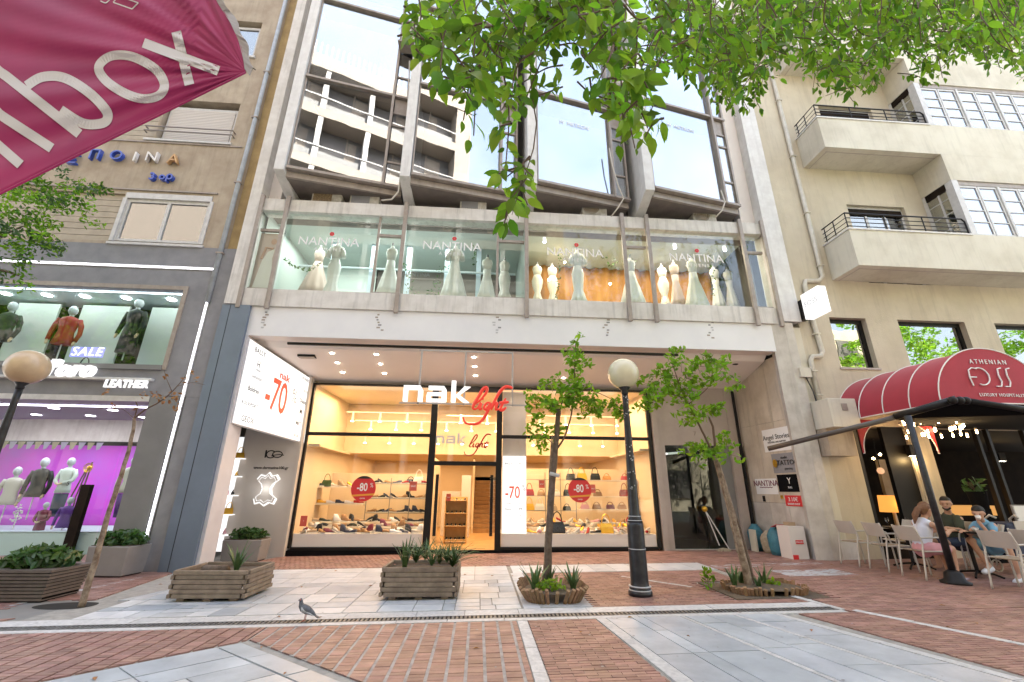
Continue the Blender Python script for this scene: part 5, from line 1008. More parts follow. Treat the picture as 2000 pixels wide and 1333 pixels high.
for z in (10.32, 13.55, 7.13): bl('sill', 'alu', -9.25, -7.0, YB - .06, YB + .0, z - .06, z)
bl('ledge', 'brown', -16, -6.7, YB - .03, YB - .001, 10.2, 10.24); bl('ledge', 'brown', -16, -7.0, YB - .04, YB - .001, 8.66, 8.70)
for z in (10.52, 10.66):
    mb = MB(); mb.tube([(-9.25, YB - .01, z), (-9.25, YB - .12, z), (-6.98, YB - .12, z), (-6.98, YB - .01, z)], .018, 6); mb.build('guard_rail', M['spike'], LBd)
# metal letters on the brown wall
nl = thing('old_neon_sign', 'old blue and white separate letters on the stained brown wall', 'sign', (-9.5, YB, 9.3))
for ch, px, py, m_ in (('Σ', 143, 313, 'neonb'), ('Π', 187, 305, 'neonb'), ('O', 229, 306, 'neonb'), ('I', 265, 309, 'neonw'), ('N', 298, 309, 'neonw'), ('A', 340, 313, 'neono')):
    c = at(px, py, YB - .08); text(ch, .42, c, (1, 0, 0), M[m_], nl, depth=.05, name='letter'); 
    if m_ != 'neonb': text(ch, .40, c + Vector((-.03, .06, .02)), (1, 0, 0), M['neonb'], nl, depth=.02, name='letter_back')
for ch, px in (('3', 299), ('o', 319), ('ρ', 333)): c = at(px, 347, YB - .06); text(ch, .30, c, (1, 0, 0), M['neonb'], nl, depth=.05, bold=.008, name='letter')
# grey shop part
wallholes(-22, -6.16, 3.34, 7.08, [(-22, -7.12, 4.02, 5.96)], YB - .02, YB + .28, 'grey_wall', 'grey', LBd)
bl('grey_pier', 'greyp', -7.23, -6.62, YB - .04, YB + .6, zg(-7) - .05, 3.335); bl('grey_pier', 'grey', -6.50, -6.165, YB - .02, YB + .6, zg(-7) - .05, 3.335); bl('pier_groove', 'greyp', -6.62, -6.50, YB + .0, YB + .4, zg(-7) - .05, 3.335)
bl('pier_return', 'grey', -6.95, -6.62, YB - .05, YB - .022, 3.35, 3.40)
for nm, a in (('led_strip', (-6.575, -6.55, YB - .055, YB - .042, -.05, 6.50)), ('led_strip', (-15, -6.576, YB - .055, YB - .042, 6.475, 6.50))): bl(nm, 'led', *a)
bl('led_channel', 'alu', -6.60, -6.525, YB - .041, YB - .021, -.08, 6.53); bl('led_channel', 'alu', -15, -6.60, YB - .041, YB - .021, 6.45, 6.53)
bl('showcase_frame', 'brown', -15, -7.06, YB - .05, YB - .021, 5.90, 6.0); bl('showcase_frame', 'brown', -7.16, -7.06, YB - .05, YB - .021, 3.94, 5.90); bl('showcase_frame', 'greyp', -15, -7.16, YB - .07, YB - .021, 3.93, 4.04)
bl('sign_ledge', 'alu', -15, -7.25, YB - .14, YB - .021, 3.66, 3.72, bevel=.01)
bl('opening_trim', 'alu', -15, -7.25, YB - .03, YB + .02, 3.22, 3.335)
t = thing('shop_lettering', 'white block letters of the leather shop on its grey fascia', 'sign', (-8.6, YB - .1, 3.6))
c = at(181, 724, YB - .12); text('d’oro', .52, c + Vector((.03, 0, .01)), (1, 0, 0), M['whitel'], t, depth=.04, bold=.02, shear=.25, align='RIGHT')
c = at(246, 751, YB - .16); text('LEATHER', .235, c, (1, 0, 0), M['whitel'], t, depth=.02, bold=.006, sx=.86, shear=.1, space=1.12)
# upper showcase
mb = MB(); mb.quad((-15, 11.5, 4.0), (-7.1, 11.5, 4.0), (-7.1, 11.5, 6.0), (-15, 11.5, 6.0)); mb.build('showcase_back', M['blackmatt'], LBd)
mb = MB(); mb.quad((-15, YB + .28, 4.0), (-7.1, YB + .28, 4.0), (-7.1, 11.5, 4.0), (-15, 11.5, 4.0)); mb.quad((-15, YB + .28, 5.98), (-7.1, YB + .28, 5.98), (-7.1, 11.5, 5.98), (-15, 11.5, 5.98)); mb.build('showcase_floor', M['aqua'], LBd)
for x0, x1 in ((-14.2, -12.6), (-11.9, -10.9), (-10.35, -9.2), (-8.65, -7.5)): MB().box(x0, x1, 11.1, 11.15, 4.01, 5.9).build('white_panel', M['mezwall'], LBd)
bl('showcase_glass', 'alu', -15, -9.66, YB + .1, YB + .108, 4.04, 5.9).data.materials[0] = M['paneL']; bl('showcase_glass', 'alu', -9.64, -7.16, YB + .1, YB + .108, 4.04, 5.9).data.materials[0] = M['paneL']
bl('showcase_led', 'led', -15, -7.3, YB + .3, YB + .32, 5.93, 5.95)
for i, px in enumerate((8, 90, 165, 247, 336)): 
    p = at(px, 582, 10.7); disc('showcase_light', p.x, 10.7, 5.97, .10, 'lamp_cool', LBd, 14, .01)
area_lamp(-9.6, 10.75, 5.94, 5, .7, 5, (.95, 1, .98), nm='showcase_lamp')
def jacket_form(p, s, m, rz, lab, long=False, hip=True, head=True, arms='down', grp='mannequins in the leather shop', trousers=None, hand='handm'):
    t = thing('mannequin', lab, 'mannequin', p, grp); t.rotation_euler = (0, 0, rz)
    e = lambda z, a, b: [(s * a * math.cos(k * math.pi / 7), s * b * math.sin(k * math.pi / 7), s * z) for k in range(14)]
    lo = -.42 if long else -.02
    MB().loft([e(lo, .23, .15), e(.12, .20, .14), e(.32, .165, .115), e(.50, .20, .13), e(.62, .215, .125), e(.70, .16, .10), e(.735, .075, .07)]).build('jacket', M[m], t, smooth=True, local=True)
    for q in (-1, 1):
        pts = [(q * .19, 0, .665), (q * .26, .01, .5), (q * .29, -.01, .28), (q * .27, -.08, .06)] if arms == 'down' else [(q * .19, 0, .665), (q * .27, .0, .5), (q * .27, -.06, .34), (q * .10, -.17, .27)]
        MB().tube([Vector(a) * s for a in pts], [.065 * s, .06 * s, .052 * s, .045 * s], 8).build('sleeve', M[m], t, smooth=True, local=True)
        a = Vector(pts[-1]) * s; b = a + (a - Vector(pts[-2]) * s).normalized() * .09 * s
        MB().tube([a, b, b + (b - a) * .5], [.028 * s, .032 * s, .012 * s], 6).build('hand', M[hand], t, smooth=True, local=True)
    MB().tube([(0, 0, .72 * s), (0, 0, .80 * s)], .048 * s, 10).build('neck', M['mann'], t, local=True, smooth=True)
    if head: MB().ball((0, -.01 * s, .91 * s), .12 * s, 14, sc=(.78, .92, 1.1)).build('head', M['mann'], t, smooth=True, local=True)
    MB().tube([(0, 0, lo * s + .02), (0, 0, min(lo * s - .02, -.6))], .015, 6).build('pole', M['alu'], t, local=True)
    if trousers:
        MB().loft([e(-.7, .17, .10), e(-.3, .2, .12), e(-.03, .2, .13)]).build('trousers', M[trousers], t, smooth=True, local=True)
    return t
Ym = 10.75
p = at(122, 668, Ym); jacket_form((p.x, Ym, p.z - .05), .95, 'leathr', .3, 'mannequin in red leather jacket in the upper showcase'); p = at(252, 660, Ym); jacket_form((p.x, Ym, p.z + .02), .98, 'leathk', -.1, 'mannequin in long dark leather coat in the upper showcase', long=True); p = at(-2, 668, Ym); jacket_form((p.x, Ym, p.z + .05), .95, 'leathg', .2, 'mannequin in dark green jacket at the left edge of the upper showcase')
p = at(170, 688, 10.3); t = thing('sale_sign', 'lit lilac acrylic sign with neon word in the upper showcase', 'sign', p); MB().box(p.x - .36, p.x + .36, 10.3, 10.32, p.z - .12, p.z + .12).build('panel', M['salef'], t); text('SALE', .30, (p.x, 10.29, p.z), (1, 0, 0), M['neonl'], t, depth=.004, space=1.1, shear=.15, bold=-.004)
p = at(178, 672, 10.9); bag(p.x, 10.9, 4.02, 0, 'tote', 'leathk', 'black handbag standing behind the lilac sale sign', 1.1)
# ground floor shop, recessed
mb = MB(); mb.quad((-15, YB + .02, 3.22), (-7.23, YB + .02, 3.22), (-7.23, 16, 3.22), (-15, 16, 3.22)); mb.build('arcade_ceiling', M['lilacw'], LBd)
bl('recess_side', 'greyp', -7.235, -7.15, YB + .02, 15.5, zg(-7), 3.22)
bl('ceiling_led', 'led', -15, -7.4, 10.6, 10.63, 3.19, 3.215)
for i, (px, py) in enumerate(((105, 798), (71, 811), (220, 802), (177, 813), (141, 822), (237, 825), (280, 816))):
    v = ray(px, py); t_ = (3.21 - CAMH) / v.z; disc('arcade_light', v.x * t_, v.y * t_, 3.218, .10, 'lamp_cool', LBd, 14, .008)
mb = MB(); pts = [(-15.5, 13.6), (-13.5, 13.2), (-12.0, 12.95), (-11.0, 12.9), (-7.25, 12.9)]
mb.loft([[(a, b, z) for a, b in pts] for z in (2.62, 3.21)], cap=False, closed=False); mb.build('curved_header', M['concw'], LBd)
mb = MB(); mb.quad((-15.5, 15.2, 0), (-10.7, 15.2, 0), (-10.7, 15.2, 2.7), (-15.5, 15.2, 2.7)); mb.build('magenta_backdrop', M['magenta'], LBd)
mb = MB(); mb.quad((-10.7, 15.5, 0), (-7.2, 15.5, 0), (-7.2, 15.5, 2.7), (-10.7, 15.5, 2.7)); mb.build('shop_back', M['aqua'], LBd)
mb = MB(); mb.box(-8.9, -7.25, 13.6, 13.65, zg(-8), 2.6); mb.build('lilac_wall', M['lilacw'], LBd)
mb = MB(); mb.quad((-15, 12.9, .35), (-9.2, 12.9, .35), (-9.2, 15, .35), (-15, 15, .35)); mb.build('window_deck', M['aqua'], LBd); bl('deck_front', 'aqua', -15, -9.2, 12.92, 12.98, zg(-11) - .03, .35)
bl('street_glass', 'alu', -15, -9.75, 12.85, 12.86, zg(-11), 2.62).data.materials[0] = M['paneL']; bl('street_glass', 'alu', -9.7, -9.05, 12.85, 12.86, zg(-11), 2.62).data.materials[0] = M['paneL']
mb = MB(); a_, b_ = gd(165, 1088), gd(110, 1085); 
bl('beige_post', 'marwall2', -9.12, -8.95, 12.75, 12.9, zg(-9), 2.62)
area_lamp(-11.5, 13.7, 2.9, 5, 1, 20, (.95, .93, 1), nm='window_lamp'); area_lamp(-10.5, 11.4, 3.15, 5, 1, 12, (1, .96, .98), nm='arcade_lamp')
p = gd(128, 1085); MB().prism([(p.x - .13, 12.7, zg(p.x)), (p.x + .1, 12.7, zg(p.x)), (p.x + .1, 12.7, 1.5), (p.x - .13, 12.7, 1.5)], (0, .12, 0)).build('brown_post', M['darkwood'], LBd)
Ym = 13.7
for px, py, s, m_, rz, lab, kw in ((12, 985, .95, 'leathw', .3, 'mannequin in patterned pale jacket at the left edge of the purple window', {}), (66, 970, 1.0, 'leathk', .1, 'mannequin in black leather jacket against the purple backdrop', {}), (121, 962, .9, 'mezwall', -.1, 'mannequin in pale sweatshirt with round black badge', dict(arms='in', trousers='navy')), (76, 1032, .62, 'leathm', 0, 'small mannequin in maroon dress below the black leather jacket', dict(long=True, arms='in')), (122, 1030, .72, 'leathp', .2, 'small mannequin in dark purple jacket behind the brown post', dict(long=False)), (247, 962, .9, 'leathw', .2, 'mannequin in cream jacket by the grey pier', dict(trousers='leathp'))):
    Y_ = 13.2 if px == 247 else Ym - (.4 if s < .8 else 0); p = at(px, py, Y_); jacket_form((p.x, Y_, p.z), s, m_, rz, lab, **kw)
p = at(133, 945, 13.5); text('5', .16, p, (1, 0, 0), M['ink'], LBd, depth=.002)
p = at(176, 914, 13.3); t = thing('sunflower_stem', 'tall stems with a yellow flower head in the leather shop window', 'decoration', (p.x, 13.3, .4)); 
mb = MB(); 
for q in range(16): a = q * math.pi / 8; mb.add([(p.x + .05 * math.cos(a), 13.28, p.z + .05 * math.sin(a)), (p.x + .13 * math.cos(a + .15), 13.24, p.z + .13 * math.sin(a + .15)), (p.x + .13 * math.cos(a - .15), 13.24, p.z + .13 * math.sin(a - .15))], [(0, 1, 2)])
mb.ball((p.x, 13.28, p.z), .06, 8); mb.build('flower_head', M['gold'], t)
for q in range(3): MB().tube([(p.x - .1 * q, 13.32, .4), (p.x - .12 * q - .03, 13.32, 1.2), (p.x - .05 * q, 13.32, 2.1 - .1 * q)], .018, 6).build('stem', M['twig'], t)
t = thing('shirt_tree', 'white filigree branch ornament low in the purple window', 'decoration', (at(33, 1005, 13.4).x, 13.4, .4)); mb = MB(); p = at(33, 1005, 13.4)
for q in range(40): a, r = rnd.uniform(0, 6.28), rnd.uniform(.0, .17); mb.ball((p.x + r * math.cos(a) * .8, 13.4, p.z + r * 1.6 * math.sin(a)), .022, 6)
mb.build('blossoms', M['dress'], t); MB().tube([(p.x, 13.42, .36), (p.x, 13.42, p.z + .1)], .012, 5).build('trunk', M['dress'], t)
for i in range(12):
    px = 8 + i * 17; p = at(px, 862 + abs(6 - i) * 1.0, 13.0); MB().prism([(p.x - .09, 13.0, 2.6), (p.x + .09, 13.0, 2.6), (p.x + .02, 13.0, 2.42), (p.x - .05, 13.0, 2.40)], (0, .01, 0)).build('pennant', M['lilacw' if i % 2 else 'tan'], LBd)
bl('building_back', 'room', -22, -6.2, 16, 24, 0, 24); bl('building_back', 'room', -22, -6.5, 11.6, 16, 6.5, 24)
# ================================================================ RIGHT BUILDING
RB = thing('cafe_building', 'cream rendered apartment building with curved balconies above the café', 'building', (13, 11, 0)); YR_ = 9.97
br_ = lambda name, m, *a, **k: MB().box(*a).build(name, M[m], k.pop('parent', RB), **k)
WN = [(9.08, 10.10, 4.46, 5.83), (11.0, 12.93, 4.46, 5.83), (13.8, 15.7, 4.46, 5.83), (16.4, 18.2, 4.46, 5.83)]
BD = [(10.5, 12.3, 6.9, 9.45), (10.5, 12.3, 10.7, 13.2)]
GF = [(8.97, 10.32, .0, 2.98), (10.85, 19, -.2, 2.98)]
wallholes(8.2, 26, 0.0, 24, WN + BD + GF, YR_, YR_ + .3, 'front_wall', 'cream', RB)
br_('plinth_edge', 'concw', 7.98, 8.4, YR_ - .02, YR_ + .3, .04, .42); br_('wall_edge', 'cream2', 7.965, 8.2, YR_ + .0, YR_ + .28, .42, 5.5)
for x0, x1, z0, z1 in WN:
    t = br_('window_frame', 'black', x0, x1, YR_ + .14, YR_ + .2, z1 - .10, z1)
    for a in ((x0, x0 + .06, z0, z1 - .1), (x1 - .09, x1, z0, z1 - .1), (x0 + .06, x1 - .09, z0, z0 + .04)): br_('frame_bar', 'black', a[0], a[1], YR_ + .14, YR_ + .2, a[2], a[3], parent=t)
    br_('glass', 'black', x0 + .06, x1 - .09, YR_ + .17, YR_ + .176, z0 + .04, z1 - .1, parent=t).data.materials[0] = M['paned']; br_('room_behind', 'room', x0, x1, YR_ + .9, YR_ + .92, z0, z1, parent=t)
    br_('sill', 'pinkst', x0 - .04, x1 + .04, YR_ - .03, YR_ + .12, z0 - .05, z0 - .002)
green = thing('cross_sign', 'small green pharmacy style light seen in the first café window', 'sign', at(1627, 689, YR_ + .1)); p = at(1627, 689, YR_ + .12); gm = mat('green neon', (.02, .5, .2), emit=(.05, 1, .35), es=.6); MB().box(p.x - .05, p.x + .05, YR_ + .12, YR_ + .13, p.z - .03, p.z + .03).build('bar', gm, green)
# oriel and balconies
YO = 9.1
def slab_(z0, z1, x0, name='spandrel', m='cream2'):
    br_(name, m, x0, 26, YO, YR_ - .001, z0, z1)
for z0 in (6.92, 10.67, 14.42):
    slab_(z0, z0 + 1.08 if z0 < 8 else z0 + 1.08, 12.95 if z0 > 8 else 12.95)
    mb = MB(); mb.box(9.45, 12.948, YO, YO + .12, z0, z0 + 1.05); mb.box(9.45, 9.57, YO + .121, YR_ - .001, z0, z0 + 1.05); mb.box(9.571, 12.948, YO + .121, YR_ - .001, z0, z0 + .15); mb.build('balcony_parapet', M['cream2'], RB)
    br_('coping', 'concw', 9.42, 12.948, YO - .03, YO + .14, z0 + 1.052, z0 + 1.09); br_('coping', 'concw', 9.42, 9.59, YO + .142, YR_ - .001, z0 + 1.052, z0 + 1.09)
    br_('soffit_groove', 'pinkst', 9.6, 26, YO + .17, YO + .19, z0 - .004, z0 + .0); br_('soffit_groove', 'pinkst', 9.62, 9.64, YO + .19, YR_, z0 - .004, z0)
    rl = thing('rail_group', None, None); bpy.data.objects.remove(rl)
    rz0 = z0 + 1.09
    R_ = MB().tube([(9.5, YR_ - .02, rz0 + .5), (9.5, YO + .05, rz0 + .5), (12.86, YO + .05, rz0 + .5), (12.93, YO + .05, rz0 + .42), (12.93, YO + .05, rz0)], .02, 6).build('railing', M['black'], RB)
    for h in (.1, .22, .35): MB().tube([(9.5, YR_ - .02, rz0 + h), (9.5, YO + .05, rz0 + h), (12.93, YO + .05, rz0 + h)], .012, 6).build('rail_bar', M['black'], R_)
    for x, y in ((9.5, YR_ - .1), (9.5, 9.55), (9.5, YO + .05), (10.6, YO + .05), (11.7, YO + .05)): MB().box(x - .01, x + .01, y - .01, y + .01, rz0, rz0 + .49).build('rail_post', M['black'], R_)
for i, z0 in enumerate((8.0, 11.75)):
    z1 = z0 + 1.72 if i == 0 else z0 + 1.6
    br_('oriel_band', 'cream2', 12.95, 26, YO, YR_ - .001, z1 + .06, 10.668 if i == 0 else 14.418)
    br_('oriel_core', 'room', 13.2, 26, YO + .6, YR_ - .002, z0 + .01, z1 + .05)
    br_('corner_post', 'alu', 12.95, 13.13, YO, YO + .18, z0 + .002, z1 + .055)
    br_('head_strip', 'brown', 13.135, 22, YO + .03, YO + .08, z1 - .08, z1 + .05)
    for k in range(6):
        x0 = 13.14 + k * 1.24; t = br_('window_frame', 'alu', x0 + 1.17, x0 + 1.235, YO + .01, YO + .12, z0 + .002, z1 - .082)
        def b2(a, b, c, d, nm='glazing_bar', yy=YO + .04): return br_(nm, 'alu', a, b, yy, yy + .05, c, d, parent=t)
        for q in (0, 1):
            xa = x0 + q * .59; xb = xa + .57
            b2(xa, xa + .045, z0 + .01, z1 - .09); b2(xb - .045, xb, z0 + .01, z1 - .09); b2(xa + .045, xb - .045, z0 + .01, z0 + .07); b2(xa + .045, xb - .045, z1 - .15, z1 - .09)
            for f in (1, 2, 3): zz = z0 + .07 + (z1 - z0 - .22) * f / 4; b2(xa + .045, xb - .045, zz - .012, zz + .012)
            br_('glass', 'alu', xa + .045, xb - .045, YO + .06, YO + .065, z0 + .07, z1 - .15, parent=t).data.materials[0] = M['panes']
    # side window of the oriel
    t = br_('side_window_frame', 'alu', 12.96, 13.02, YR_ - .1, YR_ - .002, z0 + .002, z1 + .055)
    for a in ((YO + .185, YO + .22), (9.52, 9.56)): br_('glazing_bar', 'alu', 12.96, 13.0, a[0], a[1], z0 + .002, z1 + .05, parent=t)
    for f in range(5): zz = z0 + .03 + (z1 - z0) * f / 4; br_('glazing_bar', 'alu', 12.965, 12.995, YO + .22, YR_ - .1, zz - .012, zz + .012, parent=t)
    br_('glass', 'alu', 12.975, 12.98, YO + .19, YR_ - .1, z0 + .01, z1 + .05, parent=t).data.materials[0] = M['paned']; br_('blind', 'darkwood', 12.955, 12.97, YO + .2, YR_ - .1, z1 - .15, z1 + .05, parent=t)
for x0, x1, z0, z1 in BD:
    t = br_('balcony_door', 'alu', x0, x1, YR_ + .1, YR_ + .16, z1 - .08, z1)
    for i in range(4): xx = x0 + (x1 - x0 - .07) * i / 3; br_('door_stile', 'alu', xx, xx + .07, YR_ + .1, YR_ + .16, z0, z1 - .08, parent=t)
    for i in range(3): xx = x0 + (x1 - x0 - .07) * i / 3 + .07; br_('glass', 'alu', xx, xx + (x1 - x0 - .28) / 3, YR_ + .12, YR_ + .126, z0, z1 - .3, parent=t).data.materials[0] = M['paned']
    br_('shutter_box', 'darkwood', x0 + .05, x1 - .05, YR_ + .08, YR_ + .1, z1 - .3, z1 - .085, parent=t); br_('room_behind', 'room', x0, x1, YR_ + .8, YR_ + .82, z0, z1, parent=t)
MB().tube([(9.14, YR_ - .06, 20), (9.14, YR_ - .06, 7.0), (9.0, YR_ - .06, 6.86), (8.62, YR_ - .06, 6.84), (8.56, YR_ - .06, 6.7), (8.56, YR_ - .06, 5.6), (8.62, YR_ - .06, 4.85), (8.55, YR_ - .06, 4.72), (8.32, YR_ - .06, 4.70), (8.25, YR_ - .06, 4.6), (8.25, YR_ - .06, 3.5)], .06, 10).build('drain_pipe', M['pvc'], RB, smooth=True)
for z in (13.2, 11, 9, 7.3, 6.2, 5.3, 4.3, 3.7): br_('pipe_clip', 'cream2', 8.18 if z < 4.6 else (8.49 if z < 6.8 else 9.07), 8.33 if z < 4.6 else (8.64 if z < 6.8 else 9.22), YR_ - .13, YR_, z, z + .03)
p = at(1572, 728, YR_ - .1); MB().box(p.x - .14, p.x + .14, YR_ - .14, YR_ - .02, p.z - .12, p.z + .12).build('junction_box', M['cream2'], RB); MB().tube([(p.x, YR_ - .1, p.z - .12), (p.x + .12, YR_ - .08, p.z - .45), (p.x + .16, YR_ - .08, p.z - .8)], .015, 6).build('loose_cable', M['cableb'], RB)
t = thing('projecting_sign', 'white square box sign fixed sideways on the cream wall above the café', 'sign', (8.35, 9.5, 5.5))
cs = [atx(1572, 603, 8.2), atx(1603, 588, 8.2), atx(1626, 648, 8.2), atx(1585, 665, 8.2)]
ya, yb = 9.72, 9.12
MB().box(8.2, 8.42, yb, ya, 5.62, 6.30).build('lit_box', M['whitel'], t, bevel=.01); MB().box(8.22, 8.40, ya + .002, YR_, 5.68, 6.2).build('bracket', M['black'], t)
text('FOSS', .2, (8.19, (ya + yb) / 2, 5.98), (0, -1, 0), M['inkl'], t, depth=.003, sx=1.0)
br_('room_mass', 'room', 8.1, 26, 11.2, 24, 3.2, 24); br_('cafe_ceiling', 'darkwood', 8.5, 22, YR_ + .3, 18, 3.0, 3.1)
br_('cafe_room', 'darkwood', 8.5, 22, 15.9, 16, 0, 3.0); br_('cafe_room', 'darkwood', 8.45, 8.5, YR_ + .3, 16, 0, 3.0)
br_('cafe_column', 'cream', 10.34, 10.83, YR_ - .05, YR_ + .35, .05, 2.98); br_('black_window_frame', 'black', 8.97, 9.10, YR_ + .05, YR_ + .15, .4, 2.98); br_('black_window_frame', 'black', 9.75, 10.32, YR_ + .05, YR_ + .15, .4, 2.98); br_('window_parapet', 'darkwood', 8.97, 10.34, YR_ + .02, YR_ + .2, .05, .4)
for x in (12.3, 12.6, 13.6, 14.9): br_('folding_door', 'black', x, x + .07, YR_ + .1, YR_ + .2, .05, 2.98)
br_('canopy_box', 'cream2', 7.98, 8.66, 9.35, YR_ - .001, 2.86, 3.52, bevel=.01); vb = br_('box_vent', 'brown', 8.28, 8.42, 9.338, 9.349, 3.24, 3.40)
br_('hanging_box', 'tan', 8.0, 8.64, 9.62, YR_ - .03, 2.25, 2.858)
# ================================================================ PLATES ON THE MARBLE WALL, BOXES AND SACKS BELOW
def wx(y): return xb + (xa - xb) * (yb_ - y) / (yb_ - 12.0)
yb_ = YF + .02
def plate(y0, y1, z0, z1, m, lab, lines, nm='name_plate', tm='ink'):
    x0 = 7.50 + (7.34 - 7.50) * (y0 - 9.99) / 2.01 - .03; x1 = 7.50 + (7.34 - 7.50) * (y1 - 9.99) / 2.01 - .03
    t = thing(nm, lab, 'sign', (x0, (y0 + y1) / 2, z0))
    MB().prism([(x0, y0, z0), (x1, y1, z0), (x1, y1, z1), (x0, y0, z1)], (.015, 0, 0)).build('plate', M[m], t)
    for s, v, sz, dx in lines: text(s, sz, ((x0 + x1) / 2 - .006, (y0 + y1) / 2 + dx, z0 + (z1 - z0) * v), (x0 - x1, y0 - y1, 0), M[tm], t, depth=.002)
    return t
plate(10.12, 11.05, 2.42, 2.98, 'paper', 'white name plate with cursive black name, topmost on the marble wall', [('Angel Stories', .62, .17, 0), ('WEDDING AND BAPTISM', .4, .055, 0), ('*   *   *', .16, .10, 0)])
plate(10.03, 10.86, 1.90, 2.36, 'inkg', 'grey tattoo studio plate with round gold emblem on the marble wall', [('TATTOO', .5, .165, -.1), ('studio', .78, .09, 0), ('piercing', .2, .08, -.1)], tm='ink')
MB().prism([(7.385 + 0, 10.74 + .08 * math.cos(a), 2.13 + .1 * math.sin(a)) for a in [2 * math.pi * k / 16 for k in range(16)]], (-.012, 0, 0)).build('gold_emblem', M['gold'], bpy.data.objects['name_plate.001'])
plate(10.03, 10.80, 1.46, 1.86, 'blackmatt', 'black plate with white bull head emblem on the marble wall', [('Y', .62, .2, 0), ('BULL', .25, .06, 0)], tm='paper')
plate(10.85, 11.62, 1.40, 1.78, 'paper', 'white dress shop plate with pink swoosh on the marble wall', [('NANTINA', .68, .2, 0), ('~~~~', .45, .2, 0)], tm='leathm')
plate(10.14, 10.66, 1.14, 1.38, 'sred', 'small red notice plate under the black plate', [('3.10€', .62, .13, 0), ('BARBER SHOP', .2, .06, 0)], tm='paper')
plate(10.72, 10.80, 1.30, 1.38, 'gold', 'tiny brass plate left of the red notice', [])
tag(MB().box(7.44, 7.48, 10.03, 10.09, 1.12, 1.30).build('intercom', M['black'], bevel=.006), 'black oval intercom right of the red notice plate', 'intercom'); tag(MB().box(7.34, 7.38, 11.35, 11.42, 1.22, 1.36).build('switch_box', M['black']), 'small black box low on the marble wall left of the plates', 'switch box')
bx = thing('carton', 'tall white carton with red print and open red flaps by the marble wall', 'box', (7.1, 10.3, zg(7)))
MB().box(6.98, 7.36, 10.12, 10.52, fl(7), .72).build('body', M['card'], bx); MB().prism([(6.97, 10.53, .725), (7.38, 10.53, .725), (7.38, 10.72, .66), (6.97, 10.72, .66)], (0, 0, .008)).build('flap', M['sred'], bx); MB().box(6.98, 7.1, 10.10, 10.115, fl(7), .14).build('red_corner', M['sred'], bx)
MB().box(7.10, 7.28, 10.108, 10.116, .36, .44).build('red_print', M['sred'], bx); text('FRAGILE', .05, (7.19, 10.104, .40), (1, 0, 0), M['paper'], bx, depth=.001); MB().box(7.15, 7.3, 10.3, 10.5, .722, .80).build('brown_flap', M['cardb'], bx)
def sack(c, r, m, lab, h=.5, n=16):
    mb = MB(); rings = []
    for i in range(7):
        u = i / 6; rr = r * (.9 + .25 * math.sin(u * 3.0)) * (1 if u < .75 else 1 - (u - .75) * 2.2); rings.append([(c[0] + rr * (1 + .14 * mnoise(Vector((k * .9, i * .8, c[0] * 9)))) * math.cos(2 * math.pi * k / n) * .8, c[1] + rr * (1 + .2 * mnoise(Vector((k * .7, i, c[1] * 7)))) * math.sin(2 * math.pi * k / n), c[2] + h * u) for k in range(n)])
    mb.loft(rings); return tag(mb.build('sack', M[m], smooth=True), lab, 'sack')
sack((7.12, 10.80, fl(7)), .2, 'tarp', 'blue sack leaning against the left side of the white carton', .62); sack((7.16, 11.15, fl(7)), .2, 'sack', 'crumpled beige rubble sack between two blue sacks', .5); sack((7.12, 11.62, fl(7)), .19, 'tarp', 'blue sack behind the cream board near the entrance', .62)
tag(MB().box(6.92, 6.97, 11.35, 11.58, fl(7), .55).build('board', M['foam']), 'cream board leaning on the blue sack near the entrance', 'board')
# mop leaning in the entrance
t = thing('mop', 'worn mop with two sticks and a yellow sponge lying at the stone entrance', 'mop', (6.1, 11.6, fl(6)))
mb = MB(); a0 = Vector((5.93, 11.78, 1.02)); mb.tube([a0, Vector((6.15, 11.68, .16))], .014, 6); mb.tube([a0, Vector((6.38, 11.62, .05))], .014, 6); mb.build('stick', M['alu'], t); MB().ball(a0, .075, 10).build('sponge', M['gold'], t)
mb = MB()
for k in range(60): a = rnd.uniform(0, 6.28); q = Vector((6.22, 11.62, .1)); mb.tube([q, q + Vector((math.cos(a) * .12, math.sin(a) * .08, -.02)), q + Vector((math.cos(a) * .24 * rnd.uniform(.6, 1), math.sin(a) * .12, -.075))], [.02, .018, .008], 4)
mb.build('mop_head', M['sack'], t)
# ================================================================ PLANTERS
def timber_planter(x0, x1, y0, y1, H, lab, ang=0.):
    c = ((x0 + x1) / 2, (y0 + y1) / 2); t = thing('wooden_planter', lab, 'planter', (c[0], c[1], fl(c[0])), 'weathered timber planters'); t.rotation_euler = (0, 0, ang)
    wx_, wy_ = (x1 - x0) / 2, (y1 - y0) / 2; n = 6; h = (H - .04) / n
    for i in range(n):
        z0 = .04 + i * h + .003; z1 = .04 + (i + 1) * h - .003; o = i % 2
        for s in (-1, 1):
            e = .0 if o else .045
            MB().box(-wx_ + e, wx_ - e, s * wy_ - .022, s * wy_ + .022, z0, z1).build('plank', M['wood'], t, local=True, bevel=.006)
            MB().box(s * wx_ - .022, s * wx_ + .022, -wy_ + (.045 if o else 0) - (0 if o else .022), wy_ - (.045 if o else 0) + (0 if o else .022), z0, z1).build('plank', M['wood'], t, local=True, bevel=.006)
    for sx in (-.7, 0, .7): MB().box(sx * wx_ - .05, sx * wx_ + .05, -wy_ + .02, wy_ - .02, 0, .04).build('foot', M['wood'], t, local=True)
    MB().box(-wx_ + .02, wx_ - .02, -wy_ + .02, wy_ - .02, H - .14, H - .07).build('soil', M['soil'], t, local=True)
    return t
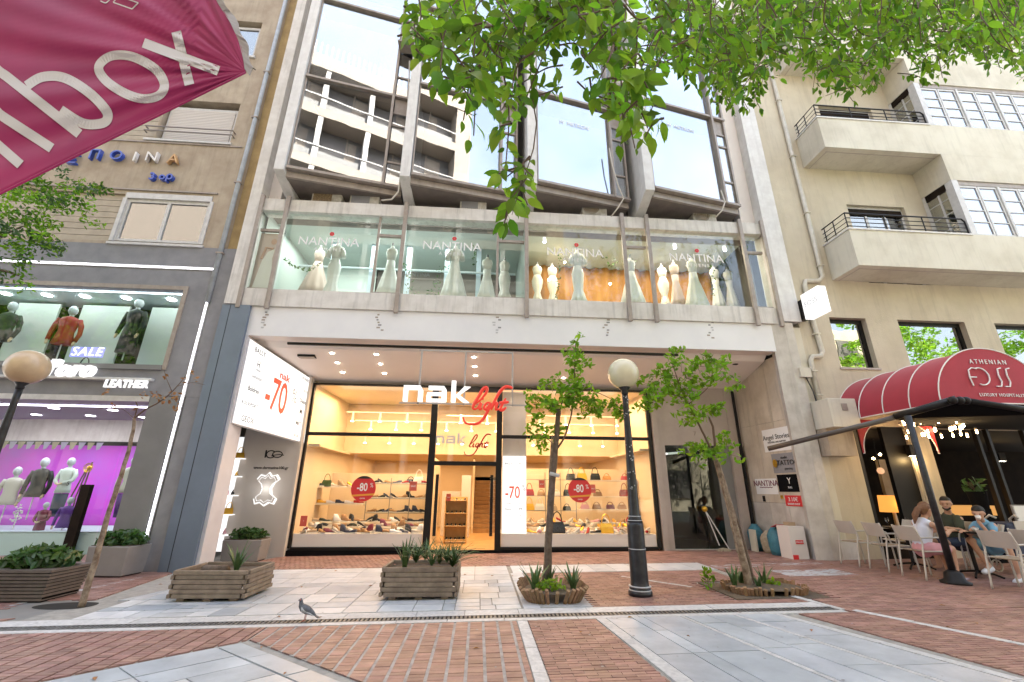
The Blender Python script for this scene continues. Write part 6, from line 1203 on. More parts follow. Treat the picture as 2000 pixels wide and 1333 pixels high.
def aloe(c, n, L_, parent, m='agave', spread=.7, wd=.035):
    for k in range(n):
        a = k * 2.4 + rnd.uniform(-.3, .3); sp = spread * (.25 + .75 * k / n) * rnd.uniform(.8, 1.2); l = L_ * rnd.uniform(.7, 1.1); mb = MB(); d = Vector((math.cos(a), math.sin(a), 0)); s_ = Vector((-d.y, d.x, 0)); rings = []
        for i in range(6):
            u = i / 5; p = Vector(c) + d * (l * sp * u ** 1.2) + Vector((0, 0, l * (u * (1 - .35 * sp * u)))); w_ = wd * (1 - u) ** .75 + .001; rings.append([p - s_ * w_, p - d * .006 - Vector((0, 0, .004)) * 0 + Vector((0, 0, -.01 * (1 - u))), p + s_ * w_, p + d * .001 + Vector((0, 0, .004))])
        mb.loft(rings); mb.build('leaf', M[m], parent, smooth=False)
t1 = timber_planter(-4.32, -3.28, 7.30, 8.10, .40, 'wide weathered timber planter with one aloe, left of the shop front', -.03)
t2 = timber_planter(-1.34, -.27, 7.12, 7.85, .42, 'timber planter full of spiky trailing plants in front of the shop door', -.02)
al = thing('aloe_plant', 'single green aloe with curling leaves in the left timber planter', 'plant', (-3.45, 7.7, fl(-3.5) + .3)); aloe((-3.62, 7.62, fl(-3.4) + .32), 12, .46, al, spread=.75)
lg_ = tag(MB().tube([(-4.15, 7.75, fl(-4) + .34), (-3.75, 7.62, fl(-4) + .36)], [.07, .06], 8).build('driftwood', M['bark'], smooth=True), 'old log lying in the left timber planter', 'log')
al = thing('aloe_plant', 'tall aloe at the left end of the planter before the door', 'plant', (-1.05, 7.5, fl(-1) + .3)); aloe((-1.08, 7.42, fl(-1) + .36), 13, .46, al, spread=.6)
al = thing('spider_plant', 'mass of spiky variegated trailing leaves in the planter before the door', 'plant', (-.5, 7.45, fl(-1) + .3))
for cc in ((-.9, 7.36), (-.78, 7.5), (-.66, 7.3), (-.56, 7.48), (-.44, 7.34), (-.36, 7.5), (-.32, 7.3)): aloe((cc[0], cc[1] - .05, fl(-1) + rnd.uniform(.36, .48)), 22, .36, al, m=rnd.choice(['agave', 'leafp']), spread=1.5, wd=.014)
def shrub(c, r, n, s, lab, m='leafp', grp=None):
    t = thing('shrub', lab, 'plant', c, grp); mb = MB(); leafquads(mb, c + Vector((0, 0, r[2] * .6)), r, n, s); o = tag(mb.build('leaves', M[m], t), kind='stuff')
    mb = MB()
    for k in range(9): a = rnd.uniform(0, 6.28); mb.tube([c, c + Vector((math.cos(a) * r[0] * .7, math.sin(a) * r[1] * .7, r[2]))], [.01, .004], 5)
    mb.build('stems', M['twig'], t); return t
def box_planter(px0, px1, py, depth, H, lab, m='plant1', taper=.93, turn=0., ab=None):
    a, b = ab or (gd(px0, py), gd(px1, py)); d = (b - a); w_ = d.length; c = (a + b) / 2 + Vector((0, depth / 2, 0)); z = fl(c.x)
    t = thing('box_planter', lab, 'planter', (c.x, c.y, z)); t.rotation_euler = (0, 0, turn)
    k = taper; mb = MB(); mb.loft([[(-w_ / 2 * s_, -depth / 2 * s_, zz), (w_ / 2 * s_, -depth / 2 * s_, zz), (w_ / 2 * s_, depth / 2 * s_, zz), (-w_ / 2 * s_, depth / 2 * s_, zz)] for s_, zz in ((k, .02), (1, H))]); mb.build('body', M[m], t, local=True, bevel=.012)
    MB().box(-w_ / 2 * k + .03, w_ / 2 * k - .03, -depth / 2 * k + .03, depth / 2 * k - .03, 0, .02).build('foot', M['black'], t, local=True); MB().box(-w_ / 2 + .03, w_ / 2 - .03, -depth / 2 + .03, depth / 2 - .03, H - .0, H + .012).build('soil', M['soil'], t, local=True)
    return c, w_, z
c, w_, z = box_planter(156, 238, 1131, .55, .52, 'tall grey composite planter beside the grey pier', turn=-.1); shrub(Vector((c.x, c.y, z + .52)), (w_ * .56, .3, .16), 420, .14, 'dense green shrub in the tall grey planter', grp='shrubs in the composite planters')
c, w_, z = box_planter(450, 538, 1087, .5, .45, 'taupe composite planter under the lit hide emblem', ab=(Vector((-5.62, 10.95, 0)), Vector((-4.78, 10.95, 0)))); shrub(Vector((c.x, c.y, z + .45)), (w_ * .5, .25, .15), 380, .11, 'dense shrub under the lit hide emblem', grp='shrubs in the composite planters')
a, b = gd(-60, 1182), gd(78, 1182); c = (a + b) / 2 + Vector((0, .35, 0)); w_ = (b - a).length; z = fl(c.x)
t = thing('slatted_planter', 'dark slatted planter tapering down at the left edge', 'planter', (c.x, c.y, z)); t.rotation_euler = (0, 0, -.04)
for i in range(9):
    k = .86 + .16 * i / 8; z0 = .02 + i * .046; MB().loft([[(-w_ / 2 * k, -.35 * k, zz), (w_ / 2 * k, -.35 * k, zz), (w_ / 2 * k, .35 * k, zz), (-w_ / 2 * k, .35 * k, zz)] for zz in (z0, z0 + .034)]).build('slat', M['slatw'], t, local=True)
MB().loft([[(-w_ / 2 * k, -.33 * k, zz), (w_ / 2 * k, -.33 * k, zz), (w_ / 2 * k, .33 * k, zz), (-w_ / 2 * k, .33 * k, zz)] for k, zz in ((.85, .0), (.97, .42))]).build('liner', M['blackmatt'], t, local=True)
shrub(Vector((c.x, c.y, z + .42)), (w_ * .5, .32, .17), 520, .15, 'dark green shrub in the slatted planter at the left edge', grp='shrubs in the composite planters')
# tree pits
def ring_pit(x0, x1, y0, y1, h, lab, n=44, lean=0.):
    cx, cy_ = (x0 + x1) / 2, (y0 + y1) / 2; t = thing('log_edging', lab, 'planter', (cx, cy_, zg(cx))); 
    for k in range(n):
        a = 2 * math.pi * k / n; ex = abs(math.cos(a)) ** .6 * (1 if math.cos(a) > 0 else -1); ey = abs(math.sin(a)) ** .6 * (1 if math.sin(a) > 0 else -1); x = cx + (x1 - x0) / 2 * ex; y = cy_ + (y1 - y0) / 2 * ey; hh_ = h * rnd.uniform(.8, 1.1)
        MB().tube([(x - ex * .03, y - ey * .03, zg(x)), (x + ex * lean * .1, y + ey * lean * .1, zg(x) + hh_)], .026, 7).build('log', M['logw'], t)
    mb = MB(); N_ = 20; rings = [[(cx + (x1 - x0) / 2 * r * math.cos(2 * math.pi * k / N_), cy_ + (y1 - y0) / 2 * r * math.sin(2 * math.pi * k / N_), zg(cx) + h * .62 + .03 * (1 - r) + .012 * mnoise(Vector((k, r * 9, cx)))) for k in range(N_)] for r in (1.0, .8, .5, .2, .02)]
    mb.loft(rings, cap=False); mb.build('soil', M['soil'], t, smooth=True); return Vector((cx, cy_, zg(cx) + h * .62)), t
c1, _t = ring_pit(.72, 1.52, 6.72, 7.55, .20, 'flared ring of short logs edging the bed of the middle tree', lean=.9)
MB().box(.70, 1.62, 6.60, 8.15, zg(1) + .001, zg(1) + .010).build('pit_bed', M['kerb'], ground)
for i, (x, y, n, l) in enumerate(((.85, 7.0, 13, .42), (1.42, 7.05, 12, .40), (1.1, 7.3, 9, .34))): al = thing('aloe_plant', ('aloe on the left side of the middle tree bed', 'aloe on the right side of the middle tree bed', 'aloe behind the trunk of the middle tree')[i], 'plant', (x, y, c1.z)); aloe((x, y, c1.z - .02), n, l, al, spread=.8)
t = thing('ground_plants', 'low yellow-green succulents at the foot of the middle tree', 'plant', (1.1, 7.0, c1.z)); mb = MB(); leafquads(mb, Vector((1.08, 6.95, c1.z + .08)), (.22, .12, .08), 120, .07); tag(mb.build('leaves', M['leafy'], t), kind='stuff')
c2, _t = ring_pit(3.85, 5.0, 6.85, 7.62, .12, 'low log edging around the bed of the right tree', 50); MB().box(3.7, 5.15, 6.74, 7.9, zg(4.4) - .004, zg(4.4) + .012).build('pit_bed', M['soil'], ground)
for i, (x, y, n, l) in enumerate(((4.0, 7.3, 10, .36), (4.2, 7.45, 9, .3), (4.55, 7.4, 9, .32), (4.3, 7.15, 8, .22))): al = thing('aloe_plant', ('tall aloe at the left end of the right tree bed', 'aloe just left of the leaning right trunk', 'aloe just right of the leaning right trunk', 'small aloe in front of the right trunk')[i], 'plant', (x, y, c2.z)); aloe((x, y, c2.z - .02), n, l, al, spread=.75)
for i, (px, py, hh_) in enumerate(((1385, 1130, .3), (1512, 1140, .16))):
    p = gd(px, 1155); t = thing('weed', ('tall weed with round leaves left of the right tree bed', 'pale weed right of the right tree bed')[i], 'plant', p); mb = MB(); leafquads(mb, Vector((p.x, p.y, hh_ * .6)), (.1, .08, hh_ * .55), 34, .09); mb.build('leaves', M['leafy' if i else 'leaf'], t); MB().tube([(p.x, p.y, 0), (p.x, p.y, hh_)], .006, 5).build('stem', M['leafd'], t)
# ================================================================ STREET TREES
def bez(pts, n=6):
    pts = [Vector(p) for p in pts]; out = []
    for i in range(len(pts) - 1):
        p0, p1, p2, p3 = [pts[max(0, min(len(pts) - 1, i + q))] for q in (-1, 0, 1, 2)]
        for k in range(n): t = k / n; out.append(.5 * ((2 * p1) + (p2 - p0) * t + (2 * p0 - 5 * p1 + 4 * p2 - p3) * t * t + (3 * p1 - p0 - 3 * p2 + p3) * t ** 3))
    out.append(pts[-1]); return out
def limb(pts, r0, r1, m, parent, nm='branch', n=8):
    q = bez(pts); k = len(q); return MB().tube([p + Vector((mnoise(p * 6), mnoise(p * 6 + Vector((5, 0, 0))), 0)) * .012 for p in q], [r0 + (r1 - r0) * i / (k - 1) for i in range(k)], n).build(nm, M[m], parent, smooth=True)
def crown(parent, Y, blobs, s, dens, m='leaf', dy=.35):
    mb = MB(); tw = MB()
    for px, py, rx, ry in blobs:
        c = at(px, py, Y + rnd.uniform(-dy, dy) * .6); k = Y / FPX; n = int(dens * .4 * rx * ry / 100)
        for _ in range(max(2, n // 7)):      # small sprays of leaves hanging from a twig tip
            d = Vector((rnd.gauss(0, .62) * rx * k, rnd.gauss(0, .3) * dy, rnd.gauss(0, .62) * ry * k)); q = c + d
            if rnd.random() < .1: continue
            tw.tube([c + d * .3, q + Vector((0, 0, .02))], [.004, .002], 4, cap=False)
            leafquads(mb, q, (s * .9, s * .9, s * .7), 7, s)
    tag(mb.build('leaves', M[m], parent), kind='stuff'); tag(tw.build('twigs', M['twig'], parent), kind='stuff')
Y = 7.35; ta = thing('street_tree', 'young tree with bright leaves in the log ring, in front of the right shop window', 'tree', (1.1, Y, c1.z)); A_ = lambda px, py, y=Y: at(px, py, y)
limb([(A_(1070, 1145)), A_(1072, 1060), A_(1078, 960), A_(1086, 870), A_(1091, 800)], .058, .040, 'bark', ta, 'trunk', 10)
for q in range(3): limb([A_(1060 + q * 3, 1140), A_(1070 + q * 2, 980), A_(1076 + q * 2, 880), A_(1079 + q * 4, 850)], .012, .008, 'barkl', ta, 'stake')
limb([A_(1086, 880), A_(1104, 850), A_(1117, 800), A_(1122, 740), A_(1124, 672)], .018, .006, 'twig', ta); limb([A_(1090, 810), A_(1110, 770), A_(1160, 765), A_(1210, 790)], .014, .004, 'twig', ta); limb([A_(1090, 805), A_(1070, 790), A_(1045, 790)], .012, .004, 'twig', ta); limb([A_(1084, 870), A_(1060, 850), A_(1040, 850)], .008, .003, 'twig', ta)
MB().tube([A_(1074, 925, Y - .06), A_(1092, 930, Y - .06)], .03, 8).build('tie', M['chip'], ta)
crown(ta, Y, [(1124, 668, 10, 12), (1128, 690, 20, 14), (1120, 708, 20, 12), (1143, 712, 14, 14), (1122, 735, 16, 14), (1135, 755, 16, 14), (1090, 752, 22, 16), (1100, 770, 40, 18), (1060, 780, 24, 16), (1050, 795, 22, 14), (1130, 780, 34, 16), (1150, 795, 22, 16), (1160, 805, 16, 14), (1185, 790, 22, 14), (1205, 800, 20, 14), (1212, 812, 10, 14), (1088, 795, 30, 12), (1045, 830, 16, 14), (1048, 855, 20, 12), (1065, 865, 16, 12), (1095, 838, 14, 14)], .098, 62, 'leaf')
Y = 7.3; tb = thing('street_tree', 'leaning young tree with split pale bark beside the black lamp post', 'tree', (4.4, Y, c2.z))
limb([A_(1466, 1150, Y), A_(1448, 1080, Y), A_(1428, 1000, Y), A_(1408, 930, Y), A_(1396, 890, Y)], .062, .042, 'barkl', tb, 'trunk', 10); limb([A_(1474, 1145, Y + .02), A_(1450, 1050, Y + .04), A_(1432, 990, Y + .05)], .035, .012, 'bark', tb, 'bark_strip')
limb([A_(1440, 1080, Y - .1), A_(1420, 980, Y - .1), A_(1404, 900, Y - .1)], .012, .009, 'barkl', tb, 'stake')
limb([A_(1398, 895, Y), A_(1375, 850, Y), A_(1350, 800, Y), A_(1330, 760, Y), A_(1310, 700, Y)], .022, .006, 'twig', tb); limb([A_(1398, 895, Y), A_(1393, 840, Y), A_(1385, 815, Y)], .024, .016, 'twig', tb); limb([A_(1345, 790, Y), A_(1380, 760, Y), A_(1410, 720, Y)], .01, .004, 'twig', tb); limb([A_(1340, 780, Y), A_(1300, 770, Y), A_(1260, 790, Y)], .01, .004, 'twig', tb)
crown(tb, Y, [(1312, 692, 14, 14), (1308, 712, 16, 14), (1290, 735, 26, 16), (1330, 735, 36, 16), (1360, 715, 22, 16), (1395, 705, 24, 14), (1415, 712, 18, 12), (1425, 755, 16, 10), (1390, 740, 26, 14), (1290, 760, 40, 16), (1275, 775, 24, 16), (1262, 795, 16, 14), (1330, 762, 30, 16), (1345, 785, 22, 14), (1385, 800, 26, 10), (1360, 820, 20, 14), (1350, 812, 18, 12), (1400, 795, 20, 8), (1375, 870, 30, 10), (1400, 880, 26, 12), (1360, 885, 20, 12), (1420, 862, 22, 8), (1408, 848, 18, 6), (1385, 892, 24, 10)], .098, 60, 'leaf')
Y = 7.25; tc = thing('street_tree', 'bare young tree with dry brown seed tufts leaning over a pit at the left', 'tree', (-5.4, Y, zg(-5)))
limb([gd(158, 1186), A_(185, 1100, Y), A_(210, 1010, Y), A_(240, 920, Y), A_(258, 850, Y), A_(262, 818, Y)], .042, .02, 'barkl', tc, 'trunk', 8); limb([A_(262, 818, Y), A_(285, 800, Y), A_(320, 780, Y), A_(345, 755, Y), A_(370, 725, Y)], .014, .004, 'twig', tc); limb([A_(262, 818, Y), A_(268, 795, Y), A_(265, 785, Y)], .01, .006, 'twig', tc); limb([A_(335, 765, Y), A_(325, 740, Y), A_(320, 722, Y)], .006, .002, 'twig', tc); limb([A_(345, 755, Y), A_(375, 748, Y), A_(400, 752, Y)], .005, .002, 'twig', tc)
limb([A_(262, 818, Y), A_(240, 800, Y), A_(215, 795, Y)], .005, .002, 'twig', tc); mb = MB()
for px, py in [(310, 780), (320, 785), (335, 782), (343, 788), (350, 775), (335, 770), (300, 770), (360, 745), (372, 730), (382, 745), (322, 735), (265, 795), (220, 795), (205, 765), (280, 772), (345, 795)]: leafquads(mb, A_(px, py, Y), (.05, .05, .07), 7, .06)
mb.build('seed_tufts', M['dead'], tc)
p = gd(135, 1184); tag(MB().lathe([(.5, 0), (.02, .004)], (p.x, p.y, zg(p.x) + .003), 24, .9, .42).build('tree_pit', M['hole']), 'dark open earth pit at the foot of the bare tree', 'pit'); MB().box(-6.4, -5.0, 6.6, 7.65, zg(-5.7) - .01, zg(-5.7) + .0015).build('pit_bed', M['greyp'], ground)
# ================================================================ LAMP POSTS, PIGEON
def lamp_post(x, y, H, rg, lab, gm, marks=True):
    z = fl(x); t = thing('street_lamp', lab, 'street lamp', (x, y, z), 'globe street lamps')
    MB().lathe([(.175, 0), (.175, .05), (.155, .07), (.155, .10), (.135, .13), (.13, .2), (.125, .95), (.118, 1.0)], (x, y, z), 24).build('base_sleeve', M['iron'], t, smooth=True)
    for q in (.065, .115): MB().lathe([(.160, q), (.166, q + .008), (.160, q + .016)], (x, y, z), 24).build('ring', M['chip'], t)
    MB().lathe([(.118, 1.001), (.10, 1.06), (.092, 1.10), (.085, 1.12), (.060, 2.2), (.048, H - .3), (.05, H - .12)], (x, y, z), 20).build('pole', M['iron'], t, smooth=True)
    for q in (1.02, 1.08, .62): MB().lathe([(.128 if q < 1 else .116 - (q - 1) * .2, q), (.131 if q < 1 else .121 - (q - 1) * .2, q + .006), (.128 if q < 1 else .116 - (q - 1) * .2, q + .012)], (x, y, z), 24).build('ring', M['chip'], t)
    MB().lathe([(.05, H - .119), (.062, H - .09), (.055, H - .06), (.10, H), (.11, H + .03)], (x, y, z), 20).build('collar', M['iron'], t, smooth=True)
    MB().ball((x, y, z + H + rg * .93), rg, 32).build('globe', M[gm], t, smooth=True)
    if marks:
        mb = MB()
        for k in range(46):
            a = rnd.uniform(math.pi * 1.1, math.pi * 1.9); h = rnd.choice([rnd.uniform(1.9, 2.2), rnd.uniform(1.45, 1.75), rnd.uniform(2.6, 3.0)]); r = .060 + (.085 - .060) * max(0, (2.2 - h)) / 1.08 + .003 if h < 2.2 else .054
            q = Vector((x + r * math.cos(a), y + r * math.sin(a), z + h)); mb.add([q, q + Vector((.012, 0, .004)), q + Vector((.010, 0, .024)), q + Vector((-.004, 0, .018))], [(0, 1, 2, 3)])
        tag(mb.build('sticker_scraps', M['chip'], t), kind='stuff')
    return t
lamp_post(2.44, 7.12, 3.13, .262, 'black street lamp with cream globe between the two leafy trees', 'globe'); lamp_post(-8.05, 8.04, 3.30, .30, 'black street lamp with tan globe at the left edge, before the leather shop', 'globed', False)
p = gd(592, 1216); x, y, z = p.x, p.y, fl(p.x); pg = thing('pigeon', 'grey pigeon standing by the drain grate', 'bird', (x, y, z)); k = 1.0
mb = MB(); mb.tube([Vector((x, y, z)) + Vector(v) * k for v in [(.135, .0, .055), (.09, 0, .085), (.03, 0, .115), (-.025, 0, .14), (-.05, 0, .165), (-.058, 0, .20), (-.06, 0, .222)]], [k * r for r in (.012, .030, .048, .046, .032, .022, .021)], 14); mb.tube([Vector((x, y, z)) + Vector(v) * k for v in [(-.055, 0, .222), (-.068, 0, .226), (-.078, 0, .222)]], [k * r for r in (.022, .019, .008)], 12)
mb.build('body', M['pig'], pg, remesh=.006); MB().tube([Vector((x, y, z)) + Vector(v) * k for v in [(-.078, 0, .224), (-.10, 0, .217)]], [.007, .001], 6).build('beak', M['black'], pg)
for s in (-1, 1):
    MB().loft([[Vector((x, y, z)) + Vector((-.03 + .17 * u, s * (.045 - .02 * u) * 1, .135 - .085 * u + dz)) * k for dz in (-.028 * (1 - u), .022 * (1 - u) + .002)] + [Vector((x, y, z)) + Vector((-.03 + .17 * u, s * (.055 - .025 * u), .135 - .085 * u)) * k] for u in (0, .3, .6, 1)]).build('wing', M['pigl' if s < 0 else 'pig'], pg)
    mb = MB(); q = Vector((x, y, z)); mb.tube([q + Vector((.02, s * .02, .075)) * k, q + Vector((.015, s * .022, .003)) * k], .004 * k, 5)
    for a in (-.5, 0, .5): mb.tube([q + Vector((.015, s * .022, .003)) * k, q + Vector((.015 - .03 * math.cos(a), s * .022 + .03 * math.sin(a), .003)) * k], .0028 * k, 4)
    mb.build('leg', M['pinkleg'], pg); MB().ball(Vector((x, y, z)) + Vector((-.063, s * .0185, .228)) * k, .005, 6).build('eye', M['signred'], pg)
MB().prism([Vector((x, y, z)) + Vector(v) * k for v in [(.09, -.02, .075), (.17, -.022, .03), (.175, .022, .03), (.09, .02, .075)]], (0, 0, .008)).build('tail', M['pig'], pg)
# ================================================================ CAFE TERRACE
aw = thing('barrel_awning', 'red barrel awning with white piping over the café entrance', 'awning', (9.85, 8.7, 3.1))
ax_, ah, aw_ = 9.87, 1.10, 1.20
def arc(y, k=1., n=28, z0=3.08): return [(ax_ - aw_ * k * math.cos(math.pi * i / n), y, z0 + ah * k * math.sin(math.pi * i / n)) for i in range(n + 1)]
ys = [7.5 + (YR_ - .02 - 7.5) * i / 4 for i in range(5)]
for i in range(4):
    rings = [arc(ys[i] + .004), [(a, b, c - .018) for a, b, c in arc((ys[i] + ys[i + 1]) / 2)], arc(ys[i + 1] - .004)]
    MB().loft(rings, cap=False, closed=False).build('cover_panel', M['awn'], aw, smooth=True)
for y in ys: MB().tube(arc(y, 1.006), .012, 6).build('piping', M['pipingm'], aw)
MB().prism(arc(7.5, .995), (0, .012, 0)).build('front_face', M['awn'], aw); MB().tube([(ax_ - aw_, 7.49, 3.08), (ax_ + aw_, 7.49, 3.08)], .014, 6).build('piping', M['pipingm'], aw)
MB().tube([(ax_ - aw_, 7.5, 3.07), (ax_ - aw_, YR_, 3.07)], .013, 6).build('piping', M['pipingm'], aw)
text('ATHENIAN', .13, (ax_ + .04, 7.485, 3.90), (1, 0, 0), M['paper'], aw, depth=.003, space=1.5, sx=.9)
text('LUXURY HOSPITALITY', .088, (ax_ + .12, 7.485, 3.24), (1, 0, 0), M['paper'], aw, depth=.003, space=1.15, sx=1.0)
mb = MB(); c = at(1935, 738, 7.48); f = lambda pts: mb.tube([(c.x + a, 7.478, c.z + b) for a, b in pts], .012, 6)
f([(-.42, -.17), (-.44, 0), (-.42, .14), (-.34, .19), (-.24, .17)]); f([(-.44, 0), (-.30, 0)]); f([(-.2 + .17 * math.cos(a), .02 + .17 * math.sin(a)) for a in [-2.0 + 4.0 * i / 16 for i in range(17)]])
for dx in (.12, .30): f([(dx + .16, .20), (dx + .08, .18), (dx + .06, .05), (dx + .08, -.08), (dx + .04, -.17), (dx - .06, -.17)])
mb.build('monogram', M['paper'], aw)
for x0, s, vy in ((ax_ - aw_ + .01, 1, 9.5), (ax_ + aw_ - .75, -1, 9.3)):     # hanging side valances with curved inner edge
    mb = MB(); pts = [(x0, vy, 3.06), (x0, vy, 2.3)] + [(x0 + s * .75 * (1 - math.cos(a)) + s * .03, vy, 2.3 + .76 * math.sin(a)) for a in [math.pi / 2 * i / 10 for i in range(11)]]
    mb.prism(pts, (0, .02, 0)); mb.build('valance', M['awnin'], aw); MB().tube(pts[1:], .010, 6).build('piping', M['pipingm'], aw)
# black retractable awning on a post
t = thing('folding_awning', 'black folding awning with long bar and motor box reaching over the terrace', 'awning', (8.6, 7.3, 3.0))
P1, P2, P3 = at(1500, 877, 9.45), at(1747, 816, 8.0), at(1868, 782, 7.25)
MB().tube([P1, P2], .052, 12).build('front_bar', M['barb'], t, smooth=True); MB().tube([P2 + Vector((0, 0, .01)), P3], .06, 12).build('front_bar', M['black'], t, smooth=True); MB().tube([P2 + Vector((.02, 0, .05)), P3 + Vector((0, 0, .06))], .03, 8).build('arm', M['iron'], t, smooth=True)
for dx in (-.10, .04, .16): MB().ball(P3 + Vector((dx, -.02, -.01)), .075, 12).build('joint_cap', M['black'], t, smooth=True)
P4 = at(2040, 806, 6.9); MB().tube([P3 + Vector((.15, 0, .0)), P4], .055, 10).build('front_bar', M['black'], t, smooth=True)
q = [P2 + Vector((.05, .02, -.02)), P3 + Vector((0, .03, -.03)), P4 + Vector((0, .03, -.03)), Vector((13.5, 7.6, 2.95)), Vector((13.5, YR_ - .2, 2.93)), Vector((10.6, YR_ - .2, 2.93))]
MB().prism(q, (0, 0, .02)).build('fabric', M['blackmatt'], t)
p = gd(1868, 1142); MB().tube([(p.x, p.y, fl(p.x) + .1), (p.x, p.y, 2.80)], .052, 12).build('post', M['iron'], t, smooth=True); MB().lathe([(.2, 0), (.2, .03), (.14, .06), (.12, .16), (.06, .20)], (p.x, p.y, fl(p.x)), 20).build('post_foot', M['black'], t, smooth=True)
# chandelier, lamps
ch = thing('chandelier', 'ring chandelier of many small glowing tubes under the red awning', 'chandelier', (9.9, 8.8, 2.9)); CX, CY_, CZ = 9.95, 8.8, 2.80
for k in range(34):
    a = k * 2.399; r = .34 + .40 * ((k * 7) % 10) / 10; x, y, z = CX + r * math.cos(a) * 1.05, CY_ + r * math.sin(a) * .8, CZ + .17 * math.sin(k * 1.7) - .03
    MB().tube([(x, y, z), (x, y, z + .07)], .016, 6).build('bulb', M['bulb'], ch); MB().tube([(x, y, z + .071), (x, y, z + .11)], .018, 6).build('socket', M['brown'], ch)
for r in (.42, .72): MB().tube([(CX + r * 1.05 * math.cos(a), CY_ + r * .8 * math.sin(a), CZ + .12) for a in [2 * math.pi * i / 32 for i in range(33)]], .008, 5).build('ring', M['brown'], ch)
l = bpy.data.lights.new('chandelier_light', 'POINT'); l.energy = 5; l.color = (1, .62, .3); l.shadow_soft_size = .5; lo = bpy.data.objects.new('chandelier_light', l); COL.objects.link(lo); lo.location = (CX, CY_, CZ - .12)
p = at(1742, 985, 11.6); t = thing('table_lamp', 'glowing orange drum table lamp in the café window', 'lamp', (p.x, 11.6, .9))
MB().lathe([(.30, -.2), (.27, .22)], p, 20).build('lamp_shade', M['amber'], t, smooth=True); MB().lathe([(.12, -.6), (.05, -.55), (.04, -.21)], p, 12).build('lamp_foot', M['alu'], t); MB().box(p.x - .5, p.x + .5, 11.3, 11.9, .2, p.z - .6).build('side_cabinet', M['darkwood'])
tag(bpy.data.objects['side_cabinet'], 'dark cabinet carrying the orange drum lamp', 'cabinet')
l = bpy.data.lights.new('lamp_light', 'POINT'); l.energy = 2; l.color = (1, .5, .15); l.shadow_soft_size = .2; lo = bpy.data.objects.new('lamp_light', l); COL.objects.link(lo); lo.location = (p.x, 11.2, p.z)
p = at(1720, 920, 11.9); t = thing('pendant_lamp', 'round pale pendant lamp above the orange drum lamp', 'lamp', p); MB().ball(p, .09, 12).build('shade', mat('soft lamp', (.8, .5, .3), emit=(1, .55, .3), es=.15), t, smooth=True); MB().tube([p + Vector((0, 0, .09)), p + Vector((0, 0, .9))], .01, 5).build('cord', M['black'], t)
for i, (px, py) in enumerate(((1682, 894), (1706, 896), (1719, 888))): p = at(px, py, 12.2); tag(MB().ball(p, .035, 8).build('glowing_bulb', M['bulb']), 'small bright bulb deep in the café window, %s from the left' % ORD[i], 'light bulb', 'bulbs deep in the café')
for px, py, Y, lb in ((1785, 880, 9.85, 'black box wall light washing the cream café column'), (1957, 893, 13.2, 'black box wall light deep inside the café')):
    p = at(px, py, Y); t = thing('wall_light', lb, 'wall light', p); MB().box(p.x - .11, p.x + .11, Y - .02, Y + .1, p.z - .13, p.z + .13).build('box', M['black'], t); MB().box(p.x - .09, p.x + .09, Y, Y + .08, p.z - .134, p.z - .131).build('lens', M['lamp_on'], t)
    l = bpy.data.lights.new('wall_light', 'POINT'); l.energy = 2.5; l.color = (1, .65, .25); l.shadow_soft_size = .05; lo = bpy.data.objects.new('wall_light', l); COL.objects.link(lo); lo.location = (p.x, Y - .02, p.z - .22)
bl2 = MB(); bl2.box(11.9, 13.2, 12.6, 12.7, 1.2, 2.4); bl2.build('inner_panel', M['tan'], RB); MB().box(12.2, 14, 11.6, 12.0, .9, 1.15).build('bar_counter', mat('lit counter', (.6, .3, .08), emit=(1, .45, .1), es=.08), RB)
t = shrub(Vector((10.9, 9.3, 1.5)), (.2, .2, .2), 40, .14, 'dim potted plant behind the awning post', m='leafp'); MB().lathe([(.13, -.35), (.17, 0)], (10.9, 9.3, 1.5), 14).build('pot', M['blackmatt'], t); MB().box(10.8, 11.0, 9.2, 9.4, fl(10.9), 1.15).build('stand', M['blackmatt'], t)
# chairs and tables
def make_chair(label, loc, rz):
    t = thing('cafe_chair', label, 'chair', loc, 'metal terrace chairs'); m = M['chairm']; k = {}
    # local frame: sitter looks to +x
    mb = MB(); rg = []
    for i in range(9):
        y = -.21 + .42 * i / 8; bow = .045 * (1 - (y / .21) ** 2); rg.append([(-.235 - bow - .04, y, .84), (-.19 - bow, y, .60), (-.184 - bow, y, .60), (-.229 - bow - .04, y, .84)])
    mb.loft(rg); mb.build('backrest', m, t, local=True, bevel=.004)
    MB().box(-.20, .22, -.20, .20, .435, .455).build('seat', M['weave'], t, local=True, bevel=.01)
    MB().tube([(-.22, -.215, .445), (.22, -.215, .445), (.235, -.19, .445), (.235, .19, .445), (.22, .215, .445), (-.22, .215, .445)], .013, 8).build('seat_frame', m, t, local=True, smooth=True)
    for s in (-1, 1):
        MB().tube(bez([(.27, s * .235, 0), (.245, s * .23, .44), (.22, s * .232, .60), (.16, s * .232, .66), (-.1, s * .232, .665), (-.21, s * .225, .66)], 4), .014, 8).build('arm_leg', m, t, local=True, smooth=True)
        MB().tube(bez([(-.30, s * .22, 0), (-.23, s * .22, .44), (-.20, s * .22, .60), (-.27, s * .21, .845)], 4), .014, 8).build('leg', m, t, local=True, smooth=True)
    t.rotation_euler = (0, 0, rz); return t
ch1 = make_chair('empty taupe metal chair, farthest left by the cream wall', (7.85, 9.25, fl(7.8)), .05)
def chair(x, y, rz, lab): return copy_tree(ch1, (x, y, fl(x)), rz, lab)
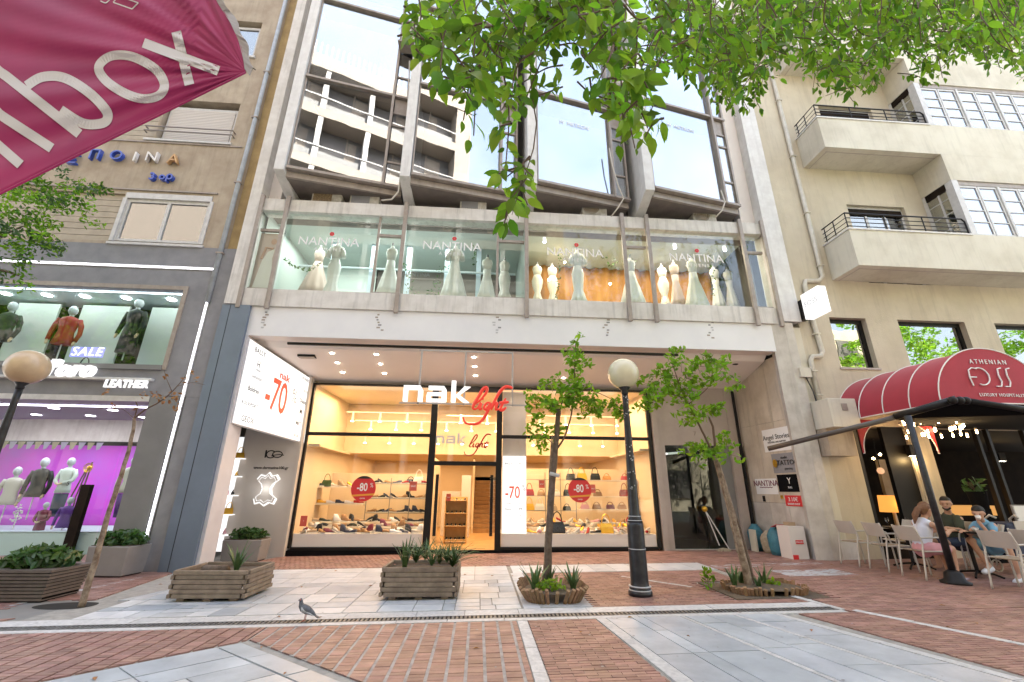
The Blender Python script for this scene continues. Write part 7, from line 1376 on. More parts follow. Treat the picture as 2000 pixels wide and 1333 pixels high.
chair(7.92, 8.62, -.05, 'empty taupe metal chair, second from the left, at the dark round table'); chair(7.86, 7.88, .0, 'taupe metal chair on which the woman in white sits'); chair(8.28, 6.82, .12, 'empty taupe metal chair right of the black awning post'); chair(8.98, 6.95, .2, 'taupe metal chair cut by the right edge of the photo'); chair(8.9, 9.35, math.pi - .2, 'taupe metal chair at the far side of the first table')
chair(9.35, 8.1, math.pi * .75, 'taupe metal chair under the boy in light blue'); chair(9.55, 8.75, math.pi, 'taupe metal chair under the man in dark green')
def table(x, y, lab):
    t = thing('round_table', lab, 'table', (x, y, fl(x)), 'round dark café tables'); z = fl(x)
    MB().lathe([(.34, .715), (.345, .74)], (x, y, z), 28).build('table_top', M['black'], t); MB().tube([(x, y, z + .05), (x, y, z + .714)], .03, 10).build('column', M['black'], t)
    for k in range(4): a = k * math.pi / 2 + .6; MB().tube([(x, y, z + .09), (x + .2 * math.cos(a), y + .2 * math.sin(a), z + .06), (x + .32 * math.cos(a), y + .32 * math.sin(a), z + .012)], .018, 6).build('foot', M['black'], t)
    return z + .74
z = table(8.55, 8.85, 'dark round table set with plates between the left chairs'); tag(MB().lathe([(.02, 0), (.10, .012), (.13, .025)], (8.5, 8.75, z), 20).build('plate', M['paper']), 'white plate on the dark round table at the left', 'plate')
for i, (x, y) in enumerate(((8.35, 8.98), (8.72, 8.92))): tag(MB().lathe([(.03, 0), (.005, .01), (.005, .07), (.035, .12), (.03, .17)], (x, y, z), 14).build('wine_glass', M['pane'], smooth=True), ('clear wine glass at the left of the first table', 'clear wine glass at the right of the first table')[i], 'glass')
z = table(8.85, 7.95, 'dark round table between the woman and the boy'); tag(MB().lathe([(.03, 0), (.045, .03), (.05, .06)], (8.95, 7.85, z), 14).build('dessert_bowl', M['paper'], smooth=True), 'small white dessert bowl on the table of the seated group', 'bowl')
t = thing('menu_board', 'white framed menu board at the right edge of the café', 'sign', (11.5, 8.6, .8)); p = at(1996, 1005, 8.2); MB().box(p.x - .12, p.x + .35, 8.2, 8.22, p.z - .3, p.z + .15).build('sheet', M['paper'], t); MB().box(p.x - .14, p.x + .37, 8.222, 8.24, p.z - .32, p.z + .17).build('frame', M['plant1'], t); MB().tube([(p.x, 8.25, fl(10)), (p.x, 8.25, p.z)], .02, 6).build('stand', M['black'], t)
# pushchair
p = gd(1965, 1120); t = thing('pushchair', 'navy blue pushchair with small grey wheels beside the boy', 'pushchair', (9.95, 8.15, fl(9.9)))
cx_, cy_ = 9.95, 8.15
MB().loft([[(cx_ + a * .26, cy_ + b * .22, zz) for a, b in ((-1, -1), (1, -1), (1.1, 1), (-1.1, 1))] for zz in (.35, .95)]).build('seat_shell', M['navy'], t, bevel=.04, seg=2); MB().box(cx_ - .12, cx_ + .12, cy_ - .235, cy_ - .222, .62, .98).build('grey_panel', M['chairm'], t)
for s in (-1, 1):
    MB().tube([(cx_ + s * .24, cy_ + .1, .3), (cx_ + s * .26, cy_ + .12, 1.0), (cx_ + s * .26, cy_ + .02, 1.07), (cx_ + s * .22, cy_ - .05, 1.02)], .02, 8).build('handle', M['chairm'], t, smooth=True)
    for yy in (-.22, .2): 
        wh = MB(); wh.tube([(cx_ + s * .22 + .1 * math.cos(a), cy_ + yy, fl(9) + .105 + .1 * math.sin(a)) for a in [2 * math.pi * i / 18 for i in range(19)]], .014, 6, cap=False); wh.tube([(cx_ + s * .22, cy_ + yy, fl(9) + .105), (cx_ + s * .22, cy_ + yy * .8, .4)], .014, 6); wh.build('wheel', M['chairm'], t)
# ---------------------------------------------------------------- people: one remeshed surface per body, clothes as close shells
def V(*a): return Vector(a)
def skinned(chains, name, m, parent, vox=.012): 
    mb = MB()
    for pts, rad in chains:
        mb.tube([V(*p) for p in pts], rad, 12)
        for p, r in zip(pts, rad): mb.ball(p, r, 10)
    return mb.build(name, m, parent, remesh=vox)
def hand(w, d, up, s, curl=.5):
    """palm and five tapering bent fingers; w wrist, d pointing direction, up = back of the hand"""
    d = V(*d).normalized(); up = V(*up); up = (up - d * up.dot(d)).normalized(); sd = d.cross(up); w = V(*w); ch = []
    ch.append(([w, w + d * .04, w + d * .075], [.022, .027, .026]))
    for k, (o, l) in enumerate(((-.024, .062), (-.008, .072), (.008, .068), (.023, .052))):
        a = w + d * .07 + sd * o; b = a + d * l * .5 - up * l * .2 * curl; c = b + d * l * .35 - up * l * .45 * curl; ch.append(([a, b, c], [.0105, .0095, .0078]))
    a = w + d * .025 + sd * s * .026; ch.append(([a, a + d * .03 + sd * s * .022 - up * .01, a + d * .058 + sd * s * .022 - up * .025], [.012, .011, .009])); return ch
def head(c, f, s=1., tilt=0.):
    f = V(*f).normalized(); u = V(0, 0, 1); u = (u - f * u.dot(f)).normalized(); r = f.cross(u); c = V(*c); q = lambda a, b, e: c + f * a * s + r * b * s + u * e * s
    return [([q(-.02, 0, .03), q(-.005, 0, .04)], [.088 * s, .088 * s]), ([q(.02, 0, -.02), q(.035, 0, -.055)], [.068 * s, .052 * s]), ([q(.05, 0, -.078)], [.032 * s]), ([q(.088, 0, .02), q(.104, 0, -.012)], [.011 * s, .015 * s]), ([q(-.01, .082, -.005), q(-.015, .088, .02)], [.014 * s, .016 * s]), ([q(-.01, -.082, -.005), q(-.015, -.088, .02)], [.014 * s, .016 * s]), ([q(.072, .025, -.045), q(.076, 0, -.047), q(.072, -.025, -.045)], [.012 * s] * 3), ([q(.075, -.04, .045), q(.082, 0, .045), q(.075, .04, .045)], [.014 * s] * 3)], q
def face(q, parent, s=1.):
    for b in (-1, 1):
        MB().ball(q(.083, b * .033, .018), .0095 * s, 8).build('eye', M['hair'], parent, smooth=True)
        MB().tube([q(.088, b * .020, .040), q(.084, b * .048, .040)], .0032 * s, 5).build('eyebrow', M['hair'], parent)
    MB().tube([q(.083, -.02, -.046), q(.088, 0, -.047), q(.083, .02, -.046)], .005 * s, 5).build('lips', M['pink'], parent)
# woman on the third chair, looking right
W = thing('person', 'woman with long brown ponytail in white sleeveless top and pink shorts seated at a table', 'person', (7.95, 7.88, fl(7.9)))
z0 = fl(7.9); X, Y = 7.93, 7.88
hd, q = head((X + .17, Y - .02, 1.155), (1, .1, -.18), .98)
ch_ = [([(X - .06, Y, .52), (X - .02, Y, .66), (X + .04, Y, .84), (X + .07, Y, .93)], [.135, .115, .125, .09]), ([(X + .08, Y, .95), (X + .15, Y, 1.08)], [.05, .05])] + hd
for s in (-1, 1):
    ch_ += [([(X - .04, Y + s * .09, .53), (X + .36, Y + s * .1, .53)], [.095, .068]), ([(X + .36, Y + s * .1, .53), (X + .33 + (.12 if s > 0 else -.02), Y + s * .12, .12)], [.062, .04]), ([(X + .33 + (.12 if s > 0 else -.02), Y + s * .12, .09), (X + .45 + (.12 if s > 0 else -.02), Y + s * .12, .05)], [.042, .03])]
    ch_ += [([(X + .07, Y + s * .16, .93), (X + .24, Y + s * .2, .77), (X + .47, Y + s * .08, .83)], [.052, .042, .03])] + hand((X + .48, Y + s * .08, .83), (1, -.2 * s, .05), (0, 0, 1), s, .6)
skinned(ch_, 'body', M['skin'], W, .011)
skinned([([(X - .06, Y, .60), (X - .02, Y, .68), (X + .04, Y, .86), (X + .07, Y, .95)], [.135, .128, .138, .10]), ([(X + .05, Y - .1, .95), (X + .05, Y + .1, .95)], [.07, .07])], 'top', M['wshirt'], W, .014)
skinned([([(X - .06, Y, .53), (X - .05, Y, .60)], [.15, .14])] + [([(X - .04, Y + s * .09, .535), (X + .26, Y + s * .1, .535)], [.108, .09]) for s in (-1, 1)], 'shorts', M['pink'], W, .014)
skinned([([q(-.035, 0, .05), q(-.02, 0, .065)], [.096, .094]), ([q(-.06, 0, .02), q(-.07, .0, -.03)], [.08, .06]), ([q(-.10, 0, .05), q(-.17, 0, .0), q(-.22, -.02, -.12), q(-.25, -.02, -.27)], [.04, .045, .05, .015])], 'hair', M['hair'], W, .012); face(q, W, .98)
for s in (-1, 1): sx_ = X + .33 + (.12 if s > 0 else -.02); skinned([([(sx_ - .03, Y + s * .12, .06), (sx_ + .1, Y + s * .12, .05), (sx_ + .18, Y + s * .12, .045)], [.045, .045, .035])], 'shoe', M['lilacsh'], W, .012)
# man in dark green behind the table
Mn = thing('person', 'dark haired bearded man in dark green t-shirt seated behind the table', 'person', (9.5, 8.7, fl(9.5))); X, Y = 9.48, 8.72
hd, q = head((X - .10, Y - .08, 1.24), (-.8, -.55, -.12), 1.02)
ch_ = [([(X + .05, Y, .54), (X + .03, Y, .7), (X, Y, .9), (X - .03, Y, .99)], [.15, .14, .15, .11]), ([(X - .04, Y - .02, 1.02), (X - .08, Y - .06, 1.15)], [.058, .058])] + hd
for s in (-1, 1):
    ch_ += [([(X, Y + s * .1, .54), (X - .4, Y + s * .13, .54)], [.1, .075]), ([(X - .4, Y + s * .13, .54), (X - .38, Y + s * .13, .12)], [.068, .045]), ([(X - .38, Y + s * .13, .1), (X - .52, Y + s * .13, .06)], [.045, .035])]
    ch_ += [([(X - .03, Y + s * .19, .98), (X - .14, Y + s * .24, .78), (X - .40, Y + s * .14 - .1, .82)], [.062, .048, .033])] + hand((X - .41, Y + s * .14 - .1, .82), (-1, -.2, 0), (0, 0, 1), -s, .6)
skinned(ch_, 'body', M['skin'], Mn, .012)
skinned([([(X + .05, Y, .56), (X + .03, Y, .7), (X, Y, .9), (X - .03, Y, 1.0)], [.165, .155, .165, .115])] + [([(X - .03, Y + s * .17, .98), (X - .11, Y + s * .23, .84)], [.078, .068]) for s in (-1, 1)], 'tshirt', M['dkgreen'], Mn, .014)
skinned([([(X + .05, Y, .54)], [.17])] + [([(X, Y + s * .1, .54), (X - .32, Y + s * .13, .54)], [.112, .095]) for s in (-1, 1)], 'shorts', M['navy'], Mn, .016)
skinned([([q(-.04, 0, .06), q(-.01, 0, .085)], [.094, .082]), ([q(-.07, 0, .02)], [.075])], 'hair', M['hairb'], Mn, .012); skinned([([q(.045, -.05, -.055), q(.072, 0, -.085), q(.045, .05, -.055)], [.022, .026, .022])], 'beard', M['hairb'], Mn, .01); face(q, Mn, 1.02)
# boy in light blue, leaning forward with a cup at his face
B = thing('person', 'boy in light blue shirt leaning forward with a white cup, one leg crossed', 'person', (9.2, 7.85, fl(9.2))); X, Y = 9.22, 7.9
hd, q = head((X - .24, Y - .16, 1.10), (-.85, -.4, -.3), .95)
kn = (X - .38, Y - .16, .74); 
ch_ = [([(X + .06, Y + .04, .54), (X + .02, Y + .02, .68), (X - .08, Y - .06, .86), (X - .13, Y - .09, .93)], [.135, .12, .12, .09]), ([(X - .14, Y - .1, .95), (X - .21, Y - .14, 1.03)], [.048, .048])] + hd
ch_ += [([(X, Y + .1, .55), (X - .36, Y + .02, .66)], [.085, .06]), ([(X - .36, Y + .02, .66), (X - .24, Y - .06, .26)], [.055, .036]), ([(X, Y - .08, .55), (X - .16, Y - .38, .60)], [.085, .06]), ([(X - .16, Y - .38, .60), (X - .14, Y - .42, .18)], [.055, .036]), ([(X - .14, Y - .42, .16), (X - .26, Y - .46, .12)], [.04, .03]), ([(X - .24, Y - .06, .25), (X - .36, Y - .12, .22)], [.04, .03])]
ch_ += [([(X - .12, Y - .24, .92), (X - .34, Y - .34, .74), (X - .38, Y - .24, .98)], [.05, .038, .027])] + hand((X - .38, Y - .24, .985), (.1, .1, 1), (-1, -.2, 0), 1, .9)
ch_ += [([(X - .12, Y + .04, .92), (X - .32, Y + .02, .76), (X - .55, Y - .1, .82)], [.05, .038, .027])] + hand((X - .56, Y - .1, .82), (-1, -.3, 0), (0, 0, 1), -1, .6)
skinned(ch_, 'body', M['skin'], B, .011)
skinned([([(X + .06, Y + .04, .58), (X + .02, Y + .02, .7), (X - .08, Y - .06, .87), (X - .13, Y - .09, .94)], [.15, .135, .135, .10]), ([(X - .12, Y - .22, .92), (X - .2, Y - .28, .84)], [.062, .058]), ([(X - .12, Y + .04, .92), (X - .2, Y + .06, .85)], [.062, .058])], 'tshirt', M['bluec'], B, .014)
skinned([([(X + .05, Y + .02, .55)], [.15]), ([(X, Y + .1, .55), (X - .26, Y + .04, .63)], [.1, .085]), ([(X, Y - .08, .55), (X - .12, Y - .3, .585)], [.1, .085])], 'shorts', M['bluec'], B, .015)
skinned([([q(-.045, 0, .06), q(-.01, 0, .085)], [.094, .078]), ([q(-.07, 0, .02)], [.078])], 'hair', M['hairb'], B, .012); face(q, B, .95)
for a, b in (((X - .10, Y - .41, .12), (X - .34, Y - .48, .075)), ((X - .22, Y - .06, .21), (X - .46, Y - .14, .17))): skinned([([a, tuple((V(*a) + V(*b)) / 2), b], [.052, .05, .04])], 'sneaker', M['shoew'], B, .012)
cp_ = tag(MB().lathe([(.028, 0), (.038, .07)], (X - .40, Y - .27, 1.02), 14).build('paper_cup', M['paper'], smooth=True), 'white paper cup held up to the face of the boy', 'cup')
# ================================================================ MAGENTA PARASOL FLAP, TOP LEFT, CLOSE TO THE CAMERA
DF = 2.1
def U2(px, py):      # point of the hanging cloth with folds running towards its right tip
    dpx, dpy = 480 - px, 140 - py; a = math.atan2(-dpy, dpx) ; r = math.hypot(dpx, dpy)
    w_ = .006 * math.sin(a * 46 + .6 * math.sin(r * .013)) * min(1, r / 90) * (1 - min(1, r / 900) * .5) + .010 * math.sin(a * 17 + r * .006) * min(1, r / 200)
    return at(px, py, DF + .00035 * (px - 240) + w_ * 1.4)
pr = thing('parasol', 'magenta café parasol flap with big white letters and grey hem at upper left', 'parasol', U2(200, 150))
edge_r = [(405, -40), (428, 8), (452, 45), (468, 80), (478, 118), (480, 136)]
n_, m_n = 60, 44; vs = []
for i in range(n_ + 1):
    u = i / n_                       # from left (off frame) to the tip
    for j in range(m_n + 1):
        v = j / m_n
        lo = Vector((-120, 437)).lerp(Vector((480, 141)), u); q = u * (len(edge_r) - 1)
        hi = Vector((-120, -60)).lerp(Vector((405, -40)), min(1, u / .8)) if u < .8 else Vector(edge_r[0]).lerp(Vector(edge_r[-1]), 0)
        if u >= .8:
            t = (u - .8) / .2 * (len(edge_r) - 1); k = min(int(t), len(edge_r) - 2); hi = Vector(edge_r[k]).lerp(Vector(edge_r[k + 1]), t - k)
        p = lo.lerp(hi, v); vs.append(tuple(U2(p.x, p.y)))
mb = MB(); mb.add(vs, [(i * (m_n + 1) + j, (i + 1) * (m_n + 1) + j, (i + 1) * (m_n + 1) + j + 1, i * (m_n + 1) + j + 1) for i in range(n_) for j in range(m_n)])
o = mb.build('cloth', M['flag'], pr, smooth=True); md = o.modifiers.new('thick', 'SOLIDIFY'); md.thickness = .002
mb = MB(); er = [(400, -50)] + edge_r[:]; rings = []
for i in range(30):
    t = i / 29 * (len(edge_r) - 1); k = min(int(t), len(edge_r) - 2); p = Vector(edge_r[k]).lerp(Vector(edge_r[k + 1]), t - k); wd = 15 + 3 * math.sin(i * .8) - (4 if i > 25 else 0); d = Vector((1, -.32)) * wd
    a, b = U2(p.x - 2, p.y), U2(p.x + d.x * .9, p.y + d.y * .3 + (i / 29) * 12); rings.append([a + Vector((0, -.004, 0)), b, b + Vector((0, .006, 0)), a + Vector((0, .004, 0))])
mb.loft(rings); mb.build('hem', M['flaghem'], pr, smooth=False)
mb = MB(); mb.tube([U2(-120 + 600 * i / 30, 437 - 296 * i / 30 + 1) for i in range(31)], .006, 6); mb.build('lower_seam', M['flag'], pr, smooth=True); MB().tube([U2(488, 128), U2(499, 137)], .003, 5).build('cord', M['black'], pr)
# lettering laid on the cloth
XD, YD = Vector((.905, -.425)), Vector((-.36, -.93)); YD.normalize()
def wf(co): p = Vector((70, 268)) + XD * (co.x * 1.0) + YD * co.y; c = U2(p.x, p.y); return c - ray(p.x, p.y).normalized() * .007 + Vector((0, -co.z, 0))
def wp_(p, dz=0.): c = U2(p[0], p[1]); return c - ray(p[0], p[1]).normalized() * (.007 + dz)
def smooth(pts, closed=False, n=6):
    m_ = len(pts); out = []; rng = range(m_ if closed else m_ - 1)
    for i in rng:
        p0, p1, p2, p3 = [Vector(pts[(i + q) % m_ if closed else max(0, min(m_ - 1, i + q))]) for q in (-1, 0, 1, 2)]
        for k in range(n): t = k / n; out.append(.5 * ((2 * p1) + (p2 - p0) * t + (2 * p0 - 5 * p1 + 4 * p2 - p3) * t * t + (3 * p1 - p0 - 3 * p2 + p3) * t ** 3))
    out.append(Vector(pts[0] if closed else pts[-1])); return out
def stroke(pts, wd, nm='letter', closed=False):
    P_ = smooth(pts, closed); mb = MB(); rg = []; L_ = len(P_)
    for i, p in enumerate(P_):
        a, b = (P_[(i - 1) % (L_ - 1)], P_[(i + 1) % (L_ - 1)]) if closed else (P_[max(i - 1, 0)], P_[min(i + 1, L_ - 1)])
        t = (b - a).normalized(); nn = Vector((-t.y, t.x)) * wd / 2
        rg.append([wp_(p + nn * s) for s in (-1, -.5, 0, .5, 1)] + [wp_(p + nn, -.003), wp_(p - nn, -.003)])
    mb.loft(rg); mb.build(nm, M['flagw'], pr)
def row(a, b, n=9): return [tuple(Vector(a).lerp(Vector(b), i / n)) for i in range(n + 1)]
stroke(row((280, 84), (427, 139)), 19); stroke(row((344, 62), (370, 166)), 19)                       # x
stroke([(193, 130), (217, 110), (258, 111), (303, 135), (321, 165), (310, 187), (277, 193), (239, 180), (204, 155)], 18, closed=True)     # o
stroke(row((-60, 88), (0, 141)) + row((12, 149), (155, 262)), 19); stroke([(52, 168), (82, 151), (124, 152), (171, 179), (205, 213), (210, 232), (196, 242), (161, 241), (118, 215)], 19)   # b
stroke(row((-60, 165), (0, 224)) + row((10, 231), (101, 290)), 19); stroke(row((-60, 235), (40, 322)), 19)   # n
for pts in ([(196, 2), (206, 6), (214, 0)], row((221, 5), (258, 18), 4), row((258, 18), (270, 6), 3), row((270, 6), (236, -6), 4), row((221, 5), (232, -8), 3)): stroke(pts, 2.4, 'small_print')
# ================================================================ FOREGROUND TREE: TRUNK BESIDE THE CAMERA, BOUGHS AND LEAVES OVERHEAD
FT = thing('tree', 'broad leafed tree whose bright green leaves hang into the top of the view', 'tree', (4.6, -1.2, zg(4.6)))
limb([(4.6, -1.2, 0), (4.55, -1.1, 1.6), (4.4, -.8, 3.2), (4.2, -.3, 4.6)], .2, .13, 'bark', FT, 'trunk', 14)
for pts, r in (([(4.2, -.3, 4.6), (3.4, .4, 6.4), (2.4, 1.6, 7.2), (1.2, 2.4, 7.0), (.3, 2.6, 6.6)], .08), ([(4.2, -.3, 4.5), (4.2, 1.0, 7.6), (3.8, 2.4, 9.4), (2.6, 3.2, 10)], .08), ([(4.2, -.3, 4.5), (5.4, .8, 8.0), (5.6, 2.4, 10), (6.4, 3.4, 11)], .08)): limb(pts, r, .015, 'bark', FT)
def leaf_data(key, seed):
    r2 = random.Random(seed); mb = MB(); n = 7; L_ = 1.; rows = []
    for i in range(n + 1):
        u = i / n; hw = .215 * math.sin(math.pi * min(1, u * 1.02) ** .8) ** .8 if u < 1 else 0; hw = max(hw, .004) * (1 + .10 * (i % 2)); z = -.10 * u * u * r2.uniform(.5, 1.8)
        rows.append([(u * L_, -hw, z + hw * .28), (u * L_, 0, z - .01), (u * L_, hw, z + hw * .28)])
    mb.loft(rows, cap=False, closed=False); mb.tube([(-.22, 0, .02), (0, 0, 0)], .012, 4)
    o = mb.build('leaf', M[key], local=True, smooth=True); d = o.data; bpy.data.objects.remove(o); return d
LD = [leaf_data(k, i) for i, k in enumerate(['leaf', 'leaf', 'leafd', 'leaf', 'leafy', 'leafd'])]
# hanging sprays: (px from, py from, px to, py to, distance, leaf length in metres, number of leaves)
SPR = []
def lowy(x):
    T = [(820, 100), (840, 170), (880, 150), (905, 235), (940, 270), (960, 240), (985, 330), (1010, 300), (1035, 215), (1060, 110), (1100, 110), (1130, 95), (1150, 185), (1185, 215), (1205, 275), (1250, 295), (1275, 250), (1300, 130), (1345, 200), (1380, 210), (1420, 225), (1460, 200), (1480, 110), (1510, 165), (1545, 120), (1575, 180), (1615, 195), (1650, 225), (1690, 200), (1725, 160), (1750, 110), (1780, 130), (1830, 190), (1855, 140), (1900, 130), (1940, 140), (1975, 150), (2010, 190)]
    for i in range(len(T) - 1):
        if T[i][0] <= x <= T[i + 1][0]: t = (x - T[i][0]) / (T[i + 1][0] - T[i][0]); return (T[i][1] + (T[i + 1][1] - T[i][1]) * t) * (1.02 if x > 1290 else 1.0)
    return 100
leaves = []
def spray(x0, y0, x1, y1, D, L_, n, hang=.8, wdt=1.):
    a, b = at(x0, y0, D), at(x1, y1, D + rnd.uniform(-.15, .15)); mid = (a + b) / 2 + Vector((rnd.uniform(-.06, .06), rnd.uniform(-.08, .08), .04)); pts = bez([a, mid, b], 5); tw_.tube(pts, [.004 * wdt + .004 * (1 - i / len(pts)) for i in range(len(pts))], 5, cap=False)
    dr = (b - a).normalized()
    for i in range(n):
        u = (i + 1) / n; p = pts[min(len(pts) - 1, int(u * (len(pts) - 1)))] + Vector((rnd.gauss(0, .012), rnd.gauss(0, .02), rnd.gauss(0, .012)))
        s = 1 if i % 2 else -1; side = dr.cross(Vector((0, -1, 0))).normalized() * s
        d = (dr * rnd.uniform(.3, .9) + side * rnd.uniform(.5, 1.3) + Vector((rnd.gauss(0, .3), rnd.gauss(0, .5), -hang * rnd.uniform(-.1, 1.0)))).normalized()
        if i == n - 1: d = (dr + Vector((0, 0, -.5))).normalized()
        nn = Vector((rnd.gauss(0, .6), -1 + rnd.gauss(0, .7), rnd.gauss(.3, .8))).normalized(); y_ = nn.cross(d)
        if y_.length < .1: continue
        y_.normalize(); z_ = d.cross(y_); l = L_ * rnd.choice([rnd.uniform(.5, .9), rnd.uniform(.85, 1.25), rnd.uniform(1.0, 1.5)])
        leaves.append((Matrix(((d.x, y_.x, z_.x, p.x + d.x * l * .2), (d.y, y_.y, z_.y, p.y + d.y * l * .2), (d.z, y_.z, z_.z, p.z + d.z * l * .2), (0, 0, 0, 1))) @ Matrix.Diagonal((l, l, l, 1)), l / D))
tw_ = MB()
x = 826
while x < 2010:      # near, large leaves on the left and middle; smaller and farther to the right
    near = x < 1290; b = lowy(x)
    k = 4 if near else 4
    for q in range(k):
        D = (rnd.uniform(1.9, 3.0) if near else rnd.uniform(3.0, 5.2)); L_ = .115 if near else .115
        y1 = b * rnd.uniform(.55, 1.0) if q == 0 else b * rnd.uniform(.1, .8); ln = rnd.uniform(60, 120)
        spray(x + rnd.uniform(-80, 80), y1 - ln * rnd.uniform(.3, 1), x + rnd.uniform(-14, 14), y1 - 14, D, L_, int(9 if near else 13), wdt=1 if near else .8)
    x += 15 if near else 10
for _ in range(170):
    x = rnd.uniform(860, 2020); y1 = rnd.uniform(-20, min(95, lowy(x) * .8)); D = rnd.uniform(2.2, 4.6); spray(x + rnd.uniform(-60, 60), y1 - 80, x, y1, D, .115, 8)
for _ in range(170):       # dense farther foliage on the right
    x = rnd.uniform(1290, 2020); y1 = rnd.uniform(0, lowy(x) * .92); D = rnd.uniform(4, 6); spray(x + rnd.uniform(-40, 40), y1 - 60, x, y1, D, .11, 12)
for _ in range(44): x = rnd.uniform(1390, 1490); y1 = rnd.uniform(60, 215); spray(x + rnd.uniform(-30, 30), y1 - 50, x, y1, 5.6, .12, 12)
# the long hanging twig with its own cluster
tw_.tube([at(a, b_, 2.5) for a, b_ in ((1052, -20), (1040, 60), (1036, 150), (1041, 200), (1048, 240), (1042, 290), (1030, 330), (1015, 370), (1000, 420))], [.006, .006, .005, .005, .005, .005, .004, .003, .002], 6)
for (a, b_, c_, d_, n) in ((1035, 305, 985, 350, 6), (1035, 310, 1040, 345, 5), (1030, 330, 1000, 385, 8), (1020, 350, 1030, 400, 6), (1005, 390, 985, 440, 7), (1005, 385, 1020, 395, 5), (1000, 400, 988, 430, 5), (1025, 325, 975, 340, 5)): spray(a, b_, c_, d_, 2.5, .105, n)
for (a, b_, c_, d_, n) in ((1245, 60, 1222, 260, 14), (1190, 40, 1240, 290, 14), (1100, 20, 1012, 230, 14), (930, 20, 905, 235, 14), (960, 60, 925, 265, 12), (975, 100, 988, 320, 14), (1240, 200, 1265, 250, 8), (1190, 180, 1215, 275, 10), (845, 20, 828, 110, 8), (860, 60, 846, 175, 8)): spray(a, b_, c_, d_, 2.4, .11, n)
leaves.sort(key=lambda t: -t[1])
for mt, _s in leaves[:298]: o = bpy.data.objects.new('leaf', rnd.choice(LD)); COL.objects.link(o); o.parent = FT; o.matrix_local = Matrix.Translation(-FT.location) @ mt
byd = {}
for mt, _s in leaves[298:]:
    d = rnd.choice(LD); mb = byd.setdefault(d.materials[0].name, MB()); k = len(mb.v); mb.v += [tuple(mt @ v.co) for v in d.vertices]; mb.f += [tuple(i + k for i in p.vertices) for p in d.polygons]; mb.mi += [0] * len(d.polygons)
for nm, mb in byd.items(): tag(mb.build('leaf_mass', bpy.data.materials[nm], FT, smooth=True), kind='stuff')
tag(tw_.build('twigs', M['twig'], FT, smooth=True), kind='stuff')
# small tree at the left in front of the brown building
Y = 8.2; tl = thing('tree', 'bushy green tree whose crown reaches in at the left edge above the lamp', 'tree', (-11.2, Y, zg(-11)))
limb([(-11.2, Y, zg(-11)), (-11.1, Y, 3), (-10.8, Y, 5.2), (-10.2, Y, 6.6)], .14, .05, 'bark', tl, 'trunk'); limb([(-10.9, Y, 4.6), (-10.0, Y, 5.8), (-9.3, Y, 6.4)], .05, .01, 'bark', tl); limb([(-10.8, Y, 5.0), (-9.6, Y, 5.4), (-9.0, Y, 5.3)], .05, .01, 'bark', tl)
mb = MB(); md_ = MB(); md2 = MB()
for px, py, rx, ry, n in ((60, 365, 60, 30, 900), (130, 360, 50, 26, 560), (175, 365, 26, 18, 220), (40, 410, 60, 30, 800), (110, 410, 50, 24, 520), (30, 460, 55, 34, 700), (85, 470, 40, 24, 360), (20, 510, 40, 24, 300), (70, 500, 36, 16, 200), (110, 480, 24, 14, 120), (0, 540, 26, 10, 60), (-40, 450, 50, 90, 900), (150, 395, 26, 14, 120), (5, 355, 30, 20, 240)):
    c = at(px, py, Y + rnd.uniform(-.3, .3)); k = Y / FPX
    for b_ in range(max(3, n // 70)):
        q = c + Vector((rnd.gauss(0, .42) * rx * k * 1.2, rnd.gauss(0, .25), rnd.gauss(0, .42) * ry * k * 1.2)); leafquads(rnd.choice([mb, md_, md2]), q, (.22, .2, .14), 34, .085)
for a, b_ in ((mb, 'leaf'), (md_, 'leafd'), (md2, 'leafp')): tag(a.build('leaves', M[b_], tl), kind='stuff')
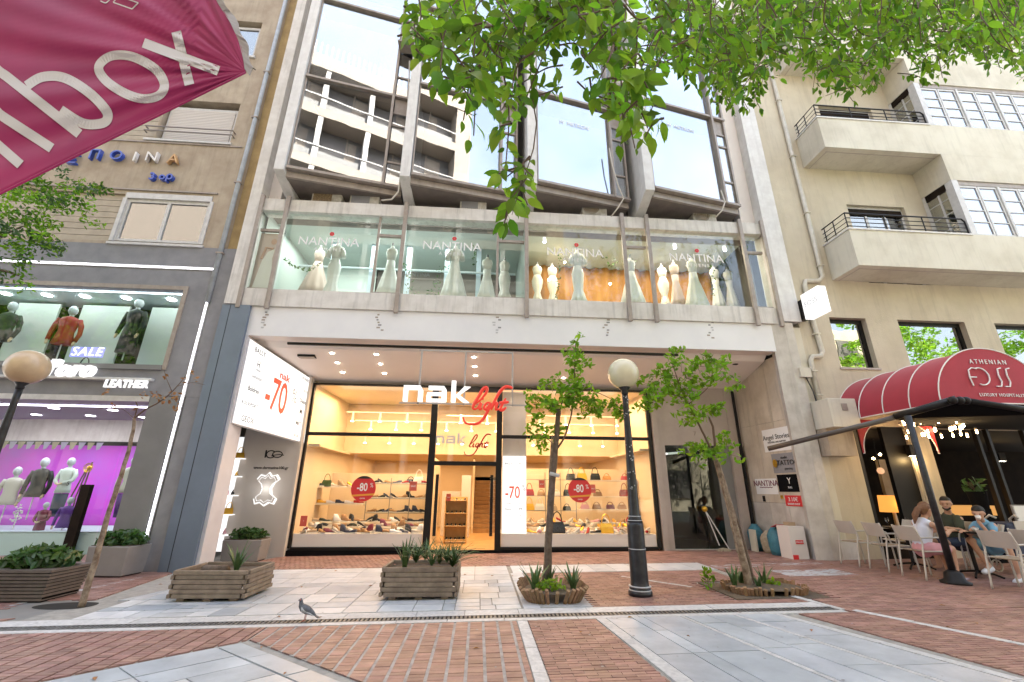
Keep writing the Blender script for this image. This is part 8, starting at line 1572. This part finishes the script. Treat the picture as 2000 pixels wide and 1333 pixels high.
# ================================================================ THE OTHER SIDE OF THE STREET (seen in the glass)
OB = thing('opposite_building', 'sunlit white building of balconies across the street, mirrored in the bay glass', 'building', (-3, -9, 0)); YO2 = -7.0
ob = lambda name, m, *a: MB().box(*a).build(name, M[m], OB)
SO = 4.2; ob('wall', 'oppg', -11, 4.4, YO2 - 12, YO2 - 1.4, 0, 30)
ob('side_wall', 'opps', 4.4, 5.6, YO2 - 12, YO2, 0, 30.2); ob('side_wall', 'opps', -11.8, -11, YO2 - 12, YO2, 0, 30.2)
for f in range(8):
    z = f * SO - 3.4; ob('balcony_slab', 'opps', -11, 4.4, YO2 - 1.4, YO2, max(z, 0), z + .75); ob('rail', 'oppw', -11, 4.4, YO2 - .02, YO2 + .04, z + 1.62, z + 1.7); ob('parapet_glass', 'greyp', -11, 4.4, YO2 - .5, YO2 - .45, z + .75, z + 1.6)
    for x in (-8.4, -5.2, -2.0, 1.2): ob('fin', 'oppw', x - .17, x + .17, YO2 - 1.4, YO2 - .03, z + .76, z + SO)
    for x in (-9.5, -6.4, -3.2, .1, 2.6): ob('window_frame', 'opps', x - .06, x + .06, YO2 - 1.39, YO2 - 1.3, z + .76, z + SO); ob('curtain', 'opps', x + .1, x + rnd.uniform(.4, 1.3), YO2 - 1.38, YO2 - 1.34, z + .8, z + SO - .4)
ob('roof_band', 'opps', -11.8, 5.6, YO2 - 12, YO2 + .05, 30.2, 31.4)
mb = MB()
for q in range(44): mb.box(-11 + q * .38, -10.9 + q * .38, YO2 - .1, YO2, 31.41, 32.6)
tag(mb.build('roof_railing', M['oppw'], OB), kind='stuff')
O2 = thing('opposite_building', 'lower cream house across the street at the right', 'building', (20, -9, 0)); MB().box(6.01, 30, -22, -8.3, 0, 13).build('wall', M['cream'], O2); 
for f in range(4):
    for k in range(7): MB().box(7.5 + k * 3.1, 9.2 + k * 3.1, -8.31, -8.2, 1 + f * 3.1, 2.9 + f * 3.1).build('window', M['oppg'], O2)
O3 = thing('opposite_building', 'tall plain house across the street at the far left', 'building', (-25, -9, 0)); MB().box(-40, -11.81, -22, -8.5, 0, 24).build('wall', M['mezdark'], O3)
for i, (x, y, h, r) in enumerate(((10, -5.0, 8.5, 2.4), (15, -4.6, 9, 2.6), (-8, -4.8, 8, 2.4), (-15, -4.2, 8, 2.8), (-21, -4.6, 9.5, 4.0), (-27, -5, 12, 4.5), (21, -5, 9.5, 3.6), (27, -5, 10.5, 4.2), (34, -5, 11, 4.5))):
    t = thing('tree', 'street tree behind the photographer, mirrored in the windows, %s of nine' % ORD[i], 'tree', (x, y, zg(x))); limb([(x, y, 0), (x + .1, y, h * .5), (x, y, h * .8)], .16, .06, 'bark', t, 'trunk'); mb = MB()
    for b_ in range(int(20 * r)):
        q = Vector((x, y, h)) + Vector((rnd.gauss(0, .5) * r, rnd.gauss(0, .4) * r, rnd.gauss(0, .45) * r)); leafquads(mb, q, (.5, .5, .35), 40, .24)
    tag(mb.build('leaves', M['leaf'], t), kind='stuff')
